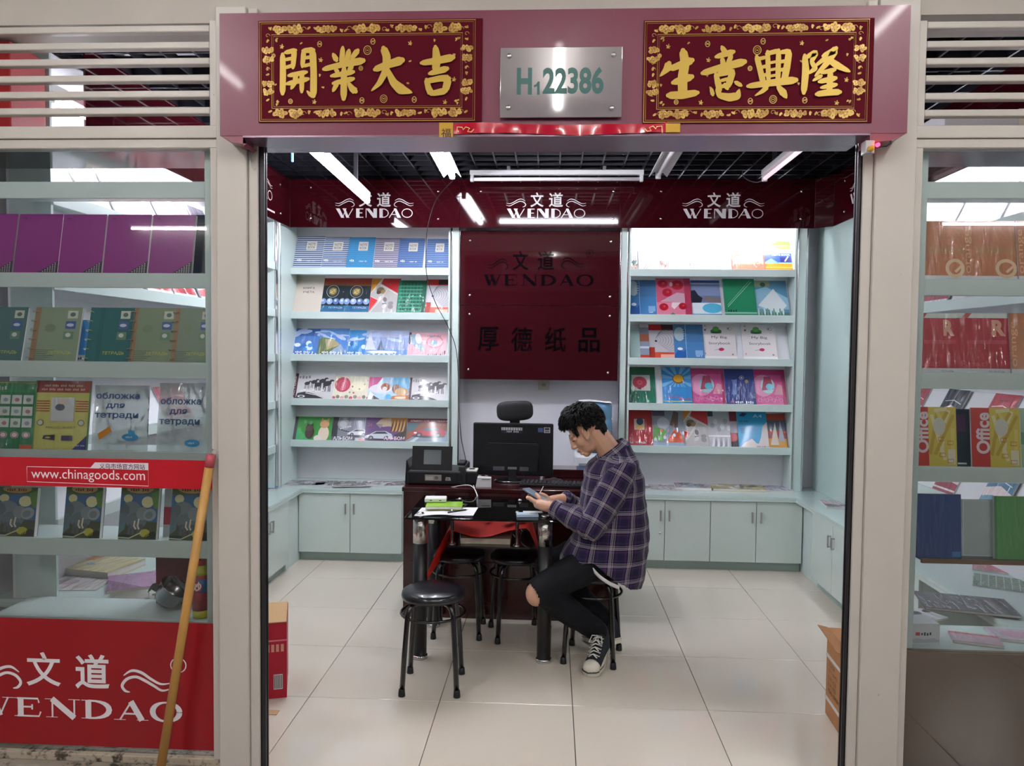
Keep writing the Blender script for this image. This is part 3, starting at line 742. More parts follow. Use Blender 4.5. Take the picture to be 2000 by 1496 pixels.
# lit strips behind the right fascia; added glow in the unlit left one
tube_lamp('glowing strip light hidden behind the fascia over the right back shelf', (UR0+.04, YP+.06, ZF0+.09), (UR1-.02, YP+.06, ZF0+.09), TUBES, .013, 'batten')
tube_lamp('glowing strip light hidden behind the fascia over the right wall shelf', (XSR+.06, 3.05, ZF0+.09), (XSR+.06, YSR1+.35, ZF0+.09), TUBES, .013, 'batten')
tube_lamp('unlit strip light with added glow behind the fascia over the left wall shelf', (X0-.06, 3.05, ZF0+.09), (X0-.06, 4.6, ZF0+.09), TUBES, .013, 'batten')
# ------------------------------------------------------------------ low cabinets
def cabinet(label, xa, xb, depth, loc, rotz, lock=False):
    """local x from xa to xb along the run, doors facing -y at y=0"""
    t = thing('low_cabinet', label, 'cabinet', loc, (0, 0, rotz))
    w = xb-xa
    MB().box(0, w, .02, depth, .075, ZTOP-.036).build('carcass', MINT, t)
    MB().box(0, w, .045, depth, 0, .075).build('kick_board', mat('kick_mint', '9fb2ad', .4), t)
    hm = MB().box(-.006, .006, -.022, -.012, -.04, .04, bev=.002).box(-.004, .004, -.014, .001, -.036, -.028).box(-.004, .004, -.014, .001, .028, .036).mesh('handle', STEEL)
    for k in (0, 1):
        x0 = k*w/2+.002; x1 = (k+1)*w/2-.002
        d_ = MB().box(x0, x1, 0, .018, .068, ZTOP-.04, bev=.0015).build('door', MINTW, t)
        obj('handle', hm, d_, (w/2+(.032 if k else -.032), 0, .40))
        if lock and k == 0: MB().lathe([(.001, -.006), (.008, -.005), (.009, .0)], (w/2-.032, 0, .27), 12, 'y').build('lock', STEEL, d_)
    return t
YC = 5.60
cxp = lambda px: at(px, 1000, Y=YC).x
XCL, XCR = -1.85, 1.78
dB = YB-YC-.003
LFT = cxp(583); 
cabinet('low mint cabinet under the left back shelf beside the desk', LFT, cxp(785), dB, (LFT, YC, 0), 0)
r0 = cxp(1568); dw = (cxp(1568)-cxp(1388))
cabinet('low mint cabinet in the right back corner', r0-dw, r0, dB, (r0-dw, YC, 0), 0)
cabinet('low mint cabinet with a round lock behind the man', r0-2*dw, r0-dw, dB, (r0-2*dw-.001, YC, 0), 0, True)
yjl = at(526, 1020, X=XCL).y; yjr = at(1626, 1050, X=XCR).y
for k in range(4):
    yc = yjl-.76*k
    nm = ('in the left back corner', 'second from the back', 'third from the back', 'nearest the left window')[k]
    if yc-.38 > 2.99: cabinet('low mint cabinet along the left wall, '+nm, 0, .757, XCL-XL-.003, (XCL, yc-.379, 0), math.pi/2)
for k in range(4):
    yc = yjr-.76*k
    nm = ('in the right back corner', 'second from the back', 'third from the back', 'nearest the right window')[k]
    if yc-.38 > 2.99: cabinet('low mint cabinet along the right wall, '+nm, 0, .757, XR-XCR-.003, (XCR, yc+.379, 0), -math.pi/2)
# corner fillers and worktops
tag(MB().box(XL+.002, LFT-.003, yjl+.385, YB-.002, 0, ZTOP-.036).build('corner_filler', MINT), 'mint filler closing the left back corner of the cabinets', 'filler')
tag(MB().box(cxp(1570), XR-.002, yjr+.385, YB-.002, 0, ZTOP-.036).build('corner_filler', MINT), 'mint filler closing the right back corner of the cabinets', 'filler')
TOPM = mat('mint_gloss_top', 'c3d6d2', .12, coat=.5)
def worktop(label, boxes):
    m_ = MB()
    for b_ in boxes: m_.box(*b_, ZTOP-.035, ZTOP-.018).box(b_[0], b_[1], b_[2], b_[3], ZTOP-.017, ZTOP)
    return tag(m_.build('worktop', TOPM), label, 'worktop')
worktop('glossy mint worktop running round the left back corner', [(XL+.002, XCL+.012, 3.0, YB-.002), (XCL+.0125, cxp(786), YC-.012, YB-.002)])
worktop('glossy mint worktop running round the right back corner', [(XCR-.012, XR-.002, 3.0, YC-.013), (r0-2*dw-.02, XR-.002, YC-.0125, YB-.002)])

# ------------------------------------------------------------------ books
PAGE = mat('page_edges', 'd9d6d0', .7)
def book_body(w, h, th, col, name):
    m_ = MB(); m_.cur = 0
    m_.box(0, w, 0, .0012, 0, h).box(0, w, th-.0012, th, 0, h).box(0, .0015, .0012, th-.0012, 0, h)
    m_.cur = 1; m_.box(.0015, w-.002, .0012, th-.0012, .002, h-.002)
    return m_.mesh(name, [mat('cover_'+col, col, .45), PAGE])
def book(label, w, h, th, M, style, wrap=False, name='notebook', group=None, edge='c8c8cc', spiral=None, cat='book'):
    o = obj(name, book_body(w, h, th, edge, name)); o.matrix_world = M
    tag(o, label, cat, group)
    p = Print(w, h)
    if isinstance(style, str): p.rect(0, 0, 1, 1, style)
    else: style(p)
    p.build('cover_print', WRAP if wrap else GLOSSP, o, (0, 0, 0))
    if spiral:
        n, r, col = spiral
        sm_ = MB().tube([(r*math.cos(a_)*.9-r*.2, r*math.sin(a_)-r*.3, 0) for a_ in [k*math.pi/6 for k in range(12)]], r*.14, 5, closed=True).mesh('ring', mat('wire_'+col, col, .35, .4))
        for k in range(n): obj('ring', sm_, o, (.004, th/2, h*(k+.5)/n))
    return o
def unit_book(unit, u0, u1, row, L, style, label, th=.008, lift=0.0, yaw=0.0, roll=0.0, tilt=TILT, **kw):
    z = ZROW[row]-.0118
    y = .047-th/math.cos(tilt)-lift
    M = (Matrix.Translation(unit.location) @ Matrix.Rotation(unit.rotation_euler.z, 4, 'Z') @ Matrix.Translation((u0, y, z+.0005))
         @ Matrix.Rotation(-tilt, 4, 'X') @ Matrix.Rotation(-roll, 4, 'Y'))
    return book(label, u1-u0, L, th, M, style, **kw)
def row_book(unit, row, px0, px1, ytop, style, label, **kw):
    z = ZROW[row]-.012
    ybot = pix((at((px0+px1)/2, 700, Y=YL).x, YL, z))[1]
    L = .2
    for _ in range(12):
        P = Vector((at((px0+px1)/2, 700, Y=YL).x, YL+.035+L*math.sin(TILT), z+L*math.cos(TILT)))
        L *= (ybot-ytop)/max(1, ybot-pix(P)[1])
    zc = z+.1
    u0 = at(px0, ybot, Y=YL+.03).x-unit.location.x; u1 = at(px1, ybot, Y=YL+.03).x-unit.location.x
    return unit_book(unit, u0, u1, row, L, style, label, **kw)

# --- cover designs (0..1 across, 0..1 up)
def stripes(a, b, panel='d8d4cc'):
    def f(p):
        p.rect(0, 0, 1, 1, a)
        for k in range(17): p.rect(0, (k+.15)/17, 1, (k+.62)/17, b)
        p.rect(.38, .58, .74, .86, panel); p.text('NOTE', .56, .76, .075, '3a3a40', .26); p.text('BOOK', .56, .66, .075, '3a3a40', .26)
        p.marks(.2, .27, .07, 'f2f2f2', .18); p.marks(.62, .25, .035, 'e6e6ec', .3)
    return f
def kniga(p): p.rect(0, 0, 1, 1, 'cfc4b8'); p.text('КНИГА', .52, .68, .055, '2a2626', .40, bold=.01); p.text('УЧЕТА', .52, .57, .055, '2a2626', .40, bold=.01)
def globes(p):
    p.rect(0, 0, 1, 1, '16242c'); p.rect(0, .8, 1, 1, '9a2a14'); p.rect(0, .78, 1, .87, '7a3a18'); p.rect(0, 0, 1, .22, '2a6690')
    p.ring(.45, .62, .24, .17, .003, 'b8b8b0'); p.ell(.45, .62, .18, .125, '5c5a4c'); p.ell(.45, .62, .12, .085, 'b09a5c'); p.line([(.33, .56), (.57, .69)], .004, 'e0c878'); p.line([(.36, .70), (.54, .55)], .003, '7a5a28')
    for k, c in enumerate(('7c98c8', '9aaed8', '5c7cb8', '8fa6d0')): p.ell(.12+.25*k, .34, .12, .085, c); p.ell(.10+.25*k, .36, .05, .035, 'd0dcf0')
    p.text('ТЕТРАДЬ', .62, .16, .055, 'c8d4e0', .55, slant=.2)
def geo(p):
    p.rect(0, 0, 1, 1, 'b3b0b0'); p.poly([(0, .55), (.0, 1), (.38, 1)], 'd38a24'); p.poly([(.42, 1), (1, 1), (1, .55), (.36, .85)], 'c8202a'); p.poly([(0, 0), (.3, .38), (0, .5)], 'd0303c')
    p.ell(.36, .66, .13, .09, '6e5c40'); p.ell(.46, .62, .08, .06, '8f7c58'); p.ell(.3, .6, .07, .05, '4c3c2a')
    for k in range(9): p.ell(.6+.14*math.cos(k*2.1), .3+.12*math.sin(k*1.7), .09, .05, ('8f8c8c', 'c8c6c6', '777377')[k % 3], 10, k)
    p.line([(0, .52), (.42, 1)], .004, 'e8dcc8'); p.line([(.28, .84), (1, .52)], .004, 'e8dcc8'); p.line([(0, .5), (.34, .38), (.6, .7)], .004, 'e8dcc8'); p.line([(.05, 0), (.5, .52)], .004, 'e8dcc8')
def greengrid(p):
    p.rect(0, 0, 1, 1, '0f5a44'); p.rect(0, 0, .12, 1, '1c7a5c')
    for k in range(8): p.rect(.04, .08+k*.105, .86, .1+k*.105, '4fae90')
    for k in range(7): p.rect(.06+k*.12, .05, .075+k*.12, .9, '2f8a70')
def spiral_photo(p):
    p.rect(0, 0, 1, 1, 'b9b6bd'); p.rect(0, .83, 1, 1, 'b81a20'); p.rect(.5, .85, 1, 1, '3a1014'); p.rect(0, 0, 1, .2, 'd05038'); p.rect(.0, .0, .25, .34, 'a03428')
    for k in range(9): p.ring(.32+.05*k, .55, .05+.045*k, .06+.032*k, .002, '4c4a52', 16, -1.6, 2.4)
    p.ell(.3, .52, .04, .03, '2a2a30'); p.rect(.45, .03, .95, .14, 'e8b0a0')
def bluepic(i):
    def f(p):
        p.rect(0, 0, 1, 1, ('4a78c0', '4a80c8', '3c86c8', '8496c4')[i]); p.rect(0, .72, 1, 1, ('3460a8', '5c90d0', '4a98d8', 'a8b0d0')[i])
        r = random.Random(i)
        for k in range(7): p.ell(r.random(), .6+.35*r.random(), .10+.12*r.random(), .03+.04*r.random(), 'b0c4e8', 10, r.random()-.5)
        if i == 1: p.poly([(0, 0), (0, .6), (.12, .68), (.5, .6), (.75, .38), (.6, .15), (.5, 0)], '5c6c40'); p.poly([(.2, .6), (.5, .6), (.74, .4), (.5, .3), (.3, .2)], 'a89c74'); p.poly([(.3, .05), (.75, .42), (.9, .2), (.8, 0)], '8fa4c0')
        if i == 3: p.poly([(0, .2), (.06, .75), (.1, .95), (.16, .6), (.24, .3), (.3, .2)], 'c8d0e4'); p.poly([(.28, .2), (.36, .62), (.44, .3), (.46, .2)], '50607c'); p.rect(0, 0, 1, .24, '5a84c0'); p.ell(.4, .16, .36, .05, 'd8e0f0')
        if i in (0, 2):
            for k in range(10): p.ell(r.random(), .2+.3*r.random(), .05+.08*r.random(), .05+.05*r.random(), ('d4e4f4', '3c90d8', '2c70b8')[k % 3], 10)
        for k in range(14): p.ell(.1+.06*k, .05, .022, .035, ('dfe6ec', '3c5068')[k % 2], 6)
        p.marks(.45, .12, .07, 'f0f2f6', .6)
    return f
def pinkmap(p):
    p.rect(0, 0, 1, 1, 'd9a0ac'); p.poly([(0, 1), (.1, 1), (.08, .5), (0, .55)], '4a4048'); p.poly([(.05, .9), (.25, .95), (.45, .3), (.38, .2), (.1, .55)], '8fa8b8'); p.ell(.28, .75, .08, .22, 'efe8ec', 12, .3)
    p.ring(.7, .62, .2, .24, .006, 'c05868'); p.ell(.68, .58, .08, .12, '6c9cb8'); p.line([(.75, .1), (.95, .7)], .003, 'b03040'); p.marks(.68, .86, .09, '8890b0', .36)
    for k in range(9): p.rect(.55+.05*k, .02, .58+.05*k, .12+.2*(k % 3)/3*(k > 5), ('2a2428', 'a08880')[k % 2])
def horses(p):
    p.rect(0, 0, 1, 1, 'cbc8cc'); p.rect(0, 0, .13, 1, '3a1220'); p.text('PICTURE', .065, .48, .10*.62, 'e2c8c8', .62*p.h/p.w*1.35, rot=math.pi/2)
    p.marks(.30, .86, .12, '8a8488', .3)
    r = random.Random(3)
    for cx, cz, s in ((.36, .62, .8), (.52, .68, .9), (.62, .58, 1), (.72, .72, 1), (.84, .62, 1.2)):
        p.ell(cx, cz, .085*s, .085*s, '2c2630', 12, .2); p.line([(cx+.04*s, cz+.03), (cx+.085*s, cz+.11*s)], .016*s, '2c2630'); p.ell(cx+.105*s, cz+.10*s, .035*s, .028*s, '3a333c', 8, -.4)
        for k in (-.05, -.02, .03, .055): p.line([(cx+k*s, cz), (cx+k*1.3*s, cz-.26*s)], .005*s, '241e28')
    p.poly([(.13, .05), (.16, .24), (.35, .30), (.6, .2), (.8, .08), (.78, .02), (.2, 0)], '1e1a22'); p.ell(.26, .12, .09, .05, 'd0ccd2'); p.ell(.26, .12, .05, .03, '3a343c'); p.line([(.35, .25), (.62, .17), (.8, .06)], .005, 'e4e2e6')
    for k in range(8): p.ell(.25+.07*k, .33+.03*math.sin(k*2), .04, .035, 'dedce0', 8)
def rosecream(p):
    p.rect(0, 0, 1, 1, 'd9d2bc'); p.ell(.26, .64, .2, .32, 'b83a56', 14); p.ell(.27, .62, .14, .22, 'c8506a', 12); p.ring(.27, .62, .09, .14, .004, '93203e'); p.ring(.27, .62, .04, .06, .004, '93203e'); p.ell(.66, .58, .2, .22, 'e9e3c6')
    for k in range(9): p.ell(.06+.11*k, .08+.05*(k % 2), .05, .08, ('c04860', '7a6a5c', 'd890a0', '5c6850')[k % 4], 8)
    for x, z in ((.52, .56), (.46, .32), (.56, .3), (.88, .82), (.82, .66), (.7, .46)): p.ell(x, z, .025, .04, ('9a4860', '9a9080')[int(x*50) % 2], 8)
def dogs(p):
    p.rect(0, 0, 1, 1, '9ec0d8'); p.poly([(0, .5), (0, 1), (.34, 1), (.2, .7)], 'c85c94'); p.rect(.6, .35, 1, 1, '62a4cc'); p.ell(.3, .5, .28, .2, 'd6d4dc'); p.ell(.42, .58, .12, .17, '8f4a28'); p.ell(.40, .5, .06, .1, 'd8d0cc')
    p.poly([(0, 0), (.05, .4), (.14, .24), (.3, .05), (.3, 0)], 'e8e6ea'); p.poly([(.1, 0), (.14, .22), (.36, 0)], '2c2a30'); p.ell(.5, .12, .09, .16, '50a0d4'); p.ell(.68, .5, .10, .2, '7a4a30'); p.ell(.82, .38, .17, .17, 'c09a6c'); p.poly([(.55, .02), (.6, .2), (1, .24), (1, .02)], 'b86a34'); p.ell(.8, .13, .14, .05, 'e8c8a0')
def cats(p):
    p.rect(0, 0, 1, 1, '2f8c34'); p.rect(0, 0, .1, 1, '2a2a30'); p.poly([(.1, 0), (.1, .5), (.3, .3), (.5, 0)], '2ca068')
    r = random.Random(9)
    for k in range(14): p.ell(.15+.5*r.random(), .1+.85*r.random(), .03+.03*r.random(), .04+.05*r.random(), ('48a84c', '3c9a50')[k % 2], 8)
    p.ell(.44, .34, .12, .26, '3e3028'); p.ell(.42, .54, .10, .14, '4c3c30'); p.poly([(.34, .6), (.36, .74), (.42, .64)], '3a2c24'); p.poly([(.44, .64), (.5, .74), (.51, .6)], '3a2c24')
    p.ell(.8, .3, .14, .32, 'd8c8b4'); p.ell(.8, .7, .12, .17, 'cfa070'); p.poly([(.7, .78), (.72, .98), (.79, .84)], 'c08c58'); p.poly([(.82, .84), (.9, .96), (.91, .76)], 'c08c58'); p.ell(.66, .12, .1, .12, 'd8d0c8')
def car(p, cx, cz, s, body, win='2c3038'):
    p.ell(cx, cz-.11*s, .30*s, .05*s, '26242a'); p.poly([(cx-.3*s, cz-.08*s), (cx-.31*s, cz), (cx-.2*s, cz+.07*s), (cx-.08*s, cz+.18*s), (cx+.14*s, cz+.19*s), (cx+.28*s, cz+.08*s), (cx+.31*s, cz-.02*s), (cx+.28*s, cz-.1*s)], body)
    p.poly([(cx-.15*s, cz+.08*s), (cx-.06*s, cz+.165*s), (cx+.13*s, cz+.17*s), (cx+.2*s, cz+.09*s)], win)
    for k in (-.17, .17): p.ell(cx+k*s, cz-.07*s, .055*s, .08*s, '18181c', 12); p.ell(cx+k*s, cz-.07*s, .03*s, .045*s, '8c8c94', 10)
    p.ell(cx-.24*s, cz-.0*s, .03*s, .03*s, 'f0f0f4', 8)
def monocat(p):
    p.rect(0, 0, 1, 1, '7c7e8a'); p.rect(0, 0, .2, 1, '24242c'); p.rect(.62, .5, 1, 1, '9aa0b4')
    for k in range(8): p.rect(.64+.045*k, .52, .66+.045*k, 1, '62687c')
    p.ell(.36, .72, .18, .26, '9c9ca6'); p.ell(.33, .7, .1, .13, 'c2c2ca'); p.poly([(.2, .8), (.24, 1), (.34, .9)], '6c6c78'); p.poly([(.4, .92), (.52, 1), (.5, .78)], '6c6c78')
    for k in range(10): p.ell(.25+.03*k, .5+.12*math.sin(k*3), .03, .035, ('3c3c46', 'd0d0d8')[k % 2], 7)
    p.rect(.0, 0, 1, .2, '4a4c58'); car(p, .74, .34, .9, 'c9ccd8'); p.text('АЛЬБОМ', .36, .12, .15, 'e0e0e6', .5, bold=.03); p.rect(.68, .03, 1, .15, 'b9bac2'); p.ell(.86, .09, .08, .04, 'c85a64')
def eagle(p):
    p.rect(0, 0, 1, 1, '5c3872'); p.poly([(.25, .75), (.4, 1), (1, 1), (1, .35), (.8, .45), (.62, .62)], 'b07838'); p.poly([(.24, .74), (.34, .92), (.6, .98), (.62, .66), (.42, .62)], 'b9a48c'); p.poly([(.24, .74), (.42, .74), (.36, .56)], '8c8484')
    for k in range(9): p.poly([(.6+.04*k, .42), (.66+.04*k, .95), (.68+.04*k, .5)], ('3a2a24', 'd09a4c')[k % 2])
    p.poly([(.7, .3), (1, .5), (1, .1), (.78, .08)], '241c1c'); car(p, .34, .24, 1.1, 'b6bcc8'); p.text('24', .1, .7, .14, 'b05a7c', .1); p.text('АЛЬБОМ', .72, .16, .14, 'e8d0d8', .5, bold=.03)
def album(p):
    p.rect(0, 0, 1, 1, '8c4a34'); p.rect(0, .82, 1, 1, '7c1c24'); p.poly([(0, .82), (.35, .82), (.2, .5), (0, .4)], '4c6c78'); p.poly([(.5, .82), (1, .82), (1, .45), (.7, .5)], '8f4420'); p.poly([(0, .0), (.35, .42), (1, .5), (1, 0)], '7c8c9c'); p.poly([(.1, 0), (.35, .3), (.4, .28), (.22, 0)], 'c0ccd4')
    car(p, .55, .40, 1.25, 'b83448', '3c6870'); p.text('АЛЬБОМ ДЛЯ РИСОВАНИЯ', .54, .895, .085, 'f2ece8', .84, bold=.02); p.marks(.82, .74, .06, 'd85a50', .2)
def lake(p):
    p.rect(0, 0, 1, 1, 'a8d4e8'); p.rect(0, .62, 1, .74, '9cc4d4'); p.poly([(.3, .74), (.6, .84), (1, .82), (1, .72)], '8c9c50'); p.poly([(.35, .7), (.7, .6), (1, .62), (1, .72)], '9ca860'); p.rect(0, .5, 1, .56, 'e4eef4')
    p.rect(0, .25, 1, .5, '3c62b0'); p.text('NOTE BOOK', .65, .46, .05, 'f4f6fa', .6, bold=.02); p.rect(.6, .25, .95, .4, '3a3a88'); p.line([(.75, .28), (.88, .42)], .01, 'e8ecf4'); p.poly([(0, .22), (.3, .36), (.5, .26), (.6, .2)], '8cb8e0'); p.rect(0, 0, 1, .22, 'd0a02c'); p.rect(0, .1, 1, .13, 'e8c868')
def blossom(c1, c2, ln='4a4448'):
    def f(p):
        p.rect(0, 0, 1, 1, 'f2eeee')
        r = random.Random(c1)
        for k in range(6): p.ell(r.random(), .05+.4*r.random(), .12+.1*r.random(), .06+.06*r.random(), (c1, c2)[k % 2], 9, r.random()*3)
        for k in range(4): p.line([(r.random(), .02), (r.random(), .5*r.random()+.3)], .003, ln)
    return f
def pouch(p):
    p.rect(0, 0, 1, 1, 'e2705c'); p.rect(.04, .1, .96, .9, 'f0a890'); p.rect(.04, .1, .96, .42, 'e08464'); p.marks(.4, .65, .22, 'f8e4d8', .4); p.ring(.8, .4, .08, .14, .003, '7a3a34')
def bluesky(p):
    p.rect(0, 0, 1, 1, '4a82b8'); p.rect(0, .5, 1, 1, '4a78a8'); p.ell(.2, .72, .18, .2, 'a8bcc4'); p.rect(.40, 0, .415, 1, 'b0cce4'); p.poly([(0, .1), (.15, .3), (.3, .22), (.4, .3), (.4, .06), (0, 0)], '2c60a8'); p.ell(.2, .3, .09, .04, 'e8f0f8'); p.rect(.7, .12, .95, .26, '86b0d8'); p.marks(.82, .1, .03, 'e4eef6', .2)
    for k in range(4): p.rect(.33, .62+.06*k, .40, .65+.06*k, '38588c')
def roses(p):
    p.rect(0, 0, 1, 1, 'c85c78'); p.rect(.82, 0, 1, 1, 'b03a5a'); p.poly([(.1, .38), (.6, .62), (.82, .6), (.82, .36)], 'c4a0b0'); p.rect(0, 0, .82, .36, 'd88098')
    for x, z, s in ((.2, .85, 1), (.62, .82, 1.2), (.32, .62, 1), (.2, .24, .9), (.75, .26, .8)): p.ell(x, z, .15*s, .11*s, 'b81e34', 12); p.ring(x, z, .08*s, .06*s, .004, '8c1024', 10); p.ell(x+.02, z+.02, .04*s, .03*s, 'd04858', 8)
    p.ell(.44, .84, .05, .06, 'd8d0c8', 8); p.poly([(.3, 0), (.45, .1), (.6, 0)], '4c8a64'); p.poly([(.42, .25), (.5, .18), (.7, .36), (.44, .36)], 'e8d0d8')
def beach(p):
    p.rect(0, 0, 1, 1, '6c7cac'); p.rect(0, .9, 1, 1, '3450a0'); p.rect(0, .86, 1, .885, 'b8b8a8'); p.rect(0, .55, 1, .8, '8490b8'); p.poly([(0, .35), (0, .68), (.14, .7), (.25, .56), (.4, .48), (.3, .33)], '2c2c3c'); p.poly([(.35, .45), (.5, .55), (1, .5), (1, .36), (.6, .36)], '7c7478'); p.rect(0, .07, 1, .36, 'dde8ee'); p.ell(.7, .22, .34, .13, '58b8dc'); p.rect(0, 0, 1, .06, '30a0d8')
def greencov(p): p.rect(0, 0, 1, 1, '1f8c62'); p.line([(.1, .25), (.9, .92)], .003, 'd8ece4'); p.line([(.1, .3), (.86, .96)], .0025, 'c0e0d4'); p.rect(0, .08, 1, .12, '8cc8b0'); p.marks(.25, .15, .06, '1c3c34', .3)
def seaspray(p): p.rect(0, 0, 1, 1, '5c94b8'); p.rect(0, .8, .5, 1, '9aa488'); p.ell(.3, .86, .08, .06, '2c5c3c'); p.poly([(0, .7), (.4, .8), (1, .5), (1, .2), (0, .2)], '9cc8e0'); p.poly([(.1, .3), (.6, .75), (.95, .3), (.7, .1)], 'e8f0f4'); p.rect(0, 0, 1, .12, '4c7c6c'); [p.ell(.1+.09*k, .14, .03, .1, ('dfeaea', '78a890')[k % 2], 7) for k in range(9)]
def mintcov(p): p.rect(0, 0, 1, 1, 'b9d4d0'); p.line([(.12, .04), (.12, .95), (.95, .95)], .002, '30403c'); p.line([(.12, .06), (.95, .06)], .002, '30403c')
def brickstrip(p): p.rect(0, 0, 1, 1, '8a94a8'); p.rect(0, .5, 1, .72, '9c5a44'); p.rect(0, .3, 1, .36, 'c8d0e0'); p.rect(0, 0, 1, .12, 'c04838'); p.rect(0, .9, 1, 1, 'd0c4c8')
def story(p):
    p.rect(0, 0, 1, 1, 'e0d8da'); p.ell(.44, .80, .17, .06, '3c7c3c'); p.ell(.44, .86, .10, .07, '5ca048'); p.ell(.44, .76, .17, .03, '2c5c3c'); p.text('My Big', .52, .62, .085, '3c3034', .46); p.text('Storybook', .52, .45, .09, '3c3034', .64); p.ell(.56, .29, .08, .045, 'c02c58', 12, .1); p.line([(.36, .27), (.5, .29)], .0025, '5c4048')
    for x, z, t_ in ((.12, .95, 'A'), (.12, .84, 'н'), (.8, .87, 'я')): p.text(t_, x, z, .06, '4c4440', .06)
    p.ring(.86, .87, .05, .045, .002, '6c5c50', 10); p.rect(0, 0, 1, .1, 'f2f0ee'); p.text('1', .08, .17, .05, 'c06c50', .02); p.ell(.88, .15, .03, .025, 'a08c70', 8)
def greenrose(p):
    p.rect(0, 0, 1, 1, '0f6a50'); p.rect(0, .8, 1, 1, '1c5a38'); p.rect(.18, .36, .82, .78, 'b9b8b4'); p.ell(.46, .58, .25, .16, 'b02844', 14); p.ring(.46, .58, .15, .1, .005, '8c1830', 12); p.ring(.46, .58, .07, .05, .004, 'd86078', 10); p.poly([(.36, .42), (.5, .38), (.5, .46)], '6c2030')
def sunblue(p):
    p.rect(0, 0, 1, 1, '2f86cc')
    for k in range(15):
        a_ = math.pi*2*k/15; p.poly([(.55, .68), (.55+.9*math.cos(a_), .68+.6*math.sin(a_)), (.55+.9*math.cos(a_+.2), .68+.6*math.sin(a_+.2))], '6cb0dc')
    p.rect(0, 0, 1, .45, '2f86cc'); p.rect(-.0, .45, 1, .47, '2f86cc'); p.ell(.56, .68, .2, .13, '7a5420', 14); p.ell(.56, .69, .17, .105, 'e0a424', 14); p.marks(.4, .2, .045, 'c84c60', .46); p.rect(.02, .08, .98, .095, 'd0d840'); p.marks(.75, .15, .04, 'c84c60', .4)
def pinkfan(i):
    def f(p):
        p.rect(0, 0, 1, 1, 'c84c8c'); p.rect(0, .85, 1, 1, 'b83074'); p.ell(.3, .55, .34, .3, 'd88cb4'); p.ell(.44, .55, .22, .22, '9cc0c8'); p.poly([(.25, .42), (.35, .8), (.55, .8), (.62, .45)], 'a03c58'); p.ell(.5, .52, .12, .09, '5cb4cc'); p.poly([(.6, .3), (.75, .6), (.9, .55), (.95, .3)], 'd08ca0'); p.rect(.88, .0, 1, .85, 'a03060')
        for k in range(7): p.ring(.15+.11*k, .15+.05*(k % 2), .05, .05, .002, 'e8b0d0', 9)
    return f
def navyarms(p):
    p.rect(0, 0, 1, 1, '22347c'); p.ring(.58, .76, .07, .05, .003, 'b0b8d0'); p.ell(.58, .76, .03, .025, 'c8ccd8'); p.ell(.74, .66, .06, .05, '8c7c4c', 9); p.poly([(.2, .3), (.3, .7), (.42, .72), (.36, .3)], '5c74b4'); p.text('А4', .2, .1, .055, 'e04858', .12); p.marks(.62, .09, .06, 'e8ecf2', .62); p.line([(.3, .03), (.9, .05)], .003, 'd0d8e8')
def redplain(p):
    p.rect(0, 0, 1, 1, 'b0202c'); p.rect(.32, .45, .68, .75, 'c8b8a0'); p.ell(.5, .52, .14, .06, 'd8a050'); p.ell(.52, .68, .12, .1, '3c4a68'); p.text('А4', .2, .1, .065, 'e8e0e0', .13); p.text('ТЕТРАДЬ', .52, .1, .06, 'd8d4dc', .36, bold=.02); p.text('60', .82, .09, .055, '2c2024', .12)
def splash(p):
    p.rect(0, 0, 1, 1, '8c94a0'); p.rect(0, .85, .4, 1, '5c4c6c'); p.poly([(0, .2), (.05, .55), (.45, .45), (.3, .15)], '5c9c44'); p.poly([(.4, .1), (.7, .5), (.85, .45), (1, .1)], 'd05030'); p.ell(.35, .65, .2, .16, 'b8bcc8'); p.poly([(.55, .6), (.7, 1), (.85, .95), (.8, .5)], '6c5048'); p.rect(0, 0, 1, .12, '9cb0c4'); [p.ell(.08+.1*k, .2+.3*((k*7) % 5)/5, .05, .05, ('d8dce4', '7c8490', 'e08058')[k % 3], 8) for k in range(10)]
def silver(p): p.rect(0, 0, 1, 1, 'b0b0b8'); p.rect(0, .3, 1, .34, 'e8e8ee'); p.rect(0, .85, .25, 1, '3c3c48'); [p.poly([(.1+.12*k, 0), (.2+.12*k, .3), (.3+.1*k, .05)], ('dcdce4', '84848f')[k % 2]) for k in range(7)]; [p.ell(.2+.15*k, .6+.12*math.sin(k*2), .1, .08, ('9898a2', 'c8c8d0')[k % 2], 9) for k in range(6)]
def darkred(p): p.rect(0, 0, 1, 1, '7c1c2c'); p.rect(0, .4, 1, .72, 'a8a4b0'); p.rect(0, 0, 1, .3, '281820'); p.ell(.45, .28, .35, .12, 'b83a44')
def a4blue(p):
    p.rect(0, 0, 1, 1, '2f9cd0'); p.poly([(0, 0), (.2, .14), (.45, .26), (.58, .14), (.66, .12), (.76, .3), (.84, .6), (1, .72), (1, 0)], 'cfc6c4'); p.poly([(.08, .88), (.2, .97), (.36, .94), (.24, .86)], '2c3c5c'); p.text('A4', .7, .88, .09, 'd8eef6', .3, bold=-.01); p.marks(.24, .73, .035, '20445c', .36); p.marks(.78, .05, .035, '7c6c70', .4)
    for k in range(5): p.rect(.1, .4+.03*k, .24, .41+.03*k, '20648c')
def orangey(p): p.rect(0, 0, 1, 1, 'b84028'); p.rect(0, .5, 1, .8, '4c5468'); p.rect(0, 0, 1, .28, 'c89030'); p.rect(0, .3, 1, .45, '8c3c3c'); p.poly([(.2, .1), (.5, .75), (.6, .1)], 'd0c0b0'); p.poly([(.6, .2), (.75, .8), (.9, .2)], '9ca0b0')
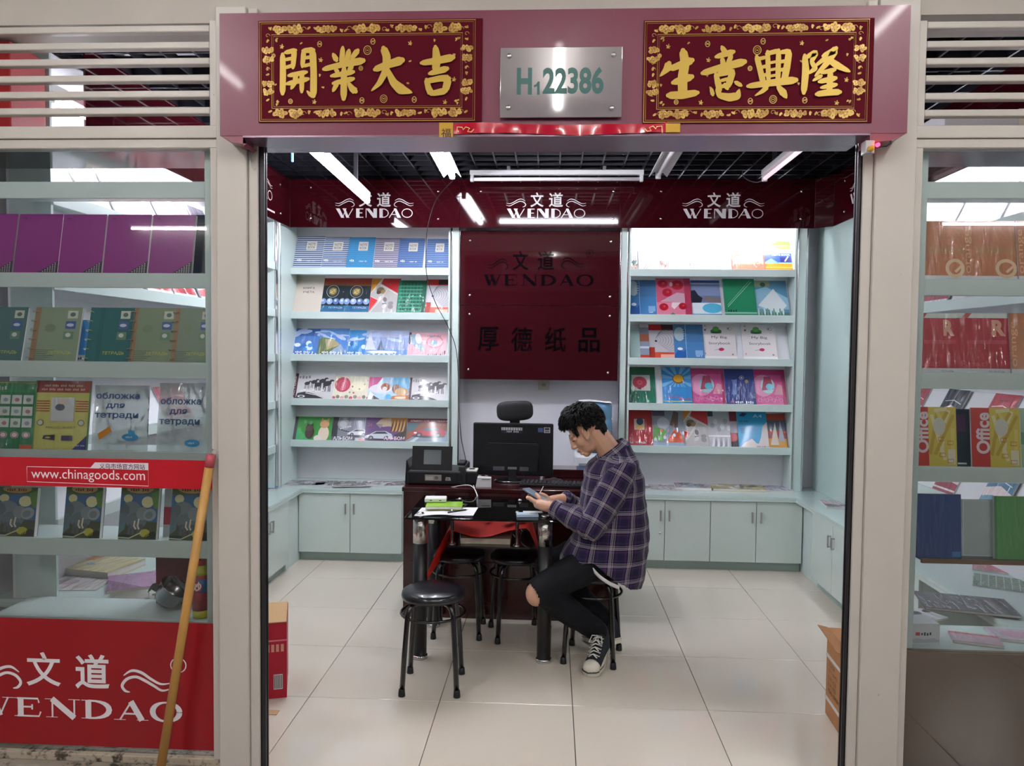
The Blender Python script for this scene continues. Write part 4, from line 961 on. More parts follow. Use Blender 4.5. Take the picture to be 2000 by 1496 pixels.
ROWS_L = [
 [(571, 626, 462, stripes('31527f', 'd4d8e0'), 'navy striped notebook at the left end of the top shelf, left unit', 0), (623, 677, 463, stripes('3a5c8c', 'd0d6e0'), 'navy striped notebook, second from left on the top shelf, left unit', 0),
  (675, 727, 464, stripes('3f8abc', '4f96c6'), 'plain sky blue notebook in film on the top shelf, left unit', 1), (724, 778, 465, stripes('b9b6c4', '6a6480'), 'mauve and white striped notebook in film on the top shelf, left unit', 1),
  (775, 825, 466, stripes('47689c', '6f88b8'), 'blue striped notebook, second from right on the top shelf, left unit', 1), (829, 876, 467, stripes('47689c', '8097c0'), 'blue striped notebook at the right end of the top shelf, left unit', 1)],
 [(566, 624, 540, kniga, 'plain cream ledger with black heading on the second shelf, left unit', 0), (621, 671, 543, globes, 'dark notebook with globe, beside the cream ledger', 1), (668, 719, 544, globes, 'dark notebook with globe under creased film, beside the red and orange book', 1),
  (716, 776, 544, geo, 'red and orange notebook with white diagonals on the second shelf, left unit', 1), (773, 829, 548, greengrid, 'dark green grid notebook on the second shelf, left unit', 1), (827, 876, 546, spiral_photo, 'red notebook with grey spiral photo on the second shelf, left unit', 1)],
 [(566, 626, 642, bluepic(0), 'blue sea album at the left end of the third shelf, left unit', 1), (619, 677, 642, bluepic(1), 'blue album with green coast on the third shelf, left unit', 1), (669, 723, 645, bluepic(2), 'bright blue water album in the middle of the third shelf, left unit', 1),
  (711, 795, 645, bluepic(3), 'wide pale blue mountain album on the third shelf, left unit', 1), (792, 870, 650, pinkmap, 'pink album with map at the right end of the third shelf, left unit', 1)],
 [(566, 648, 730, horses, 'album with black horses and dark spine at the left end of the fourth shelf', 0), (645, 722, 735, rosecream, 'cream album with a large red rose on the fourth shelf', 1), (717, 797, 737, dogs, 'blue album with brown dogs on the fourth shelf', 1), (791, 870, 738, horses, 'album with black horses at the right end of the fourth shelf', 0)],
 [(569, 645, 814, cats, 'green album with two cats on the lowest shelf, left unit', 0), (641, 716, 815, monocat, 'grey album with cat and silver car on the lowest shelf, left unit', 0), (711, 792, 816, eagle, 'purple album with eagle and silver car on the lowest shelf, left unit', 0), (787, 875, 818, album, 'dark red drawing album with a red car on the lowest shelf, left unit', 0)],
]
ROWS_R = [
 [(1229, 1246, 478, blossom('d8a090', '5c8c84'), 'narrow overexposed flower card at the left end of the top shelf, right unit', 0), (1248, 1289, 486, blossom('f0eaea', 'd8d4d4'), 'white notebook with faint twigs on the top shelf, right unit', 0), (1291, 1313, 484, blossom('c87c74', 'e4b0a8'), 'narrow white and red notebook on the top shelf, right unit', 0),
  (1318, 1353, 490, blossom('f4c8b4', 'eeeaea'), 'white notebook with black cross line on the top shelf, right unit', 0), (1357, 1426, 490, blossom('b8c8d8', 'e8e8ec', '8c8c94'), 'pale blue and white notebook on the top shelf, right unit', 0), (1430, 1496, 497, pouch, 'salmon pink album in film on the top shelf, right unit', 1), (1492, 1551, 460, lake, 'tall lake landscape notebook at the right end of the top shelf', 0)],
 [(1228, 1284, 543, bluesky, 'blue sky notebook at the left end of the second shelf, right unit', 0), (1284, 1352, 544, roses, 'pink notebook with red roses on the second shelf, right unit', 0), (1353, 1411, 545, beach, 'spiral notebook with beach photo on the second shelf, right unit', 0), (1417, 1480, 545, greencov, 'bright green spiral notebook in film on the second shelf, right unit', 1), (1477, 1544, 546, seaspray, 'pale sea photo notebook in film at the right end of the second shelf', 1)],
 [(1228, 1258, 643, mintcov, 'narrow mint notebook at the left end of the third shelf, right unit', 0), (1251, 1269, 633, brickstrip, 'thin notebook with brick strip on the third shelf, right unit', 0), (1266, 1323, 634, spiral_photo, 'red notebook with grey spiral photo on the third shelf, right unit', 0), (1318, 1377, 634, bluesky, 'blue sky notebook in the middle of the third shelf, right unit', 0),
  (1374, 1441, 633, story, 'cream storybook with green frog, clear title, on the third shelf', 0), (1453, 1520, 634, story, 'cream storybook with title faded under shiny film, third shelf', 1)],
 [(1225, 1282, 717, greenrose, 'dark green notebook with framed red rose on the fourth shelf', 1), (1295, 1353, 717, sunblue, 'blue notebook with orange sun on the fourth shelf', 1), (1354, 1421, 720, pinkfan(0), 'pink notebook left of the navy one on the fourth shelf', 1), (1419, 1478, 721, navyarms, 'navy blue notebook with emblem on the fourth shelf', 1), (1476, 1540, 722, pinkfan(1), 'pink notebook at the right end of the fourth shelf', 1)],
 [(1222, 1279, 801, redplain, 'red notebook with small framed picture on the lowest shelf, right unit', 1), (1276, 1338, 802, splash, 'grey, green and orange picture book on the lowest shelf, right unit', 1), (1329, 1393, 802, geo, 'red and orange notebook with white diagonals on the lowest shelf, right unit', 1), (1386, 1429, 803, silver, 'silver notebook in shiny film on the lowest shelf, right unit', 1),
  (1423, 1448, 803, darkred, 'narrow dark red notebook on the lowest shelf, right unit', 1), (1444, 1503, 804, a4blue, 'blue and beige A4 notebook on the lowest shelf, right unit', 0), (1499, 1540, 808, orangey, 'orange and yellow notebook in film at the right end of the lowest shelf', 1)],
]
for unit, rows, side in ((unitL, ROWS_L, 'left'), (unitR, ROWS_R, 'right')):
    for r, row in enumerate(rows):
        for i, (a_, b_, yt, st, lb, wr) in enumerate(row):
            lift = .0095*((len(row)-1-i) % 2) if side == 'left' else .0095*(i % 2)
            kw = {}
            if 'spiral notebook' in lb: kw['spiral'] = (22, .007, '9a9aa0')
            row_book(unit, r, a_, b_, yt, st, lb, th=.007, lift=lift, wrap=bool(wr), group='books on the %s back shelf' % side, **kw)
# books on the side walls (partly seen past the posts and through the windows)
def side_row(unit, row, items, side):
    for i, (u, w_, L, st, lb) in enumerate(items):
        unit_book(unit, u, u+w_, row, L, st, lb, lift=.0095*(i % 2), wrap=True, group='books on the %s wall shelf' % side)
def pinkcov(c): 
    def f(p):
        p.rect(0, 0, 1, 1, c); p.rect(0, .08, 1, .13, 'e8dce0'); p.poly([(0, .5), (.5, .62), (1, .48), (1, .3), (.4, .36), (0, .28)], 'e6d4d8'); p.line([(.1, .7), (.5, .74), (.9, .66)], .004, 'f0e8ea'); p.marks(.5, .85, .04, '4c3c44', .4)
    return f
side_row(unitLL, 0, [(.30+.225*k, .21, .25, pinkcov(('d8c0a8', 'cfd4dc', 'c8ccd8', 'e0a0b0', 'd88ca0', '6c6878', 'd8d4d8', 'd4c8b0', 'd09098')[k]), '%s notebook on the top left-wall shelf, number %s from the door' % (('tan', 'grey white', 'pale blue', 'rose', 'deep rose', 'slate', 'white', 'cream', 'old rose')[k], ('one', 'two', 'three', 'four', 'five', 'six', 'seven', 'eight', 'nine')[k])) for k in range(9)], 'left')
side_row(unitLL, 1, [(.5+.30*k, .26, .24, pinkcov(('c82c3c', 'd0404c', 'b82434', 'd43c48', 'd0c4b8', 'c8b49c')[k]), '%s notebook on the second shelf of the left wall' % ('scarlet', 'coral red', 'crimson', 'bright red', 'pale buff', 'sand coloured')[k]) for k in range(6)], 'left')
side_row(unitLL, 2, [(.6+.40*k, .28, .2, pinkcov(('c8b090', '8ca0b8', 'c88c94', 'b8a4c0')[k]), '%s landscape album on the third shelf of the left wall' % ('tan', 'steel blue', 'dusty pink', 'lilac')[k]) for k in range(4)], 'left')
side_row(unitLL, 3, [(1.0+.45*k, .30, .2, pinkcov(('c06878', 'b0b4bc', 'd0b8a0')[k]), '%s album on the fourth shelf of the left wall' % ('raspberry', 'silver grey', 'apricot')[k]) for k in range(3)], 'left')
side_row(unitRR, 0, [(.10+.235*k, .21, .25, pinkcov(('e8d8d8', 'e4b8c4', 'e8e0e4', 'dca0ac', 'e8dcd8', 'd8b4bc', 'ecdcdc', 'e0b0b8', 'e8d0d4')[k]), '%s notebook on the top right-wall shelf, number %s from the back' % (('cream', 'pale pink', 'white', 'rose', 'ivory', 'mauve pink', 'chalk white', 'blush pink', 'shell pink')[k], ('one', 'two', 'three', 'four', 'five', 'six', 'seven', 'eight', 'nine')[k])) for k in range(9)], 'right')
side_row(unitRR, 1, [(.30+.45*k, .30, .22, pinkcov(('c8ccd4', 'b04858', '9098a8', 'c8a8b0')[k]), '%s album on the second shelf of the right wall' % ('pale grey', 'wine red', 'grey blue', 'dull pink')[k]) for k in range(4)], 'right')
side_row(unitRR, 3, [(.5+.42*k, .21, .24, pinkcov(('a83448', '303440', 'b84050', '2c3040')[k]), '%s notebook on the fourth shelf of the right wall' % ('cherry red', 'charcoal', 'brick red', 'ink black')[k]) for k in range(4)], 'right')
side_row(unitRR, 4, [(.06+.45*k, .21, .2, pinkcov(('8c2438', '5c6c90', '9c4858', '4c80a0')[k]), '%s notebook on the lowest shelf of the right wall' % ('maroon', 'slate blue', 'plum red', 'teal blue')[k]) for k in range(4)], 'right')
# magazines lying on the worktops
def flat_book(label, px, py, wd, ht, rz, style, z=ZTOP, th=.006, curl=0.0, wrap=True, group=None, edge='c8c8cc', name='magazine'):
    c_ = at(px, py, z=z)
    M = Matrix.Translation((c_.x, c_.y, z+.0006)) @ Matrix.Rotation(rz, 4, 'Z') @ Matrix.Rotation(math.radians(-90), 4, 'X') @ Matrix.Translation((-wd/2, -th, -ht/2))
    return book(label, wd, ht, th, M, style, wrap=wrap, name=name, group=group, edge=edge, cat='magazine')
def greyphoto(a_, b_):
    def f(p):
        p.rect(0, 0, 1, 1, a_); r = random.Random(a_+b_)
        for k in range(9): p.ell(r.random(), r.random(), .1+.15*r.random(), .08+.14*r.random(), (b_, 'c8c4cc', '3c3a40')[k % 3], 9, r.random()*3)
        p.line([(0, 0), (1, 0), (1, 1), (0, 1), (0, 0)], .006, 'd0ccd0')
    return f
flat_book('grey horse magazine at the left end of the left worktop', 598, 944, .30, .21, .12, greyphoto('6c6670', 'a8a4ac'))
flat_book('dark green magazine second from left on the left worktop', 650, 945, .30, .21, .05, greyphoto('5c6660', '98a49c'))
flat_book('creased grey magazine lying on the dark green one', 688, 946, .29, .21, .22, greyphoto('6a5c60', 'b0a4a8'), z=ZTOP+.0075)
flat_book('white and grey magazine under the creased one', 720, 945, .26, .20, .3, greyphoto('b8b4b8', '7c787c'))
flat_book('dark brown magazine beside the desk on the left worktop', 780, 945, .24, .2, .3, greyphoto('5a4444', '8c7478'))
flat_book('pale grey magazine nearest the man on the right worktop', 1290, 953, .30, .22, 0, greyphoto('a8a0a0', 'c8bcb8'))
flat_book('red and blue picture magazine on the right worktop', 1352, 953, .27, .21, -.1, greyphoto('9aa4b8', 'b86c74'), th=.02)
flat_book('long yellow patterned folder on the right worktop', 1440, 955, .40, .21, -.03, greyphoto('a89a60', 'c0b078'), th=.018, edge='b8a458')
flat_book('lilac grey magazine at the right end of the right worktop', 1512, 956, .25, .2, -.04, greyphoto('a4a4b8', 'c8c8d4'), th=.012)
flat_book('blue magazine on the left side worktop by the doorway', 520, 953, .20, .26, .2, greyphoto('5c80b0', '8cb0d0'), th=.014)
flat_book('pink and white magazine on the right side worktop', 1640, 987, .22, .26, -.15, greyphoto('b8a8b4', 'd09ca4'), th=.01)
# wall socket below the dark signs
a = at(1062, 751, Y=YB-.001)
t = thing('wall_socket', 'white wall socket below the dark glass signs', 'socket', a)
MB().box(-.043, .043, -.009, 0, -.043, .043, bev=.003).build('plate', mat('socket_plastic', 'c9c4bd', .4), t)
p = Print(.05, .05); p.ell(.5, .5, .4, .4, 'b8b2aa'); [p.line([(.5+.1*c_, .35+.2*s_), (.5+.2*c_, .5+.2*s_)], .004, '2c2824') for c_, s_ in ((-1, 0), (1, 0), (0, .6))]
p.build('slots', PRINT, t, (-.025, -.0095, -.025))
# ------------------------------------------------------------------ display racks behind the shop windows
YD = 2.745
DEP = .24
def rack(nm_label, x0, x1, px, bands, post_px, zbot, ztop, side):
    t = thing('display_rack', nm_label, 'shelf', ((x0+x1)/2, YD, 0))
    ox = (x0+x1)/2
    z = lambda y: at(px, y, Y=YD).z
    zs = []
    for i, (a_, b_) in enumerate(bands):
        za, zb = z(a_), z(b_)
        bd = MB().box(x0-ox, x1-ox, .012, DEP, za-.026, za-.008).build('shelf_board', MINT, t)
        MB().box(x0-ox, x1-ox, -.004, .012, zb, za, bev=.002).build('lip', MINT, bd)
        zs.append(za-.008)
    a_, b_ = post_px
    pa, pb = at(a_, 800, Y=YD-.02).x-ox, at(b_, 800, Y=YD-.02).x-ox
    MB().box(pa, pb, -.024, .03, zbot, ztop, bev=.002).build('post', MINT, t)
    MB().box(pa if side < 0 else pb-.014, pa+.014 if side < 0 else pb, .03, DEP, zbot, ztop).build('side_panel', MINT, t)
    return t, zs
def rack_book(label, px0, px1, ybot, ytop, zshelf, style, tilt=11, th=.008, yo=.0, roll=0.0, **kw):
    T = math.radians(tilt); Y0 = YD+.02+yo
    yb = pix((at((px0+px1)/2, ybot, Y=Y0).x, Y0, zshelf))[1]
    L = .2; X = at((px0+px1)/2, ybot, Y=Y0).x
    for _ in range(12):
        L *= (yb-ytop)/max(1, yb-pix((X, Y0+L*math.sin(T), zshelf+L*math.cos(T)))[1])
    x0, x1 = at(px0, ybot, Y=Y0).x, at(px1, ybot, Y=Y0).x
    M = Matrix.Translation((x0, Y0, zshelf+.0006)) @ Matrix.Rotation(-T, 4, 'X') @ Matrix.Rotation(roll, 4, 'Y')
    return book(label, x1-x0, L, th, M, style, **kw)
BL = ((355, 388), (533, 562), (706, 738), (880, 910), (1053, 1086), (1206, 1226))
RX0 = -2.10
rackL, ZL = rack('mint display rack full of notebooks behind the left shop window', RX0, at(421, 800, Y=YD).x, 200, BL, (403, 421), .56, at(300, 291, Y=YD).z-.0, 1)
BR = ((355, 388), (545, 578), (728, 760), (912, 942))
RX1 = 1.965
rackR, ZR = rack('mint display rack with bright covers behind the right shop window', at(1777, 800, Y=YD).x, RX1, 1900, BR, (1779, 1797), .56, at(1900, 300, Y=YD).z, -1)
SOFF = mat('dark_gloss_soffit', '161e24', .14, spec=.12)
z_s = at(200, 293, Y=2.72).z
sofL = tag(MB().box(-2.25, at(404, 350, Y=YD).x-.004, YD-.03, 3.0, z_s, z_s+.016).build('mirror_shelf', SOFF), 'dark glossy top shelf above the left display rack', 'shelf')
sofR = tag(MB().box(at(1802, 350, Y=YD).x+.004, 2.0, YD-.03, 3.0, z_s, z_s+.016).build('mirror_shelf', SOFF), 'dark glossy top shelf above the right display rack', 'shelf')
# goods stored above, seen between the louvres
def carton(label, x0, x1, y0, y1, z0, h, m_, flap=True):
    t = thing('stored_carton', label, 'box', ((x0+x1)/2, (y0+y1)/2, z0))
    w, d = (x1-x0)/2, (y1-y0)/2
    MB().box(-w, w, -d, d, 0.0005, h, bev=.004).build('body', m_, t)
    MB().box(-.025, .025, -d-.0012, d+.0012, h*.55, h+.0012).build('tape', mat('parcel_tape', 'c8c0b4', .3, coat=.4), t)
    return t
zt_ = z_s+.016
WRAPB = mat('black_plastic_wrap', '14161c', .16, coat=.8, bump=1.0, bscale=60)
carton('black film wrapped pack behind the left louvres, nearer the post', at(302, 230, Y=2.85).x, at(402, 230, Y=2.85).x, 2.78, 2.97, zt_, .075, WRAPB)
carton('black film wrapped pack with pale label behind the left louvres', at(193, 230, Y=2.85).x, at(298, 230, Y=2.85).x, 2.78, 2.97, zt_, .075, WRAPB)
carton('tall red carton at the far left behind the louvres', at(-60, 150, Y=2.9).x, at(62, 150, Y=2.9).x, 2.78, 2.98, zt_, .40, mat('red_carton', 'b01c20', .5))
carton('low white carton behind the right louvres', at(1815, 200, Y=2.9).x, 1.9, 2.78, 2.98, zt_, .13, mat('white_carton', 'b8b4ba', .5))
# --- left window goods
def purple(p):
    p.rect(0, 0, 1, 1, '8c3482'); p.poly([(.45, 0), (1, 0), (1, .24)], '3c3440')
    for k in range(9):
        for j in range(9):
            x, z = .50+.055*k, .012+.026*j
            if z < (x-.47)*.42 and x < .99: p.ell(x, z, .016, .008, 'c8c4c8', 6)
    p.marks(.16, .93, .02, '5c1c54', .12); p.rect(.08, .895, .3, .9, '6c2464')
for i, (a_, b_) in enumerate(((-60, 22), (25, 111), (112, 197), (200, 286), (289, 373))):
    rack_book('glossy purple notebook, %s in the top row of the left window' % ('cut by the picture edge', 'second from the left', 'third from the left', 'fourth from the left', 'nearest the post')[i], a_, b_, 533, 418+i*.5, ZL[1], purple, yo=.004*(i % 2), th=.012, wrap=False, group='purple notebooks in the left window', edge='c9c6cc')
rack_book('dark navy notebook behind the purple ones by the post', 340, 405, 533, 420, ZL[1], 'x' and (lambda p: p.rect(0, 0, 1, 1, '232c46')), yo=.05, th=.02, group='back notebooks in the left window')
def tetrad(c1, tan):
    def f(p):
        p.rect(0, 0, 1, 1, c1)
        if tan:
            p.rect(0, 0, .12, 1, '9a7c60'); [p.rect(.1, .06+.032*k, .25+.08*(k % 3)+.1, .068+.032*k, '4c5a50') for k in range(6)]; p.ell(.36, .62, .12, .08, '7c8c70', 9)
        else: [p.rect(.24+.035*k, 0, .25+.035*k, 1, '1c5058') for k in range(3)]
        p.rect(.70, .8, .92, .94, 'c8ccc0'); p.ell(.81, .87, .06, .04, '5c7468', 9); p.rect(.68, .61, .9, .75, '4c64a0'); p.ell(.78, .68, .08, .03, 'c8d0e0', 9); p.rect(.66, .42, .88, .56, '6c8c74'); p.ell(.76, .5, .06, .04, 'd0d4cc', 8)
        p.text('ТЕТРАДЬ', .62, .18, .065, 'b8bc5c', .5, bold=.02, slant=.15)
    return f
for i, (a_, b_, c1, tan, lb) in enumerate(((-45, 40, '527474', 0, 'grey teal ring notebook cut by the picture edge, left window'), (55, 147, '8c9c84', 1, 'sage green ring notebook left of the teal one, left window'), (164, 250, '2c6a6c', 0, 'teal ring notebook in the second row of the left window'), (249, 336, '84947a', 1, 'sage green ring notebook right of the teal one, left window'), (332, 408, '7e8f7c', 1, 'sage green ring notebook beside the post, left window'))):
    rack_book(lb, a_, b_, 706, 600+i*.6, ZL[2], tetrad(c1, tan), tilt=14, yo=.006*(i % 2), th=.010, group='ring notebooks in the left window', spiral=(6, .012, ('c8c4a0', 'b8a088')[tan]))
rack_book('bright blue notebook half hidden behind the ring notebooks', 140, 176, 706, 625, ZL[2], lambda p: (p.rect(0, 0, 1, 1, '3c88c4'), p.rect(0, 0, 1, .18, 'c8ccd0'), p.marks(.5, .1, .06, '4c4c54', .8)), yo=.05, tilt=8, group='back notebooks in the left window')
def stickers(p):
    p.rect(0, 0, 1, 1, '1f7a48'); p.rect(.0, .84, 1, .97, '2c8c54'); p.marks(.3, .9, .06, 'b8d0b8', .3)
    for r in range(4):
        for c_ in range(4):
            if r < 3: p.rect(.05+.22*c_, .33+.17*r, .24+.22*c_, .46+.17*r, 'c8d0cc'); p.ell(.15+.22*c_, .39+.17*r, .05, .03, ('8c9cb0', 'b87c84', '7c8c74')[(r+c_) % 3], 8)
            else: p.ell(.15+.22*c_, .22, .08, .05, 'd8d0d4', 10); p.ring(.15+.22*c_, .22, .06, .04, .003, '9c3c44', 10)
    p.rect(.7, .02, .95, .08, 'd05c30'); p.line([(.98, .02), (.98, .98), (0, .98)], .006, '9cb440')
def magic(p):
    p.rect(0, 0, 1, 1, 'c6c468'); p.rect(0, .83, 1, 1, '9c3430'); p.marks(.5, .93, .03, 'd8c4a0', .7); p.marks(.5, .875, .03, 'd8c4a0', .8)
    for k in range(5): p.rect(.03, .56+.035*k, .27, .575+.035*k, 'a83c34'); p.rect(.74, .56+.035*k, .97, .575+.035*k, 'a83c34')
    p.rect(.30, .42, .72, .76, 'c3c6cc'); p.ell(.46, .62, .09, .05, '5c6474', 10); p.ell(.5, .7, .08, .04, 'd0bcb0', 9)
    for x in (.12, .86): p.ring(x, .40, .055, .04, .003, '7c7848', 12); p.ell(x, .40, .045, .033, 'c8ccbc', 10)
    p.text('MAGIC SHEET', .5, .335, .03, '8c8844', .54); p.poly([(.18, .17), (.4, .15), (.4, .23), (.2, .22)], '2c2c24'); p.ell(.28, .19, .05, .012, 'b8b45c', 8); p.rect(.52, .15, .72, .22, '4c3868'); p.poly([(.7, 0), (1, 0), (1, .24)], '2c3478'); p.marks(.88, .08, .02, 'c8cce0', .2)
    p.line([(.005, 0), (.005, 1)], .006, '3c8c54'); p.line([(.995, 0), (.995, .9)], .006, '3c8c54'); p.rect(0, 0, 1, .02, '3c8c64')
rack_book('green picture sticker sheet in film, third row of the left window', -34, 68, 880, 745, ZL[3], stickers, wrap=True, tilt=8, th=.004, yo=.004, group='packs in the left window')
rack_book('yellow and red magic sheet pack in film, left window', 62, 170, 880, 744, ZL[3], magic, wrap=True, tilt=8, th=.004, group='packs in the left window')
# clear sleeves packs
FILM = glass('clear_film', 'eef3f3', 1.5, .05, bump=.9, haze=.40, hazecol='c9d2d4')
def sleeve_pack(label, px0, px1, ytop, first):
    Y0 = YD+.03; T = math.radians(7); z0 = ZL[3]
    x0, x1 = at(px0, 880, Y=Y0).x, at(px1, 880, Y=Y0).x
    L = (at(px0, ytop, Y=Y0+.03).z-z0)/math.cos(T); w = x1-x0
    t = thing('sleeve_pack', label, 'pack', (x0, Y0, z0+.0006), (-T, 0, 0), 'clear sleeve packs in the left window')
    MB().grid(lambda u, v: Vector((u*w, -.004*math.sin(3.14*u)-.003*math.sin(9*u+5*v)*math.sin(3.1*v), v*L)), 16, 16).build('film_front', FILM, t)
    MB().grid(lambda u, v: Vector((u*w, .008+.002*math.sin(8*u+3*v), v*L)), 12, 12).build('film_back', FILM, t)
    p = Print(w, L); c = '2f4f7c'
    p.text('обложка', .46, .84 if first else .74, .10, c, .80, bold=.02); p.text('для', .42, .68 if first else .58, .085, c, .34, bold=.02); p.text('тетради', .45, .53 if first else .43, .10, c, .80, bold=.02)
    if first: p.poly([(.12, .26), (.34, .38), (.38, .30), (.16, .17)], 'd98c20')
    p.ell(.72, .22 if first else .14, .15, .055, '2f8cc0', 16); p.marks(.72, .22 if first else .14, .03, 'a8d0e4', .16)
    if first: p.rect(.68, .25, .8, .32, '3c98c8')
    p.build('blue_print', VINYL, t, (0, -.009, 0))
sleeve_pack('clear sleeve pack with orange and blue marks, left window', 178, 285, 752, True)
sleeve_pack('clear sleeve pack with one blue oval beside the post, left window', 305, 404, 748, False)
def elephant(p):
    p.rect(0, 0, 1, 1, '3f6a9c'); p.rect(0, .86, 1, 1, '4c6a34'); p.ell(.5, .97, .36, .09, 'c8a868', 14); p.marks(.5, .95, .06, '8c2c20', .5)
    p.ell(.2, .78, .12, .08, 'd8d8a0', 12); p.ell(.72, .72, .16, .11, 'dcdca8', 12); p.poly([(.9, .6), (1, .6), (1, .95), (.8, .88)], '5c8c3c'); p.rect(0, 0, 1, .34, '4a5238'); p.poly([(0, .1), (.16, .2), (.2, .5), (0, .5)], '5c7c84')
    p.ell(.3, .58, .26, .15, '77848c', 14); p.ell(.14, .56, .12, .12, '5f6c74', 12); p.poly([(.06, .5), (.02, .3), (.08, .26), (.14, .5)], '66737b')
    p.ell(.45, .36, .28, .16, '68747c', 14); p.ell(.6, .5, .16, .13, '848f96', 12); p.ell(.8, .48, .17, .12, '96a0a6', 12, .4); p.ell(.78, .47, .11, .07, '7a868c', 10, .4)
    for k in (.28, .38, .52, .6): p.poly([(k-.04, .3), (k+.04, .3), (k+.035, .1), (k-.035, .1)], '545f66')
    p.line([(.52, .4), (.5, .26), (.54, .2)], .006, 'd8d0b8'); p.line([(.42, .36), (.4, .26), (.46, .2)], .006, 'd8d0b8')
    p.ell(.7, .13, .14, .08, 'b8b43c', 9); p.ell(.9, .1, .1, .07, '22301c', 9); p.ell(.14, .06, .2, .04, '203c44', 10); p.line([(0, .04), (.3, .03), (.6, .14)], .004, 'c8d0a0')
    for k in range(8): p.rect(.7+.035*k, .0, .72+.035*k, .08+.02*(k % 3), '1c2418')
for i, (a_, b_) in enumerate(((-14, 66), (122, 194), (230, 304), (330, 407))):
    rack_book('notebook with two grey elephants, %s in the left window' % ('cut by the picture edge', 'second', 'third', 'behind the wooden pole')[i], a_, b_, 1053, 952, ZL[4], elephant, tilt=9, th=.022, yo=.01, group='elephant notebooks in the left window', edge='9aa8a8')
rack_book('grey and red notebook spine behind the elephants', 318, 332, 1053, 955, ZL[4], lambda p: (p.rect(0, 0, 1, 1, 'b0b4b4'), p.rect(0, .25, 1, .62, 'a82c3c')), yo=.07, tilt=6, group='back notebooks in the left window')
# bottom tray of the left window
zB = ZL[5]
bt = at(391, 1210, Y=YD+.05)
bot = thing('cleaner_bottle', 'cleaning bottle with red cap and yellow neck beside the pole', 'bottle', (bt.x, YD+.06, zB+.0005))
kk = 1500/2.8; hb = .225
MB().lathe([(.001, 0), (.03, .001), (.032, .01), (.032, .03)], n=20).build('base', mat('yellow_green_plastic', 'b8b838', .3), bot)
MB().lathe([(.032, .03), (.032, .165)], n=20).build('label_sleeve', mat('cleaner_label', 'a83848', .35, noise=.5, nscale=40), bot)
MB().lathe([(.0325, .10), (.0325, .15)], n=20).build('blue_band', mat('cleaner_blue', '2f6ca8', .35), bot)
p = Print(.05, .05); p.ell(.5, .5, .4, .42, 'd03030', 10); p.text('妙', .5, .5, .7, 'f2ecec', .7, bold=.03); p.build('label_mark', PRINT, bot, (-.025, -.0345, .10))
MB().lathe([(.032, .165), (.03, .178), (.022, .195), (.018, .20)], n=20).build('neck', mat('yellow_green_plastic'), bot)
MB().lathe([(.019, .20), (.02, .203), (.018, .225), (.001, .227)], n=18).build('cap', mat('red_cap', 'b81c20', .35), bot)
pc = at(318, 1200, Y=YD+.11)
bowl = thing('steel_pot', 'dented steel pot with grey cloth in the left window', 'pot', (pc.x, YD+.12, zB+.001))
MB().lathe([(.001, 0), (.035, .001), (.052, .03), (.058, .075), (.062, .08), (.056, .078), (.048, .03), (.03, .006), (.001, .005)], n=22, M=Matrix.Translation((0, 0, .028)) @ Matrix.Rotation(.65, 4, 'Y')).build('bowl', mat('dull_steel', '9a9aa0', .22, 1.0), bowl)
MB().grid(lambda u, v: Vector((-.05+.15*u+.01*math.sin(9*v), -.03+.07*v, .075+.05*math.sin(2.6*u)+.018*math.sin(11*u+4*v)-.02*v)), 14, 8).build('rag', mat('grey_cloth', '6c6a6c', .9, noise=.2), bowl)
rb = thing('red_bin', 'dark red plastic box behind the steel pot', 'box', (pc.x+.03, YD+.205, zB+.0005))
MB().box(-.10, .10, -.012, .0, 0, .24).box(-.10, .10, .13, .142, 0, .24).box(-.10, -.088, 0, .13, 0, .24).box(.088, .10, 0, .13, 0, .24).box(-.10, .10, -.012, .142, 0, .01).build('body', mat('dark_red_plastic', '6c1830', .35), rb)
MB().tube([(-.02, .05, .01), (.03, .02, .235), (.07, -.03, .27)], .008, 8).build('stick', mat('stick_wood', '8c6c4c', .6), rb)
# things on the left worktop, seen through the lower gap
def flat_at(label, px, py, z, wd, ht, rz, style, **kw):
    return flat_book(label, px, py, wd, ht, rz, style, z=z, **kw)
flat_at('yellow film covered folder on the left worktop near the window', 196, 1112, ZTOP, .30, .24, -.2, lambda p: (p.rect(0, 0, 1, 1, 'c8bc8c'), p.rect(0, .6, .3, 1, 'd08c30'), p.ell(.4, .4, .08, .06, '7ca0c8', 9)), th=.03, edge='c0a458')
flat_at('white printed leaflet on the left worktop near the window', 150, 1140, ZTOP, .26, .2, .1, lambda p: (p.rect(0, 0, 1, 1, 'c8c4c4'), p.ell(.3, .6, .2, .2, 'b09ca4', 10), p.line([(.2, .2), (.8, .3)], .004, 'a89878')), th=.002)
flat_at('purple and pink folder on the left worktop near the window', 270, 1138, ZTOP, .24, .24, .5, lambda p: (p.rect(0, 0, 1, 1, 'a87ca4'), p.poly([(0, 0), (.6, 0), (0, .7)], '7c4478')), th=.012)
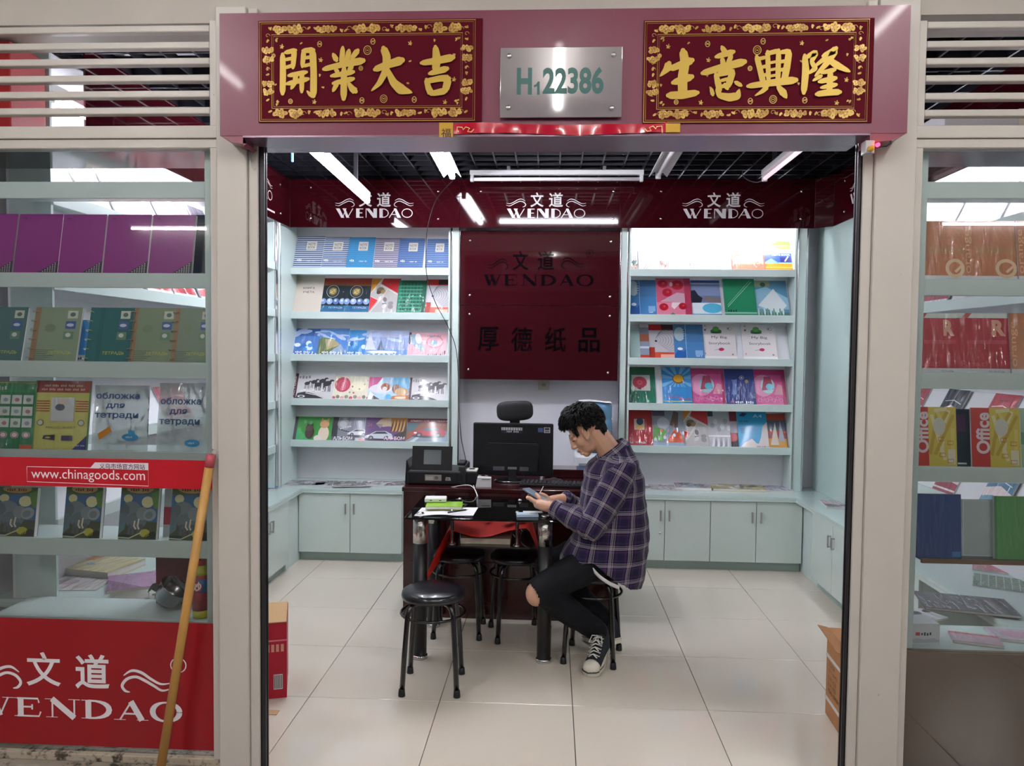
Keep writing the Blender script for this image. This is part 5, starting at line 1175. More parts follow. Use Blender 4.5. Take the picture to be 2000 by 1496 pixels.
# --- banners on the left glass
yg = YF+.0215
a = at(-160, 889, Y=yg); b = at(422, 956, Y=yg); w, h = WL1-.03-a.x, a.z-b.z
bn = MB().box(0, w, -.0012, 0, 0, h).build('website_banner', mat('red_vinyl', 'b40f20', .4), None, (a.x, yg, b.z)); tag(bn, 'bright red banner with a white website address across the left window', 'banner')
p = Print(w, h); U = lambda px: (at(px, 920, Y=yg).x-a.x)/w; V = lambda py: 1-(py-889)/(956-889)
p.line([(U(53), V(911)), (U(178), V(911)), (U(186), V(899)), (U(290), V(898)), (U(290), V(951)), (U(53), V(946)), (U(53), V(911))], .0022, 'ead8dc')
p.poly([(U(176), V(912)), (U(186), V(898)), (U(290), V(898)), (U(290), V(914))], 'dcd0da')
p.text('义乌市场官方网站', U(239), V(906.5), .19, '3a2034', U(283)-U(194), bold=.008); p.text('www.chinagoods.com', U(172), V(930), .44, 'f0e6ea', U(283)-U(61))
p.build('white_print', VINYL, bn, (0, -.0014, 0))
a = at(-190, 1200, Y=yg); b = at(422, 1466, Y=yg); w, h = WL1-.03-a.x, a.z-b.z
z0 = max(b.z, zpl+.03)
h = a.z-z0
pn = MB().box(0, w, -.0014, 0, 0, h).build('logo_panel', mat('deep_red_vinyl', '8e0d18', .35, noise=.05, nscale=3), None, (a.x, yg, z0)); tag(pn, 'big red panel with white logo and name low on the left window', 'sign')
p = Print(w, h); U = lambda px: (at(px, 1330, Y=yg).x-a.x)/w; V = lambda py: 1-(py-1203)/(1466-1203)
c = 'dedadd'
p.text('文', U(86), V(1308), .27, c, U(120)-U(53), bold=.014); p.text('道', U(181), V(1310), .275, c, U(215)-U(148), bold=.02)
swirls(p, U(239), V(1324), U(334)-U(239), .17, c, 1, .010); swirls(p, U(41), V(1324), U(41)-U(-52), .17, c, -1, .010)
p.ring(U(349), V(1291), U(364)-U(349), (V(1291)-V(1306)), .004, c, 18); p.text('R', U(349), V(1291), .06, c, U(356)-U(343))
serif(p, 'WENDAO', U(-38), V(1408), U(364)-U(-38), V(1369)-V(1408), c)
p.build('white_print', VINYL, pn, (0, -.0016, 0))
# --- right window goods
def orange_bk(c1, word):
    def f(p):
        p.rect(0, 0, 1, 1, c1); p.rect(0, 0, 1, .10, 'c9ced4'); p.text(word, .09, .5, .10*p.w/p.h*1.2, 'cfa47c' if word == 'orange' else 'a85058', .72*p.h/p.w, rot=math.pi/2); p.rect(.2, .45, 1, .58, 'a8764c' if word == 'orange' else 'a03c48')
        p.ring(.78, .22, .17, .13, .012, 'd0b494', 20); p.line([(.78, .16), (.95, .28)], .009, 'd0b494'); p.text('ТЕТРАДЬ', .72, .04, .025, '6c6c74', .3)
    return f
def red_bk(p):
    p.rect(0, 0, 1, 1, 'a82c38'); p.rect(0, 0, 1, .10, 'c4ccd2'); p.rect(0, .92, 1, 1, 'c4ccc8'); p.poly([(.1, .92), (.18, 1), (.3, 1), (.22, .92)], 'b05058'); p.text('R', .80, .76, .26, 'd09880', .26, bold=.05); p.text('Read', .3, .18, .09, 'b85058', .5); p.rect(.2, .5, .95, .56, 'b84450'); p.text('ТЕТРАДЬ', .72, .05, .03, '6c6c74', .3)
def office(p):
    p.rect(0, 0, 1, 1, 'c8b84c'); p.rect(0, 0, .38, 1, 'b8302c'); p.text('Office', .24, .58, .28*p.w/p.h, 'd8ccd0', .68*p.h/p.w*1.0, rot=math.pi/2, bold=.03)
    r = random.Random(5)
    for k in range(10): p.line([(.4+.55*r.random(), r.random()), (.45+.5*r.random(), r.random())], .012, ('d8d0a0', 'b89c38', 'd4c468')[k % 3])
    p.ell(.62, .68, .14, .15, 'c4c4b8', 12); p.rect(.8, .06, .96, .3, 'd4d0b8'); [p.line([(x, z), (x+.12, z), (x+.12, z+.06), (x, z+.06), (x, z)], .002, 'a0503c') for x, z in ((.6, .44), (.8, .38), (.62, .18), (.8, .08))]
orr = orange_bk('b0704c', 'orange')
for i, (a_, b_, st, lb) in enumerate(((1796, 1887, orr, 'orange notebook beside the post, top row of the right window'), (1886, 1990, orr, 'orange notebook in the middle of the top row, right window'), (1991, 2090, orr, 'orange notebook cut by the picture edge, top row, right window'))):
    rack_book(lb, a_, b_, 545, 432, ZR[1], st, tilt=9, yo=.01*(i % 2), wrap=True, group='orange notebooks in the right window')
for i, (a_, b_, st, lb) in enumerate(((1791, 1874, red_bk, 'red notebook beside the post, second row of the right window'), (1873, 1976, red_bk, 'red notebook in the middle of the second row, right window'), (1977, 2080, orr, 'orange notebook at the edge of the second row, right window'))):
    rack_book(lb, a_, b_, 728, 612, ZR[2], st, tilt=9, yo=.01*(i % 2), wrap=True, group='red notebooks in the right window')
rack_book('red and yellow notebook beside the post, third row of the right window', 1782, 1870, 912, 795, ZR[3], office, tilt=7, group='office notebooks in the right window')
rack_book('red and yellow notebook right of the dark gap, third row', 1899, 1995, 912, 797, ZR[3], office, tilt=7, group='office notebooks in the right window')
rack_book('pale green notebook cut by the picture edge, third row, right window', 1996, 2070, 912, 798, ZR[3], lambda p: (p.rect(0, 0, 1, 1, '9cb8a0'), p.rect(0, .4, 1, .6, '6c9c78')), tilt=7, yo=.012, group='office notebooks in the right window')
rack_book('dark navy notebook between the red and yellow ones, right window', 1862, 1906, 912, 799, ZR[3], lambda p: (p.rect(0, 0, 1, 1, '22303c'), p.rect(.1, .6, .6, .9, '4c3050'), p.rect(.2, .03, .6, .06, 'd0d4d8')), tilt=7, yo=.05, group='back notebooks in the right window')
# glass shelf with brown edge, lower right
zg = at(1900, 1094, Y=YD).z
gs = thing('glass_shelf', 'clear glass shelf with brown edge strip in the right window', 'shelf', (at(1800, 1094, Y=YD).x, YD, zg))
ws = RX1-at(1800, 1094, Y=YD).x
MB().box(0, ws, .008, DEP, -.006, 0).build('glass_board', glass('shelf_glass', 'd4e4e0', 1.2), gs); MB().box(0, ws, -.004, .008, -.014, .001).build('edge_strip', mat('brown_edge', '7c6450', .5), gs)
rack_book('blue clothbound notebook in film on the lower right glass shelf', 1786, 1878, 1092, 965, zg, lambda p: (p.rect(0, 0, 1, 1, '2c4a86'), p.rect(0, 0, .05, 1, '22386c'), p.rect(.8, .02, .98, .1, '3c78b8')), tilt=5, th=.012, wrap=True, group='notebooks on the glass shelf')
rack_book('plain green notebook in film on the lower right glass shelf', 1943, 2040, 1094, 970, zg, lambda p: (p.rect(0, 0, 1, 1, '5a9a5c'), p.rect(0, 0, .05, 1, '4a8450')), tilt=5, th=.012, wrap=True, group='notebooks on the glass shelf')
rack_book('empty clear plastic tray between the blue and green notebooks', 1880, 1941, 1093, 976, zg, lambda p: (p.rect(0, 0, 1, 1, 'b4c0c0'), p.line([(.02, .02), (.98, .02), (.98, .98), (.02, .98), (.02, .02)], .003, 'd0dcdc')), tilt=4, yo=.03, th=.01, group='notebooks on the glass shelf')
# bottom board and brown panel, right window
zq = at(1900, 1270, Y=YD-.01).z
lb_ = thing('counter_board', 'mint counter board with brown front panel in the right window', 'counter', (at(1782, 1270, Y=YD).x, YD-.01, 0))
wq = RX1-lb_.location.x
MB().box(0, wq, 0, DEP+.01, zq-.018, zq).build('board', TOPM, lb_)
MB().box(WR0+.03-lb_.location.x, XR-.005-lb_.location.x, -.030, -.020, zpl+.03, zq-.001).build('front_panel', mat('brown_hardboard', '7a6658', .55, noise=.12, nscale=9), lb_)
MB().box(WR0+.03-lb_.location.x, XR-.005-lb_.location.x, -.0195, -.001, zq-.02, zq+.001).build('edge_strip', mat('brown_edge'), lb_)
def notebox(label, px0, px1, py0, py1, Y0, h_extra=0):
    a_, b_ = at(px0, py1, Y=Y0), at(px1, py0, Y=Y0)
    t = thing('card_box', label, 'box', (a_.x, Y0, zq+.0005), (0, 0, .06))
    w_, h_ = b_.x-a_.x, b_.z-zq
    MB().box(0, w_, 0, .10, 0, h_, bev=.002).build('body', mat('white_card', 'c8ccd2', .5), t)
    p = Print(w_, h_); p.rect(.0, .0, 1, 1, 'c8ccd2'); p.rect(.22, .42, .36, .58, 'c04838'); p.marks(.58, .5, .16, '3c4048', .36); p.poly([(0, .2), (.3, .3), (.5, .22), (.8, .3), (1, .2), (1, .1), (0, .05)], 'b0b6be')
    p.build('print', PRINT, t, (0, -.0004, 0))
notebox('white cardboard box with small orange logo in the right window', 1774, 1838, 1220, 1262, YD+.03)
flat_book('dark grey carrier bag lying in the right window', 1885, 1183, .34, .22, -.25, lambda p: (p.rect(0, 0, 1, 1, '4a464e'), p.line([(.3, .5), (.6, .45)], .004, '7c747c'), p.line([(.32, .42), (.62, .36)], .002, '7c747c')), z=zq, th=.012, edge='4a464e', name='carrier_bag')
flat_book('white printed cards fanned out in the right window', 1800, 1205, .15, .12, .5, greyphoto('b8bcc0', '8c9096'), z=zq, th=.006)
flat_book('pink film packed notebook in the right window, nearer', 1905, 1252, .16, .10, -.3, lambda p: (p.rect(0, 0, 1, 1, 'b898a8'), p.rect(0, .8, 1, 1, 'c05c6c')), z=zq, th=.01, edge='b8a8b0')
flat_book('pink film packed notebook at the right edge of the window', 1985, 1245, .18, .12, -.2, lambda p: (p.rect(0, 0, 1, 1, 'b8a8b8'), p.ell(.5, .5, .3, .3, 'c090a8', 10)), z=zq, th=.01)
flat_book('red folder on the right worktop near the window', 1960, 1112, .26, .2, -.5, lambda p: p.rect(0, 0, 1, 1, 'a83c50'), z=ZTOP, th=.006)
flat_book('green grid mat on the right worktop near the window', 1975, 1142, .30, .22, -.5, lambda p: (p.rect(0, 0, 1, 1, '3c6c4c'), [p.rect(.1*k, 0, .1*k+.015, 1, '9cbca0') for k in range(10)], [p.rect(0, .12*k, 1, .12*k+.018, '9cbca0') for k in range(9)]), z=ZTOP, th=.004)
# --- leaning wooden pole in front of the left window
tp = at(413, 884, Y=YF-.03); ft = at(305, 1556, z=.0)
pole = thing('wooden_pole', 'tall wooden broom pole with pink tip leaning against the left window', 'pole', ft)
d = tp-ft; up_ = d.normalized()
MB().tube([d*0.004, d*.5, d*.958], .0155, 12).build('shaft', mat('pale_bamboo', 'b58746', .45, noise=.18, nscale=18), pole)
MB().tube([d*.958, d*.995], .0162, 12).build('tip', mat('pink_tip', 'b04a56', .4), pole)
MB().tube([d*.99, d*1.004+Vector((.004, 0, .008)), d*1.0+Vector((.016, 0, .006)), d*.985+Vector((.018, 0, 0))], .0018, 6).build('hanging_loop', STEEL, pole)
# sensor on the right post, hook on the left one
sn = at(1688, 295, Y=2.59)
se = thing('door_sensor', 'small door sensor with red light and yellow button under the sign', 'sensor', sn)
MB().box(-.016, .014, -.05, -.012, -.020, .022, bev=.003).build('housing', mat('sensor_grey', 'a8a6a8', .4), se)
MB().lathe([(.001, -.014), (.008, -.012), (.010, -.002), (.010, .004)], (.0, -.05, -.006), 12, 'y').build('yellow_button', mat('yellow_button', 'c89a2c', .4), se)
MB().lathe([(.001, -.010), (.006, -.008), (.007, 0)], (.021, -.05, .006), 10, 'y').build('red_light', mat('red_led', 'ff2030', .3, emit='ff1a30', estr=6), se)
MB().tube([(.014, -.045, .004), (.03, -.055, .0), (.045, -.06, .0), (.056, -.062, .008), (.058, -.06, .016)], .003, 6).build('lead', BLACKP, se)
hk = at(490, 300, Y=YF-.012)
hko = thing('wire_hook', 'bent wire hook hanging on the left post', 'hook', hk)
MB().tube([(.004, 0, .02), (-.004, 0, 0), (.0, -.004, -.03), (.006, -.006, -.05), (.014, -.006, -.058), (.022, -.004, -.05)], .0014, 6).build('wire', STEEL, hko)
MB().tube([(.002, -.002, .01), (.006, -.003, -.01), (.004, -.004, -.03)], .0025, 6).build('knot', mat('grey_string', '9c968e', .8), hko)
# ------------------------------------------------------------------ reception desk
MAHOG = mat('dark_mahogany', '3a1216', .16, coat=.5, noise=.25, nscale=5)
YK = 4.47
a = at(787, 1215, Y=YK); b = at(1206, 1215, Y=YK)
DX0, DX1 = a.x, b.x
ZD = at(900, 953, Y=YK).z
desk = thing('reception_desk', 'dark glossy mahogany desk in the middle of the shop', 'desk', ((DX0+DX1)/2, YK, 0))
w = (DX1-DX0)/2; DD = .62
MB().box(-w-.008, w+.008, -.012, DD, ZD-.026, ZD, bev=.004).build('top', MAHOG, desk)
MB().box(-w, w, .0, .02, 0.0, ZD-.026).build('front_panel', MAHOG, desk)
for s in (-1, 1): MB().box(*sorted((s*w, s*(w-.02))), .02, DD-.02, 0, ZD-.026).build('side_panel', MAHOG, desk)
for xa, xb in ((-w+.05, -.02), (.02, w-.05)):
    MB().box(xa, xb, -.006, 0, .08, .34, bev=.003).build('moulding', MAHOG, desk)
MB().box(w-.44, w-.03, DD-.20, DD-.02, ZD+.0005, ZD+.055, bev=.004).build('riser', MAHOG, desk)
# ------------------------------------------------------------------ printer
pr0 = at(850, 946, Y=4.60)
pt = thing('printer', 'black printer with raised paper support at the left end of the desk', 'printer', (pr0.x, 4.60, ZD+.0005))
PW = .165
MB().box(-PW, PW, -.05, .22, 0, .085, bev=.012).build('body', BLACKP, pt)
MB().prism([(-PW-.012, .0), (-PW+.01, .0), (-PW+.015, .10), (-PW, .145), (-PW-.004, .145)], -.045, .20).build('side_wing', BLACKP, pt)
MB().box(PW-.02, PW+.025, -.04, .2, .0, .115, bev=.01).build('control_pod', mat('printer_grey', '2a2c32', .35), pt)
MB().box(PW-.03, PW+.018, -.02, .10, .1155, .135, bev=.006).build('pod_cap', BLACKP, pt)
t_ = Matrix.Translation((-.018, -.03, .035)) @ Matrix.Rotation(math.radians(-10), 4, 'X')
def frame_panel(m_, w_, h_, wx0, wx1, wz0, wz1, th, M):
    for q in ((-w_, wx0, 0, h_), (wx1, w_, 0, h_), (wx0, wx1, 0, wz0), (wx0, wx1, wz1, h_)): m_.box(q[0], q[1], 0, th, q[2], q[3], M=M)
    return m_
ps = frame_panel(MB(), .122, .195, -.052, .055, .085, .172, .008, t_).build('paper_support', BLACKP, pt)
MB().box(-.052, .055, .0045, .0065, .085, .172, M=t_).build('clear_window', glass('printer_window', 'eef0f2', .8), pt)
p = Print(.10, .036); p.rect(0, 0, 1, 1, '9a948e'); p.rect(.05, .1, .5, .7, 'b8b4b0'); p.ell(.7, .5, .12, .3, '6c6864', 10); o = p.build('sticker', PRINT, pt); o.location = (-.055, -.0508, .026)
p = Print(.04, .02); p.poly([(.15, 0), (1, 0), (.9, 1), (.25, 1)], 'a8a49e'); p.marks(.55, .5, .5, '4c4844', .5); o = p.build('sticker', PRINT, pt); o.location = (.062, -.0508, .028)
# small black box with white lid, card reader
c = at(921, 942, Y=4.62)
t = thing('receipt_printer', 'small black receipt printer with white lid beside the big printer', 'printer', (c.x, 4.62, ZD+.0005))
MB().box(-.035, .035, -.03, .06, 0, .075, bev=.006).build('body', BLACKP, t); MB().box(-.036, .036, -.032, .062, .0755, .088, bev=.004).build('lid', mat('offwhite_plastic', 'd4d2ce', .35), t); MB().box(-.014, .018, -.01, .03, .0885, .0905).build('slot', BLACKP, t)
c = at(944, 953, Y=4.505)
t = thing('card_terminal', 'white card terminal standing at the front edge of the desk', 'terminal', (c.x, 4.505, ZD+.0005), (0, 0, .1))
MB().prism([(-.045, 0), (.047, 0), (.047, .055), (-.034, .058)], 0, .05).build('body', mat('white_plastic', 'dcdcde', .3), t); MB().box(-.01, .04, -.001, .004, .044, .048).build('slot', mat('slot_grey', '4c4c54', .4), t)
# ------------------------------------------------------------------ monitor (seen from behind)
ym = 4.74
a = at(923, 928, Y=ym); b = at(1081, 828, Y=ym)
mon = thing('monitor', 'black computer monitor seen from behind on the desk', 'monitor', ((a.x+b.x)/2, ym, ZD+.0005), (0, 0, math.radians(-2)))
mw, z0, z1 = (b.x-a.x)/2, a.z-ZD, b.z-ZD
MB().box(-mw, mw, 0, .028, z0, z1, bev=.008).build('back_shell', mat('monitor_black', '121319', .32), mon)
MB().prism([(-mw*.62, z0+.03), (mw*.62, z0+.03), (mw*.66, z0+.195), (-mw*.66, z0+.195)], -.018, .001).build('rear_bulge', mat('monitor_black2', '0f1016', .4), mon)
MB().box(-mw*.6, mw*.6, -.020, -.0178, z0+.203, z0+.206).build('vent_line', mat('vent_grey', '4c4c52', .4), mon)
MB().box(-.026, .026, -.03, -.018, .005, z0+.06, bev=.004).build('neck', BLACKP, mon)
MB().box(-.028, .028, -.0325, -.030, z0+.045, z0+.06).build('neck_clip', STEEL, mon)
MB().lathe([(.001, .0), (.115, .0), (.118, .006), (.10, .012), (.001, .016)], n=28, M=Matrix.Scale(.75, 4, (0, 1, 0))).build('foot', mat('foot_gloss', '0d0d12', .12, coat=.6), mon)
for x0_, x1_ in ((-.12, -.05), (.045, .10)): MB().box(x0_, x1_, -.0195, -.0181, z0+.035, z0+.06).build('port_strip', mat('port_grey', '55555c', .4), mon)
p = Print(.13, .036); p.rect(0, .5, 1, 1, 'a8a8ac'); p.rect(0, 0, 1, .48, '2c2c34'); [p.rect(.06*k, .52, .06*k+.03, .95, ('dcdce0', '7c7c84')[k % 2]) for k in range(16)]; p.marks(.55, .28, .3, 'c8c8cc', .6)
p.build('label_strip', PRINT, mon, (-.072, -.0006, z1-.062))
p = Print(.075, .034); p.rect(0, .1, .42, .9, '4c5c8c'); p.rect(.5, 0, 1, 1, 'c8c8cc'); p.rect(.56, .5, .94, .9, '3c3c44'); p.rect(.56, .1, .94, .4, '6c6c74'); p.build('sticker', PRINT, mon, (mw-.095, -.0006, z1-.056))
# keyboard, dark cloth and mouse mat on the desk
c = at(1090, 944, Y=4.58)
t = thing('keyboard', 'black keyboard lying behind the front edge of the desk', 'keyboard', (c.x-.03, 4.60, ZD+.0005), (0, 0, -.06))
MB().box(-.20, .20, -.06, .07, 0, .018, bev=.004).build('base', BLACKP, t)
km = MB().box(-.009, .009, -.009, .009, .018, .024, bev=.002).mesh('key', mat('key_black', '1c1c22', .5))
for r in range(5):
    for k in range(15): obj('key', km, t, (-.177+.0253*k, -.042+.0245*r, 0))
c = at(1080, 936, Y=4.72)
t = tag(MB().grid(lambda u, v: Vector((-.07+.14*u, -.04+.08*v, .028*math.sin(3.14*u)**.6*math.sin(3.14*v)**.6+.003*math.sin(17*u+9*v))), 16, 10).build('dark_cloth', mat('brown_felt', '2c2022', .9), None, (c.x, 4.72, ZD+.002)), 'crumpled dark brown cloth on the desk beside the monitor', 'cloth')
# ------------------------------------------------------------------ office chair behind the desk
ych = 5.30
c = at(1006, 802, Y=ych)
ch = thing('office_chair', 'black mesh office chair with headrest behind the desk', 'chair', (c.x, ych-.02, 0), (0, 0, math.radians(4)))
MESHF = mat('black_mesh_fabric', '17171b', .6, bump=.6, bscale=500)
hz = c.z
def pad(M, a_, b_, c_, curve=0.0):
    m_ = MB()
    def f(u, v):
        th = 2*math.pi*u; ph = math.pi*(v-.5)
        sgn = lambda x, e: math.copysign(abs(x)**e, x)
        x = a_*sgn(math.cos(ph), .5)*sgn(math.cos(th), .5); y = b_*sgn(math.cos(ph), .5)*sgn(math.sin(th), .5); z = c_*sgn(math.sin(ph), .6)
        return M @ Vector((x, y-curve*x*x, z))
    return m_.grid(f, 32, 14)
pad(Matrix.Translation((0, 0, hz)) @ Matrix.Rotation(-.06, 4, 'Y'), .127, .035, .068, curve=-1.6).build('headrest', MESHF, ch)
MB().box(-.035, .035, -.004, .03, hz-.17, hz-.05, bev=.01).build('headrest_post', BLACKP, ch)
bz0, bz1 = .52, hz-.10
MB().tube([(-.2, 0, bz0), (-.225, .01, (bz0+bz1)/2), (-.16, .0, bz1-.02), (0, 0, bz1), (.16, 0, bz1-.02), (.225, .01, (bz0+bz1)/2), (.2, 0, bz0), (0, .02, bz0-.02)], .014, 8, closed=True).build('back_frame', BLACKP, ch)
MB().grid(lambda u, v: Vector(((-.2+.4*u)*(1-.15*v), .018+.02*math.sin(3.14*u), bz0+v*(bz1-bz0-.01))), 8, 8).build('back_mesh', MESHF, ch)
MB().box(-.24, .24, -.02+.05, .46, .43, .49, bev=.02).build('seat', MESHF, ch)
for s in (-1, 1):
    MB().tube([(s*.25, .28, .44), (s*.29, .28, .47), (s*.29, .27, .66)], .014, 8).build('arm_post', BLACKP, ch)
    MB().box(s*.29-.035, s*.29+.035, .12, .38, .66, .69, bev=.012).build('armrest', BLACKP, ch)
MB().lathe([(.03, .10), (.03, .25), (.022, .25), (.022, .43)], (0, .2, 0), 14).build('gas_column', BLACKP, ch)
for k in range(5):
    an = k*2*math.pi/5+.3
    e = Vector((.27*math.cos(an), .2+.27*math.sin(an), .07))
    MB().tube([(0, .2, .11), e], [.022, .015], 8).build('base_arm', BLACKP, ch)
    MB().lathe([(.001, -.012), (.025, -.012), (.027, 0), (.025, .012), (.001, .012)], (e.x, e.y, .028), 12, 'x').build('castor', BLACKP, ch)
# ------------------------------------------------------------------ water dispenser behind the man
c = at(1161, 830, Y=5.80)
wdp = thing('water_dispenser', 'white water dispenser with blue bottle behind the man', 'dispenser', (c.x, 5.80, 0))
WP = mat('dispenser_white', 'd2d6da', .35)
zb = at(1161, 884, Y=5.80).z; ztp = at(1161, 786, Y=5.66).z
MB().box(-.15, .15, -.15, .15, .0, zb, bev=.02).build('cabinet', WP, wdp)
MB().box(-.12, .12, -.155, -.149, zb-.22, zb-.06, bev=.003).build('tap_recess', mat('dispenser_grey', '8c9096', .4), wdp)
for s in (-1, 1): MB().lathe([(.001, -.04), (.012, -.04), (.012, 0)], (s*.05, -.15, zb-.1), 10, 'y').build('tap', mat('tap_plastic', 'b8bcc0', .3), wdp)
bm_ = mat('blue_bottle', '5c8cb0', .12, coat=.6)
MB().lathe([(.03, zb+.001), (.03, zb+.04), (.11, zb+.09), (.132, zb+.12), (.132, zb+.16), (.126, zb+.17), (.132, zb+.18), (.132, zb+.25), (.126, zb+.26), (.132, zb+.27), (.132, ztp-.03), (.11, ztp-.005), (.001, ztp-.005)], n=28).build('bottle', bm_, wdp)
MB().grid(lambda u, v: Vector((-.12+.24*u, -.12+.2*v, ztp+.002+.006*math.sin(5*u))), 6, 4).build('paper_cover', mat('white_paper', 'e4e2e4', .7), wdp)
# ------------------------------------------------------------------ stools
VINYLB = mat('black_vinyl', '101118', .28, coat=.25, bump=.15, bscale=90)
def make_stool(label):
    t = thing('round_stool', label, 'stool', group='black stools round the glass table')
    MB().lathe([(.001, .418), (.128, .418), (.146, .424), (.150, .438), (.146, .454), (.13, .464), (.08, .470), (.001, .472)], n=36).build('seat', VINYLB, t)
    for k in range(4):
        an = math.pi/4+k*math.pi/2; r = lambda q: (q*math.cos(an), q*math.sin(an))
        lg_ = MB().tube([(*r(.06), .412), (*r(.115), .41), (*r(.138), .395), (*r(.148), .365), (*r(.166), .18), (*r(.178), .012)], .0125, 10).build('leg', BLACKM, t)
        MB().lathe([(.001, 0), (.0165, .0), (.0165, .006), (.0142, .032), (.012, .034)], (*r(.179), 0), 12).build('foot_cap', BLACKP, lg_)
    MB().tube([(.150*math.cos(a_), .150*math.sin(a_), .352) for a_ in [k*math.pi/14 for k in range(28)]], .007, 8, closed=True).build('ring', BLACKM, t)
    return t
st0 = make_stool('black round stool standing alone at the front left of the table')
st0.location = (-.545, 3.56, 0); st0.rotation_euler.z = .03
for (x, y, rz, lb) in ((-.505, 4.262, 0.0, 'black round stool under the table on the left'), (-.178, 4.245, .22, 'black round stool under the table in the middle'), (.228, 3.955, -.2, 'black round stool the man sits on')):
    s_ = copy_tree(st0); s_.location = (x, y, 0); s_.rotation_euler.z = rz; s_['label'] = lb
# ------------------------------------------------------------------ glass table
ZT = .745
TX0, TX1, TY0, TY1 = -.73, .07, 3.79, 4.40
tb = thing('glass_table', 'smoked glass table with thick black and chrome legs before the desk', 'table', ((TX0+TX1)/2, (TY0+TY1)/2, 0))
ox, oy = tb.location.x, tb.location.y
SMOKE = glass('smoked_glass', 'c6cccc', 1.0); DARKG = mat('dark_glass', '0f1114', .06, spec=.6)
MB().box(TX0-ox, TX1-ox, TY0-oy, TY1-oy, ZT-.010, ZT, bev=.003).build('glass_top', SMOKE, tb)
LGM = mat('table_leg_black', '141216', .38)
for lx in (-.662, -.022):
    for ly in (3.875, 4.335):
        x, y = lx-ox, ly-oy
        l_ = MB().lathe([(.036, .018), (.036, .60)], (x, y, 0), 24).build('leg', LGM, tb)
        MB().lathe([(.001, 0), (.041, 0), (.041, .016), (.036, .02)], (x, y, 0), 24).build('foot_ring', CHROME, l_)
        MB().lathe([(.037, .60), (.037, .715), (.03, .72), (.001, .72)], (x, y, 0), 24).build('chrome_sleeve', mat('punched_chrome', 'c8c4c0', .22, 1.0, bump=1.0, bscale=70), l_)
        MB().lathe([(.012, .72), (.012, .734)], (x, y, 0), 12).build('pin', CHROME, l_)
        MB().lathe([(.001, ZT+.012), (.018, ZT+.01), (.024, ZT+.0005)], (x, y, 0), 16).build('top_cap', CHROME, l_)
ZS = .575
SX0, SX1, SY0, SY1 = -.535, -.10, 3.915, 4.30
MB().box(SX0-ox, SX1-ox, SY0-oy, SY1-oy, ZS-.008, ZS).build('lower_shelf', DARKG, tb)
for lx in (-.507, -.168):
    for ly in (3.945, 4.27):
        MB().lathe([(.022, ZS), (.020, ZS+.006), (.009, ZS+.014), (.009, ZT-.011)], (lx-ox, ly-oy, 0), 12).build('hanger_rod', CHROME, tb)
        MB().lathe([(.001, ZT+.014), (.008, ZT+.012), (.012, ZT+.0005)], (lx-ox, ly-oy, 0), 12).build('hanger_cap', CHROME, tb)
# red cloth over a stack of paper on the lower shelf
t = thing('paper_stack', 'flat stack of patterned papers on the lower table shelf', 'papers', (-.335, 4.10, ZS+.0006))
MB().box(-.13, .13, -.13, .12, 0, .028).build('sheets', mat('mixed_paper', 'b8ac9c', .6, noise=.35, nscale=25), t)
REDC = mat('red_bag_cloth', 'e4281a', .5, noise=.08, nscale=8)
def cloth(u, v):
    # u across, v front to back
    x = -.39+.78*u
    s_ = abs(u-.5)*2
    px = (u-.5)*.56
    drop = 0.0
    y = -.165+.33*v
    z = .085+.012*math.sin(7*u+2)*(1-v)-.030*math.exp(-((u-.45)/.2)**2)*(1-v)+.02*v
    if s_ > .66:
        k = (s_-.66)/.34
        px = math.copysign(.185+.03*math.sin(k*1.57), u-.5); z = z*(1-k)-(.20*k)*(1-.35*v)
        px += math.copysign(.06*k*(1-v)+.02*k, u-.5); y -= .05*k*(1-v)
    return Vector((px*1.12, y, z))
rc = thing('red_bag', 'bright red bag with gold marks draped over the lower table shelf', 'bag', (-.318, 4.10, ZS))
MB().grid(cloth, 44, 16).build('cloth', REDC, rc)
p = Print(.05, .05)
for k, (x, y, zz) in enumerate(((-.08, -.10, .0), (.10, -.08, .0), (-.02, .02, .0))):
    MB().lathe([(.001, .0004), (.022, .0004)], (x, y, .118), 12).build('gold_mark', mat('gold_print', 'b8862c', .4), rc)
flat = MB().box(-.06, .06, -.03, .03, 0, .003).build('card_sheet', mat('card_print', '8c90a4', .5, noise=.6, nscale=60), None, (-.19, 4.05, ZS+.128), (0, 0, .1)); tag(flat, 'printed grey card lying on the red bag', 'card')
# things on the glass top
def on_table(px, py): c_ = at(px, py, z=ZT); return c_
c = on_table(872, 998)
t = tag(MB().grid(lambda u, v: Vector((-.15+.30*u+.03*v, -.10+.2*v, .0012+.006*max(0, math.sin(6*u-1))*(1-v)**2)), 14, 8).build('paper_sheet', mat('white_paper'), None, (c.x-.01, c.y-.02, ZT+.0003), (0, 0, .12)), 'white sheet of paper under the green notebook', 'paper')
c = on_table(868, 994)
book('bright green notebook on the white sheet of paper', .19, .135, .016, Matrix.Translation((c.x-.09, c.y-.07, ZT+.0095+.016)) @ Matrix.Rotation(.08, 4, 'Z') @ Matrix.Rotation(math.radians(-90), 4, 'X'), lambda p: p.rect(0, 0, 1, 1, '8cc020'), edge='8cb828', name='green_notebook')
c = on_table(850, 990)
t = thing('power_bank', 'white power bank lying on the green notebook', 'charger', (c.x, c.y+.02, ZT+.0265), (0, 0, .08))
MB().box(-.058, .058, -.037, .037, 0, .024, bev=.006).build('case', mat('white_gloss_plastic', 'e6e6e6', .25), t)
MB().box(-.03, -.018, -.0375, -.0365, .01, .014).box(.02, .032, -.0375, -.0365, .01, .014).build('ports', BLACKP, t)
c = on_table(898, 1000)
t = thing('pen', 'black pen beside the green notebook', 'pen', (c.x-.005, c.y-.045, ZT+.0146), (0, 0, .7))
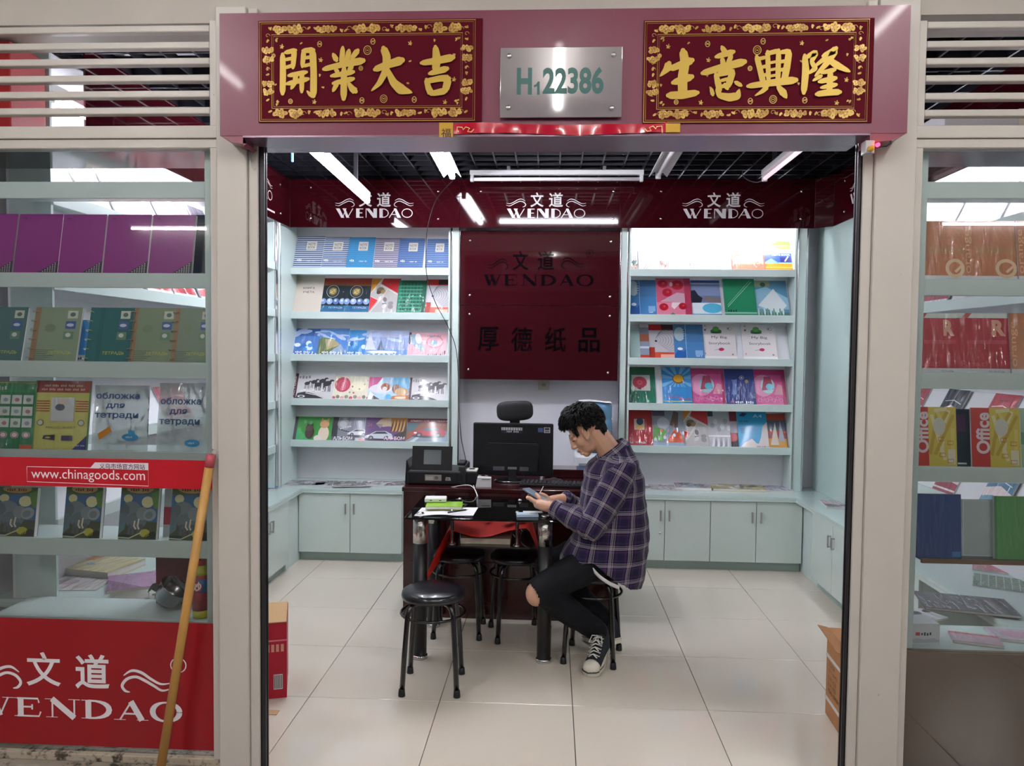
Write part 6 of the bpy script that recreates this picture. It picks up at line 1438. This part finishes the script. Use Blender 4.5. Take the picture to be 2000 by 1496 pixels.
MB().tube([(-.06, 0, 0), (.05, 0, 0)], .0045, 8).build('barrel', BLACKP, t); MB().tube([(.05, 0, 0), (.066, 0, 0)], [.0045, .001], 8).build('nib', STEEL, t)
c = on_table(1030, 1008)
t = thing('card_pack', 'pale blue pack of cards near the right end of the table', 'cards', (c.x, c.y, ZT+.0005), (0, 0, .1))
MB().box(-.055, .055, -.03, .03, 0, .014, bev=.002).build('pack', mat('pale_blue_card', 'a4b8cc', .4), t); MB().box(-.02, .08, .005, .05, .0145, .0155).build('loose_card', mat('white_card2', 'd4d8dc', .5), t)
# cables
CORD = mat('white_cord', 'd8d8d8', .5)
def cord(label, pts, r, m_): return tag(MB().tube(pts, r, 6).build('cable', m_), label, 'cable')
cord('white charging cable looping from the desk over the glass table', smooth([at(880, 953, Y=4.50)+Vector((0, 0, .004)), at(918, 948, Y=4.47), at(932, 968, Y=4.40), at(928, 984, Y=4.30), (at(900, 986, z=ZT).x, at(900, 986, z=ZT).y, ZT+.004)]), .0026, CORD)
cord('thin white cable hanging from the desk in front of the table', smooth([at(924, 950, Y=4.46)+Vector((0, .02, .003)), at(935, 975, Y=4.42), at(940, 1005, Y=4.41), at(941, 1030, Y=4.41)]), .0022, CORD)
cord('white cable running from the desk past the phone to the shelf', smooth([at(1061, 952, Y=4.44)+Vector((0, .03, 0)), at(1050, 968, Y=4.42), at(1020, 992, Y=4.41), at(998, 1015, Y=4.405), at(990, 1030, Y=4.41)]), .0022, CORD)
cord('black cable hanging from the ceiling lamp across the shelf to the desk', smooth([at(884, 352, z=2.79)+Vector((0, .01, 0)), at(852, 390, Y=5.70), at(836, 440, Y=5.71), at(832, 490, Y=5.74), at(834, 540, Y=5.76), at(850, 590, Y=5.78), at(876, 640, Y=5.79), at(892, 690, Y=5.80), at(896, 780, Y=5.80), at(900, 850, Y=5.6), at(909, 895, Y=5.1), (at(912, 925, Y=4.75).x, 4.75, ZD+.008)]), .003, BLACKP)
cord('dark curved cable at the end of the unlit pink tube', smooth([at(1490, 352, z=2.79), at(1478, 356, Y=5.5), at(1462, 352, Y=5.5), at(1452, 344, Y=5.5), at(1450, 335, Y=5.5)]), .004, mat('grey_cord', '4c4a50', .5))
# ------------------------------------------------------------------ cartons on the floor
b0 = at(543, 1372, z=0)
t = thing('red_carton', 'red printed carton on the floor behind the left post', 'box', (b0.x-.13, b0.y+.10, 0), (0, 0, math.radians(18)))
MB().box(-.13, .13, -.09, .20, 0, .345, bev=.003).build('body', mat('crimson_card', 'a8142c', .4), t)
MB().box(-.128, .128, -.088, .198, .3455, .35).build('top_flap', mat('kraft', 'b89468', .7), t)
p = Print(.26, .345); p.rect(0, .0, 1, 1, 'a8142c'); p.rect(0, .76, 1, .78, 'd8788c'); [p.rect(.5+.08*k, .62, .55+.08*k, .72, 'd09880') for k in range(6)]; p.rect(.78, .12, .93, .32, 'd4d0d0'); [p.rect(.79+.02*k, .13, .80+.02*k, .31, '2c2c2c') for k in range(7)]; p.marks(.45, .5, .06, 'd08c94', .5)
p.build('print', PRINT, t, (-.13, -.0905, 0))
b0 = at(1611, 1392, z=0); b1 = at(1640, 1437, z=0)
t = thing('cardboard_carton', 'brown cardboard carton with white straps behind the right post', 'box', (b0.x, b0.y, 0), (0, 0, math.atan2(b1.y-b0.y, b1.x-b0.x)))
CB = mat('cardboard', 'a9764a', .7, noise=.06, nscale=12)
MB().box(0, .36, 0, .30, 0, .385, bev=.004).build('body', CB, t)
MB().add([(0, 0, .386), (.36, 0, .386), (.33, -.06, .40), (.03, -.05, .405), (0, 0, .383), (.36, 0, .383), (.33, -.06, .397), (.03, -.05, .402)], [(0, 1, 2, 3), (4, 5, 6, 7), (0, 1, 5, 4), (2, 3, 7, 6), (1, 2, 6, 5), (3, 0, 4, 7)]).build('flap', CB, t)
for z in (.07, .26): MB().box(-.0012, .3612, -.0012, .3012, z, z+.016).build('strap', mat('white_strap', 'c9c4c4', .35), t)
p = Print(.36, .385)
for k, s_ in enumerate(('COLOR', "Q'TY 100 PCS", 'G.W. KGS', 'N.W. KGS', 'MEAS. 50X30CM')): p.text(s_, .1, .62-.075*k, .045, '4a3020', None, 'l')
p.build('print', PRINT, t, (0, -.0006, 0))
bag = thing('plastic_bag', 'white plastic bag on the cardboard carton behind the right post', 'bag', t.matrix_basis @ Vector((.19, .15, .387)))
def blob(u, v):
    th = 2*math.pi*u; ph = math.pi*v
    r = .13*(1+.08*math.sin(5*th+3*ph)+.06*math.sin(9*th))
    return Vector((r*math.sin(ph)*math.cos(th), r*.8*math.sin(ph)*math.sin(th), .085-.085*math.cos(ph)))
MB().grid(blob, 30, 14).build('bag_film', mat('white_bag_film', 'd8d4d4', .35, coat=.3), bag)
t.update_tag()
c = at(530, 1392, z=0)
tag(MB().box(-.05, .05, -.02, .02, 0.0003, .003).build('card_scrap', mat('kraft')), 'small torn scrap of brown card on the floor by the red carton', 'scrap').location = (c.x-.02, c.y, 0)
# ------------------------------------------------------------------ the man on the stool
def V3(px, py, Y): return at(px, py, Y=Y)
def ellipsoid(m_, c_, r_, M=None, nu=20, nv=12):
    def f(u, v):
        a_, b_ = 2*math.pi*u, math.pi*(v-.5)
        q = Vector((c_[0]+r_[0]*math.cos(b_)*math.cos(a_), c_[1]+r_[1]*math.cos(b_)*math.sin(a_), c_[2]+r_[2]*math.sin(b_)))
        return M @ q if M else q
    return m_.grid(f, nu, nv)
def limb(m_, pts, rads, n=16, sub=6):
    """tapered tube with round ends"""
    P = smooth(pts, sub); R = []
    k = (len(P)-1)/(len(pts)-1)
    for i in range(len(P)):
        q = i/k; j = min(int(q), len(pts)-2); t_ = q-j; t_ = t_*t_*(3-2*t_)
        R.append(rads[j]*(1-t_)+rads[j+1]*t_)
    m_.tube(P, R, n)
    for e in (0, -1): ellipsoid(m_, P[e], (R[e], R[e], R[e]), nu=14, nv=8)
    return m_
def remesh(m_, name, mats, voxel, it=2, parent=None, fac=.5):
    me = m_.mesh(name+'_src', mats); o = bpy.data.objects.new('tmp', me); COL.objects.link(o)
    r = o.modifiers.new('r', 'REMESH'); r.mode = 'VOXEL'; r.voxel_size = voxel; r.use_smooth_shade = True
    if it:
        s_ = o.modifiers.new('s', 'SMOOTH'); s_.iterations = it; s_.factor = fac
    dg = bpy.context.evaluated_depsgraph_get(); dg.update()
    nm = bpy.data.meshes.new_from_object(o.evaluated_get(dg))
    bpy.data.objects.remove(o); bpy.data.meshes.remove(me)
    nm.name = name; nm.materials.clear()
    for q in (mats if isinstance(mats, (list, tuple)) else [mats]): nm.materials.append(q)
    nm.polygons.foreach_set('use_smooth', [True]*len(nm.polygons)); nm.polygons.foreach_set('material_index', [0]*len(nm.polygons))
    return obj(name, nm, parent)
YM = 3.95
SKIN = mat('skin', 'c89a80', .45, noise=.05, nscale=25)
# --- joints
hipL, hipR = Vector((.30, 3.905, .54)), Vector((.285, 4.04, .545))
kneeL, kneeR = V3(1056, 1152, 3.74), Vector((-.01, 4.03, .455))
ankL, ankR = Vector((.245, 3.885, .155)), Vector((.29, 4.05, .16))
shL, elL, wrL = V3(1214, 922, 3.80), V3(1155, 1030, 3.72), V3(1083, 992, 3.83)
shR, elR, wrR = V3(1210, 922, 4.12), V3(1152, 1020, 4.16), V3(1104, 974, 4.03)
# --- phone
phA, phB = V3(1028, 955, 3.96), V3(1068, 980, 3.90)
Lx = (phA-phB).normalized(); Wy = Vector((0, 1, 0)); Wy = (Wy-Lx*Wy.dot(Lx)).normalized(); Nn = Wy.cross(Lx).normalized()
if Nn.z < 0: Nn = -Nn
Nn = (Nn*math.cos(.12)-Wy*math.sin(.12)).normalized(); Wy = Lx.cross(Nn).normalized()
if Wy.y < 0: Wy = -Wy
phC = (phA+phB)/2
PM = Matrix((Lx, Wy, Nn)).transposed().to_4x4(); PM.translation = phC
phone = thing('phone', 'grey blue smartphone held in both hands by the man', 'phone'); phone.matrix_world = PM
MB().box(-.072, .072, -.036, .036, -.0045, .0045, bev=.003).build('case', mat('phone_case', '6c7a84', .3, .3), phone)
MB().box(-.068, .068, -.033, .033, .0046, .0052).build('screen', mat('phone_screen', '52626e', .08, emit='8090a0', estr=.12), phone)
# --- head frame
pit = math.radians(36)
hf = Vector((-math.cos(pit), -.06, -math.sin(pit))).normalized(); hs = Vector((0, 1, 0)); hs = (hs-hf*hs.dot(hf)).normalized(); hu = hs.cross(hf).normalized()
if hu.z < 0: hu = -hu
HM = Matrix((hf, hs, hu)).transposed().to_4x4(); HM.translation = V3(1144, 838, YM)
b_ = MB()
E_ = lambda c_, r_, M=HM: ellipsoid(b_, c_, r_, M)
E_((-.012, 0, .03), (.093, .073, .083)); E_((.030, 0, -.03), (.060, .060, .085)); E_((.032, 0, -.082), (.046, .049, .036)); E_((.066, 0, -.106), (.021, .025, .017))
for s in (-1, 1):
    E_((.052, s*.034, -.036), (.029, .024, .032)); E_((.080, s*.026, .014), (.014, .026, .009)); E_((.078, s*.029, -.006), (.011, .015, .010)); E_((.094, s*.012, -.046), (.012, .009, .009))
    EM = HM @ Matrix.Translation((.014, s*.074, -.004)) @ Matrix.Rotation(s*.42, 4, 'Z') @ Matrix.Rotation(-.25, 4, 'Y')
    E_((0, 0, 0), (.018, .0055, .030), EM); E_((.004, 0, -.030), (.009, .006, .011), EM)
    limb(b_, [EM @ Vector((.017*math.cos(q), s*.004, .031*math.sin(q))) for q in (.15, .7, 1.4, 2.1, 2.8, 3.4, 4.0, 4.5)], [.0042]*8, 8, 3)
limb(b_, [HM @ Vector((.088, 0, .012)), HM @ Vector((.098, 0, -.018)), HM @ Vector((.106, 0, -.041))], [.009, .010, .0125], 10)
E_((.086, 0, -.028), (.020, .015, .026))
E_((.090, 0, -.068), (.014, .022, .006)); E_((.087, 0, -.079), (.013, .019, .0065)); E_((.086, 0, -.092), (.012, .02, .008))
neck = V3(1206, 905, YM)
limb(b_, [HM @ Vector((-.03, 0, -.03)), HM @ Vector((-.035, 0, -.085)), neck], [.057, .056, .066])
# torso, arms, legs of the body
limb(b_, [neck, V3(1205, 960, YM), V3(1200, 1040, YM), Vector((.285, YM+.01, .56))], [.06, .115, .115, .125], 20)
for S_, s0, e0, w0 in ((-1, shL, elL, wrL), (1, shR, elR, wrR)):
    limb(b_, [s0, e0], [.052, .042]); limb(b_, [e0, w0], [.042, .029]); limb(b_, [neck+Vector((0, 0, -.02)), s0], [.06, .055])
for h0, k0, a0 in ((hipL, kneeL, ankL), (hipR, kneeR, ankR)):
    limb(b_, [h0, k0], [.085, .058]); limb(b_, [k0, k0*.6+a0*.4, a0], [.056, .054, .036])
ellipsoid(b_, kneeL+Vector((-.022, -.004, -.018)), (.052, .056, .062))
# hands
def hand(S_, wr):
    C_ = lambda l, w_, n_: PM @ Vector((l, w_, n_))
    pc = C_(-.045, S_*.040, -.020)
    limb(b_, [wr, pc+(wr-pc)*.35], [.029, .030]); 
    limb(b_, [pc+(wr-pc)*.4, pc, C_(-.040, S_*.042, -.018)], [.030, .026, .018])
    ellipsoid(b_, (0, 0, 0), (.026, .017, .026), Matrix.Translation(C_(-.060, S_*.042, -.018)) @ PM.to_3x3().to_4x4())
    for i, (l0, ln) in enumerate(((.020, .9), (-.001, 1.0), (-.022, .95), (-.042, .78))):
        k = ln
        limb(b_, [C_(-.060, S_*.042, -.022), C_(l0-.012, S_*.052, -.014)], [.015, .0098], 10, 3)
        limb(b_, [C_(l0-.012, S_*.052, -.014), C_(l0-.002, S_*.048, -.022), C_(l0+.010*k, S_*.026, -.0225), C_(l0+.018*k, S_*.004, -.018), C_(l0+.020*k, S_*(-.012 if S_ < 0 else -.002), -.0125)], [.0096, .0092, .0086, .0078, .0066], 10, 3)
    limb(b_, [C_(-.060, S_*.044, -.004), C_(-.044, S_*.043, .008), C_(-.022, S_*.034, .0125), C_(-.004, S_*.022, .0115)], [.013, .0105, .0095, .0075], 10, 4)
hand(-1, wrL); hand(1, wrR)
man = remesh(b_, 'person', SKIN, .0034, 2)
tag(man, 'man in purple plaid shirt sitting on a stool looking down at his phone', 'person')
def local_child(o): o.parent = man; return o
# face details
def strip(pts, r, name, m_): return MB().tube(pts, r, 6).build(name, m_, man)
DARK = mat('dark_hair', '0c0b0d', .6, spec=.25)
for s in (-1, 1):
    strip([HM @ Vector((.089, s*.012, .016)), HM @ Vector((.087, s*.028, .020)), HM @ Vector((.077, s*.042, .017))], [.0018, .0032, .0015], 'eyebrow', DARK)
    strip([HM @ Vector((.091, s*.018, -.010)), HM @ Vector((.0905, s*.030, -.0125)), HM @ Vector((.081, s*.042, -.009))], [.0012, .0022, .0012], 'eyelash', DARK)
    strip([HM @ Vector((.097, s*.010, -.0525)), HM @ Vector((.091, s*.013, -.052))], .0022, 'nostril', mat('nostril_shade', '4a2418', .7))
strip([HM @ Vector((.1025, 0, -.0735)), HM @ Vector((.097, -.014, -.073)), HM @ Vector((.088, -.024, -.074))], [.002, .0022, .0012], 'lip_line', mat('lip', '7c3a34', .5))
strip([HM @ Vector((.1025, 0, -.0735)), HM @ Vector((.097, .014, -.073)), HM @ Vector((.088, .024, -.074))], [.002, .0022, .0012], 'lip_line', mat('lip'))
MB().tube([HM @ Vector((.018+.007*math.cos(a_), -.081, -.047+.009*math.sin(a_))) for a_ in [k*math.pi/6 for k in range(12)]], .0013, 6, closed=True).build('earring', STEEL, man)
# hair: a cap plus locks combed forward on top and down at the sides
hm_ = MB(); rn = random.Random(4)
def scalp(th, ph, off=0.0):
    """th 0 = front, ph 0 = crown"""
    d_ = Vector((math.sin(ph)*math.cos(th), math.sin(ph)*math.sin(th), math.cos(ph)))
    return Vector((-.012+(.097+off)*d_.x, (.077+off)*d_.y, .032+(.090+off)*d_.z))
def hairline(th):
    t_ = abs((th+math.pi) % (2*math.pi)-math.pi)
    if t_ < .68: return 1.05
    if t_ < .82: return 1.05+.35*(t_-.68)/.14
    if t_ < 1.0: return 1.76
    if t_ < 1.42: return 1.30
    return 1.80+.31*(t_-1.42)
def cap(u, v):
    th = 2*math.pi*u; ph = v*hairline(th)
    off = .012*(1-v**3)+.002
    t_ = abs((th+math.pi) % (2*math.pi)-math.pi)
    if t_ > 1.5: off = .013*(1-v**2.2)+.0015
    return HM @ scalp(th, ph, off)
hm_.grid(cap, 64, 16)
for k in range(1500):
    th = rn.uniform(-math.pi, math.pi); v = math.sqrt(rn.random())
    ph = v*hairline(th)*.98
    t_ = abs(th)
    p0 = scalp(th, ph, .009 if v < .9 else .004)
    nrm = (p0-Vector((-.012, 0, .032))).normalized()
    fwd = Vector((1, .1*math.sin(th*3), -.15))
    down = Vector((.1, 0, -1))
    top = max(0, min(1, (1.25-ph)/.6))
    if t_ > 1.4: top *= .55
    dr = (fwd*top+down*(1-top)); dr = (dr-nrm*dr.dot(nrm)*.9).normalized()
    L = (.034+.026*rn.random())*(.55+.55*top)
    if t_ > 1.5 and ph > 1.3: L *= .45
    jit = Vector((rn.uniform(-.2, .2), rn.uniform(-.25, .25), rn.uniform(-.15, .15)))
    lift = .014*top+.006
    pts = [p0, p0+nrm*lift+dr*L*.5, p0+nrm*lift*.9+(dr+jit*.6).normalized()*L*.95+Vector((0, 0, -.006*top))]
    hm_.tube([HM @ q for q in pts], [.0046, .0042, .0008], 5)
ellipsoid(hm_, (-.050, 0, -.018), (.045, .058, .044), HM)
for k in range(420):
    sd = rn.choice((-1, 1))*.058*math.sqrt(rn.random()); uu = rn.uniform(-.060, .01)
    ff = -.050-.045*math.sqrt(max(.03, 1-(sd/.060)**2-((uu+.018)/.06)**2))
    p0 = Vector((ff, sd, uu))
    hm_.tube([HM @ p0, HM @ (p0+Vector((-.003, 0, -.008))), HM @ (p0+Vector((.001, rn.uniform(-.003, .003), -.018)))], [.004, .0034, .0006], 5)
hair = hm_.build('hair', DARK, man)
# --- shirt
sh = MB()
RINGS = [((1160, 896), (1224, 862), .078), ((1150, 902), (1236, 880), .125), ((1143, 915), (1247, 900), .185), ((1137, 950), (1258, 940), .205), ((1130, 1000), (1265, 1000), .20), ((1115, 1050), (1267, 1050), .20), ((1099, 1074), (1263, 1094), .206), ((1091, 1090), (1252, 1143), .208)]
NR = 40
rp = []
RR = []
for i in range(len(RINGS)-1):      # refine between rings
    for q in range(5):
        t_ = q/5
        a0, b0 = RINGS[i], RINGS[i+1]
        RR.append((tuple(a0[0][k]*(1-t_)+b0[0][k]*t_ for k in (0, 1)), tuple(a0[1][k]*(1-t_)+b0[1][k]*t_ for k in (0, 1)), a0[2]*(1-t_)+b0[2]*t_))
RR.append(RINGS[-1])
vs = []
for ri, (fr_, bk_, hw) in enumerate(RR):
    a0, b0 = V3(*fr_, YM), V3(*bk_, YM); c0 = (a0+b0)/2; d0 = (a0-b0)/2
    for k in range(NR):
        an = 2*math.pi*k/NR; ca, sa = math.cos(an), math.sin(an)
        e = .82
        hemk = max(0, (ri-(len(RR)-11))/10)
        dz_ = .085*hemk*max(0, -sa)*max(0, 1-abs(ca-.22)/.8)
        vs.append(c0+d0*math.copysign(abs(ca)**e, ca)+Vector((0, 1, 0))*hw*math.copysign(abs(sa)**e, sa)+Vector((0, 0, dz_)))
fs = [(i*NR+k, i*NR+(k+1) % NR, (i+1)*NR+(k+1) % NR, (i+1)*NR+k) for i in range(len(RR)-1) for k in range(NR)]
fs += [tuple(range(NR)), tuple(range((len(RR)-1)*NR, len(RR)*NR))]
sh.add(vs, fs)
for s0, e0, w0 in ((shL, elL, wrL), (shR, elR, wrR)):
    limb(sh, [s0+Vector((-.005, 0, .0)), s0*.5+e0*.5, e0], [.082, .074, .066])
    limb(sh, [e0, e0*.45+w0*.55, w0+(e0-w0)*.06], [.066, .060, .044])
# collar
cN = HM @ Vector((-.033, 0, -.075))
shirt = remesh(sh, 'shirt', None, .0075, 2, man) if False else None
def plaid_material():
    mt = bpy.data.materials.new('plaid_flannel'); mt.use_nodes = True; nt = mt.node_tree; bs = nt.nodes['Principled BSDF']
    bs.inputs['Roughness'].default_value = .85; bs.inputs['Specular IOR Level'].default_value = .2; bs.inputs['Sheen Weight'].default_value = .1
    at_ = nt.nodes.new('ShaderNodeAttribute'); at_.attribute_name = 'cloth_uv'
    sp = nt.nodes.new('ShaderNodeSeparateXYZ'); nt.links.new(at_.outputs['Vector'], sp.inputs[0])
    stops = [(0, '1c1836'), (.20, '2b1c42'), (.30, '4a2a58'), (.36, '1c1836'), (.46, 'c4bcc0'), (.485, '1a1630'), (.52, 'cbc4c6'), (.545, '0e0c16'), (.575, 'b4acb4'), (.60, '15122a'), (.66, 'bdb5b8'), (.68, '1c1836'), (.80, '3a2348'), (.88, '1c1836')]
    outs = []
    for ax, off in (('X', .0), ('Y', .31)):
        ad = nt.nodes.new('ShaderNodeMath'); ad.operation = 'MULTIPLY_ADD'; ad.inputs[1].default_value = 1/.086; ad.inputs[2].default_value = 40+off
        nt.links.new(sp.outputs[ax], ad.inputs[0])
        fr = nt.nodes.new('ShaderNodeMath'); fr.operation = 'FRACT'; nt.links.new(ad.outputs[0], fr.inputs[0])
        cr = nt.nodes.new('ShaderNodeValToRGB'); cr.color_ramp.interpolation = 'CONSTANT'
        el = cr.color_ramp.elements
        while len(el) > 1: el.remove(el[-1])
        el[0].position = 0; el[0].color = (*lin(stops[0][1]), 1)
        for q, c_ in stops[1:]:
            e = el.new(q); e.color = (*lin(c_), 1)
        nt.links.new(fr.outputs[0], cr.inputs[0]); outs.append(cr.outputs[0])
    mx = nt.nodes.new('ShaderNodeMix'); mx.data_type = 'RGBA'; mx.inputs[0].default_value = .5
    nt.links.new(outs[0], mx.inputs[6]); nt.links.new(outs[1], mx.inputs[7]); nt.links.new(mx.outputs[2], bs.inputs['Base Color'])
    return mt
PLAID = plaid_material()
shirt = remesh(sh, 'shirt', PLAID, .0072, 3, man)
bones = [('t', V3(1205, 890, YM), V3(1180, 1130, YM), .2), ('a', shL, elL, .07), ('a', elL, wrL, .058), ('a', shR, elR, .07), ('a', elR, wrR, .058)]
def plaid_uv(o):
    me = o.data; buf = []
    for v in me.vertices:
        P = v.co; best = None
        for kind, a0, b0, r0 in bones:
            ax = b0-a0; t_ = max(0, min(1, (P-a0).dot(ax)/ax.length_squared)); q = a0+ax*t_
            if kind == 't':
                d_ = math.hypot((P.x-q.x)/1.0, (P.y-q.y)/1.15)/.175*1.0
            else: d_ = (P-q).length/(r0*1.12)
            if best is None or d_ < best[0]: best = (d_, kind, a0, b0, t_, q, r0)
        d_, kind, a0, b0, t_, q, r0 = best
        if kind == 't': uv = (math.atan2(P.y-q.y, P.x-q.x)*.19, P.z*1.0, 0)
        else:
            ax = (b0-a0).normalized(); e1 = ax.cross(Vector((0, 1, 0))).normalized(); e2 = ax.cross(e1)
            r = P-q; uv = (math.atan2(r.dot(e2), r.dot(e1))*r0*1.05, (P-a0).dot(ax), 0)
        buf += uv
    a_ = me.attributes.new('cloth_uv', 'FLOAT_VECTOR', 'POINT'); a_.data.foreach_set('vector', buf)
def wrinkle(o, amp, fn):
    me = o.data; nr = [v.normal.copy() for v in me.vertices]
    for v, n_ in zip(me.vertices, nr): v.co += n_*amp*fn(v.co)
from mathutils import noise as mnoise
plaid_uv(shirt)
def wr(P):
    a_ = mnoise.noise(Vector((P.x*9+P.z*5, P.y*7, P.z*16-P.x*8))); b2 = mnoise.noise(Vector((P.x*26, P.y*20, P.z*30)))
    near_el = math.exp(-((P-elL).length/.10)**2)
    fold = math.sin((P-elL).dot((wrL-elL).normalized())*120)*near_el
    return a_*1.0+.35*b2+.6*fold
wrinkle(shirt, .0085, wr)
# collar band, cuffs and seams are parts of the shirt
def ringband(c0, ax, r1, r2, hgt, name, tiltv=None, n=28, yk=1.0):
    ax = ax.normalized(); e1 = ax.cross(Vector((0, 1, 0))).normalized(); e2 = ax.cross(e1)
    def f(u, v):
        a_ = 2*math.pi*u; r = r1*(1-v)+r2*v
        return c0+ax*hgt*v+e1*r*math.cos(a_)+e2*r*yk*math.sin(a_)
    o = MB().grid(f, n, 5).build(name, PLAID, shirt)
    so = o.modifiers.new('t', 'SOLIDIFY'); so.thickness = .004; so.offset = 0
    me = o.data; buf = []
    for v in me.vertices:
        r = v.co-c0; buf += (math.atan2(r.dot(e2), r.dot(e1))*r1, r.dot(ax), 0)
    q = me.attributes.new('cloth_uv', 'FLOAT_VECTOR', 'POINT'); q.data.foreach_set('vector', buf)
    return o
ca_, cb_ = V3(1155, 903, YM), V3(1219, 856, YM)
cc = (ca_+cb_)/2; cax = Vector((cb_.z-ca_.z, 0, -(cb_.x-ca_.x))); cax = -cax if cax.z < 0 else cax
cl_ = (cb_-ca_).length/2
ringband(cc-cax.normalized()*.034, cax, cl_*1.12, cl_*.93, .040, 'collar', yk=.92)
for e0, w0 in ((elL, wrL), (elR, wrR)): ringband(w0+(e0-w0).normalized()*.045, (w0-e0), .047, .044, .05, 'cuff')
# undershirt hem and trousers
UN = mat('white_tshirt', 'd4d4d8', .8)
hem = [V3(1156, 1108, 3.775), V3(1170, 1124, 3.76), V3(1190, 1138, 3.752), V3(1210, 1147, 3.757)]
MB().grid(lambda u, v: (lambda q: q+Vector((0, .006*v, -.020*v+.008)))(smooth(hem, 6)[int(round(u*18))]), 18, 3).build('undershirt', UN, man).modifiers.new('t', 'SOLIDIFY').thickness = .004
JEAN = mat('black_denim', '0c0d14', .75, spec=.25, noise=.3, nscale=60)
tr = MB()
ellipsoid(tr, (.30, 3.955, .555), (.135, .175, .085))
for h0, k0, a0 in ((hipL, kneeL, ankL), (hipR, kneeR, ankR)):
    limb(tr, [h0, h0*.5+k0*.5+Vector((0, 0, .008)), k0], [.090, .088, .073]); limb(tr, [k0, k0*.5+a0*.5, a0+Vector((0, 0, .01))], [.070, .068, .056])
trou = remesh(tr, 'trousers', JEAN, .008, 3, man)
wrinkle(trou, .006, lambda P: mnoise.noise(Vector((P.x*14, P.y*12, P.z*20)))+.4*mnoise.noise(P*45))
kc = kneeL+Vector((-.062, -.035, -.028))
bm = bmesh.new(); bm.from_mesh(trou.data)
bmesh.ops.delete(bm, geom=[v for v in bm.verts if ((v.co.x-kc.x)/.055)**2+((v.co.y-kc.y)/.075)**2+((v.co.z-kc.z)/.062)**2 < 1], context='VERTS')
bm.to_mesh(trou.data); bm.free()
# --- shoes
def shoe(heel, toe, zheel, label):
    d_ = Vector((toe[0]-heel[0], toe[1]-heel[1], -zheel)); L = .275
    X_ = d_.normalized(); Y_ = Vector((0, 0, 1)).cross(X_).normalized(); Z_ = X_.cross(Y_)
    M = Matrix((X_, Y_, Z_)).transposed().to_4x4()
    M.translation = Vector((toe[0], toe[1], .001))-X_*L
    root = bpy.data.objects.new('shoe', None); COL.objects.link(root); root.parent = man; root['label'] = label
    root.matrix_local = M
    def halfw(x):
        t_ = x/L
        return .030+.010*math.sin(math.pi*min(1, t_*1.1))+.014*math.exp(-((t_-.72)/.22)**2) if t_ < .86 else .050*math.sqrt(max(.02, 1-((t_-.80)/.2)**2))
    out = [(L*k/20, halfw(L*k/20)) for k in range(21)]
    poly = [(x, -w_) for x, w_ in out]+[(x, w_) for x, w_ in reversed(out[:-1])]
    def slab(z0, z1, sc_, name, m_):
        n = len(poly); vs = [(x*1.0+(.0 if x < L*.5 else .004*(sc_-1)*50), y*sc_, z0) for x, y in poly]+[(x, y*sc_, z1) for x, y in poly]
        MB().add(vs, [tuple(range(n)), tuple(range(2*n-1, n-1, -1))]+[(i, (i+1) % n, (i+1) % n+n, i+n) for i in range(n)]).build(name, m_, root)
    SW = mat('offwhite_rubber', 'cfc9bb', .5)
    slab(0, .028, 1.0, 'sole', SW); slab(.021, .0235, 1.03, 'stripe', mat('dark_stripe', '1a1a24', .5))
    prof = [(.004, .130, .030), (.02, .150, .034), (.06, .150, .036), (.10, .135, .036), (.14, .098, .036), (.18, .074, .039), (.22, .060, .042), (.25, .050, .036), (.268, .040, .018)]
    vs = []; n = 14
    for x, h_, w_ in prof:
        for k in range(n):
            a_ = math.pi*k/(n-1); e = .7
            vs.append((x, w_*math.copysign(abs(math.cos(a_))**e, math.cos(a_))*(1-.25*math.sin(a_)*(h_ > .1)), .024+(h_-.024)*abs(math.sin(a_))**.75))
    MB().add([tuple(float(q) for q in v_) for v_ in vs], [(i*n+k, i*n+k+1, (i+1)*n+k+1, (i+1)*n+k) for i in range(len(prof)-1) for k in range(n-1)]+[tuple(range(n))], True).build('upper', mat('black_canvas', '161824', .8, bump=.3, bscale=600), root)
    ellipsoid(MB(), (.232, 0, .030), (.040, .043, .034)).build('toe_cap', mat('toe_rubber', 'd8d2c4', .4), root)
    LC = mat('white_lace', 'd8d4cc', .8)
    for k in range(6):
        x = .115+.016*k; h_ = .125-.0098*k
        MB().tube([(x, -.022, h_-.006), (x+.007, 0, h_+.004), (x+.016*(1 if k % 2 else -.2), .022, h_-.008)], .0028, 6).build('lace', LC, root)
        MB().tube([(x, .022, h_-.006), (x+.007, 0, h_+.006), (x+.016, -.022, h_-.008)], .0028, 6).build('lace', LC, root)
        for s in (-1, 1): MB().lathe([(.0045, 0), (.0045, .002), (.002, .0025)], (x, s*.027, h_-.008), 8).build('eyelet', mat('eyelet_white', 'c8c8c8', .4), root)
    for s in (-1, 1): MB().tube([(.115, 0, .132), (.13, s*.025, .138), (.16, s*.034, .115), (.15, s*.014, .112), (.118, 0, .13)], .0026, 6).build('lace_bow', LC, root)
    return root
shoe((.30, 3.955), (.203, 3.698), .055, 'black canvas sneaker with white sole and laces')
shoe((.335, 4.02), (.21, 4.20), .05, 'black canvas sneaker tucked behind the other foot')
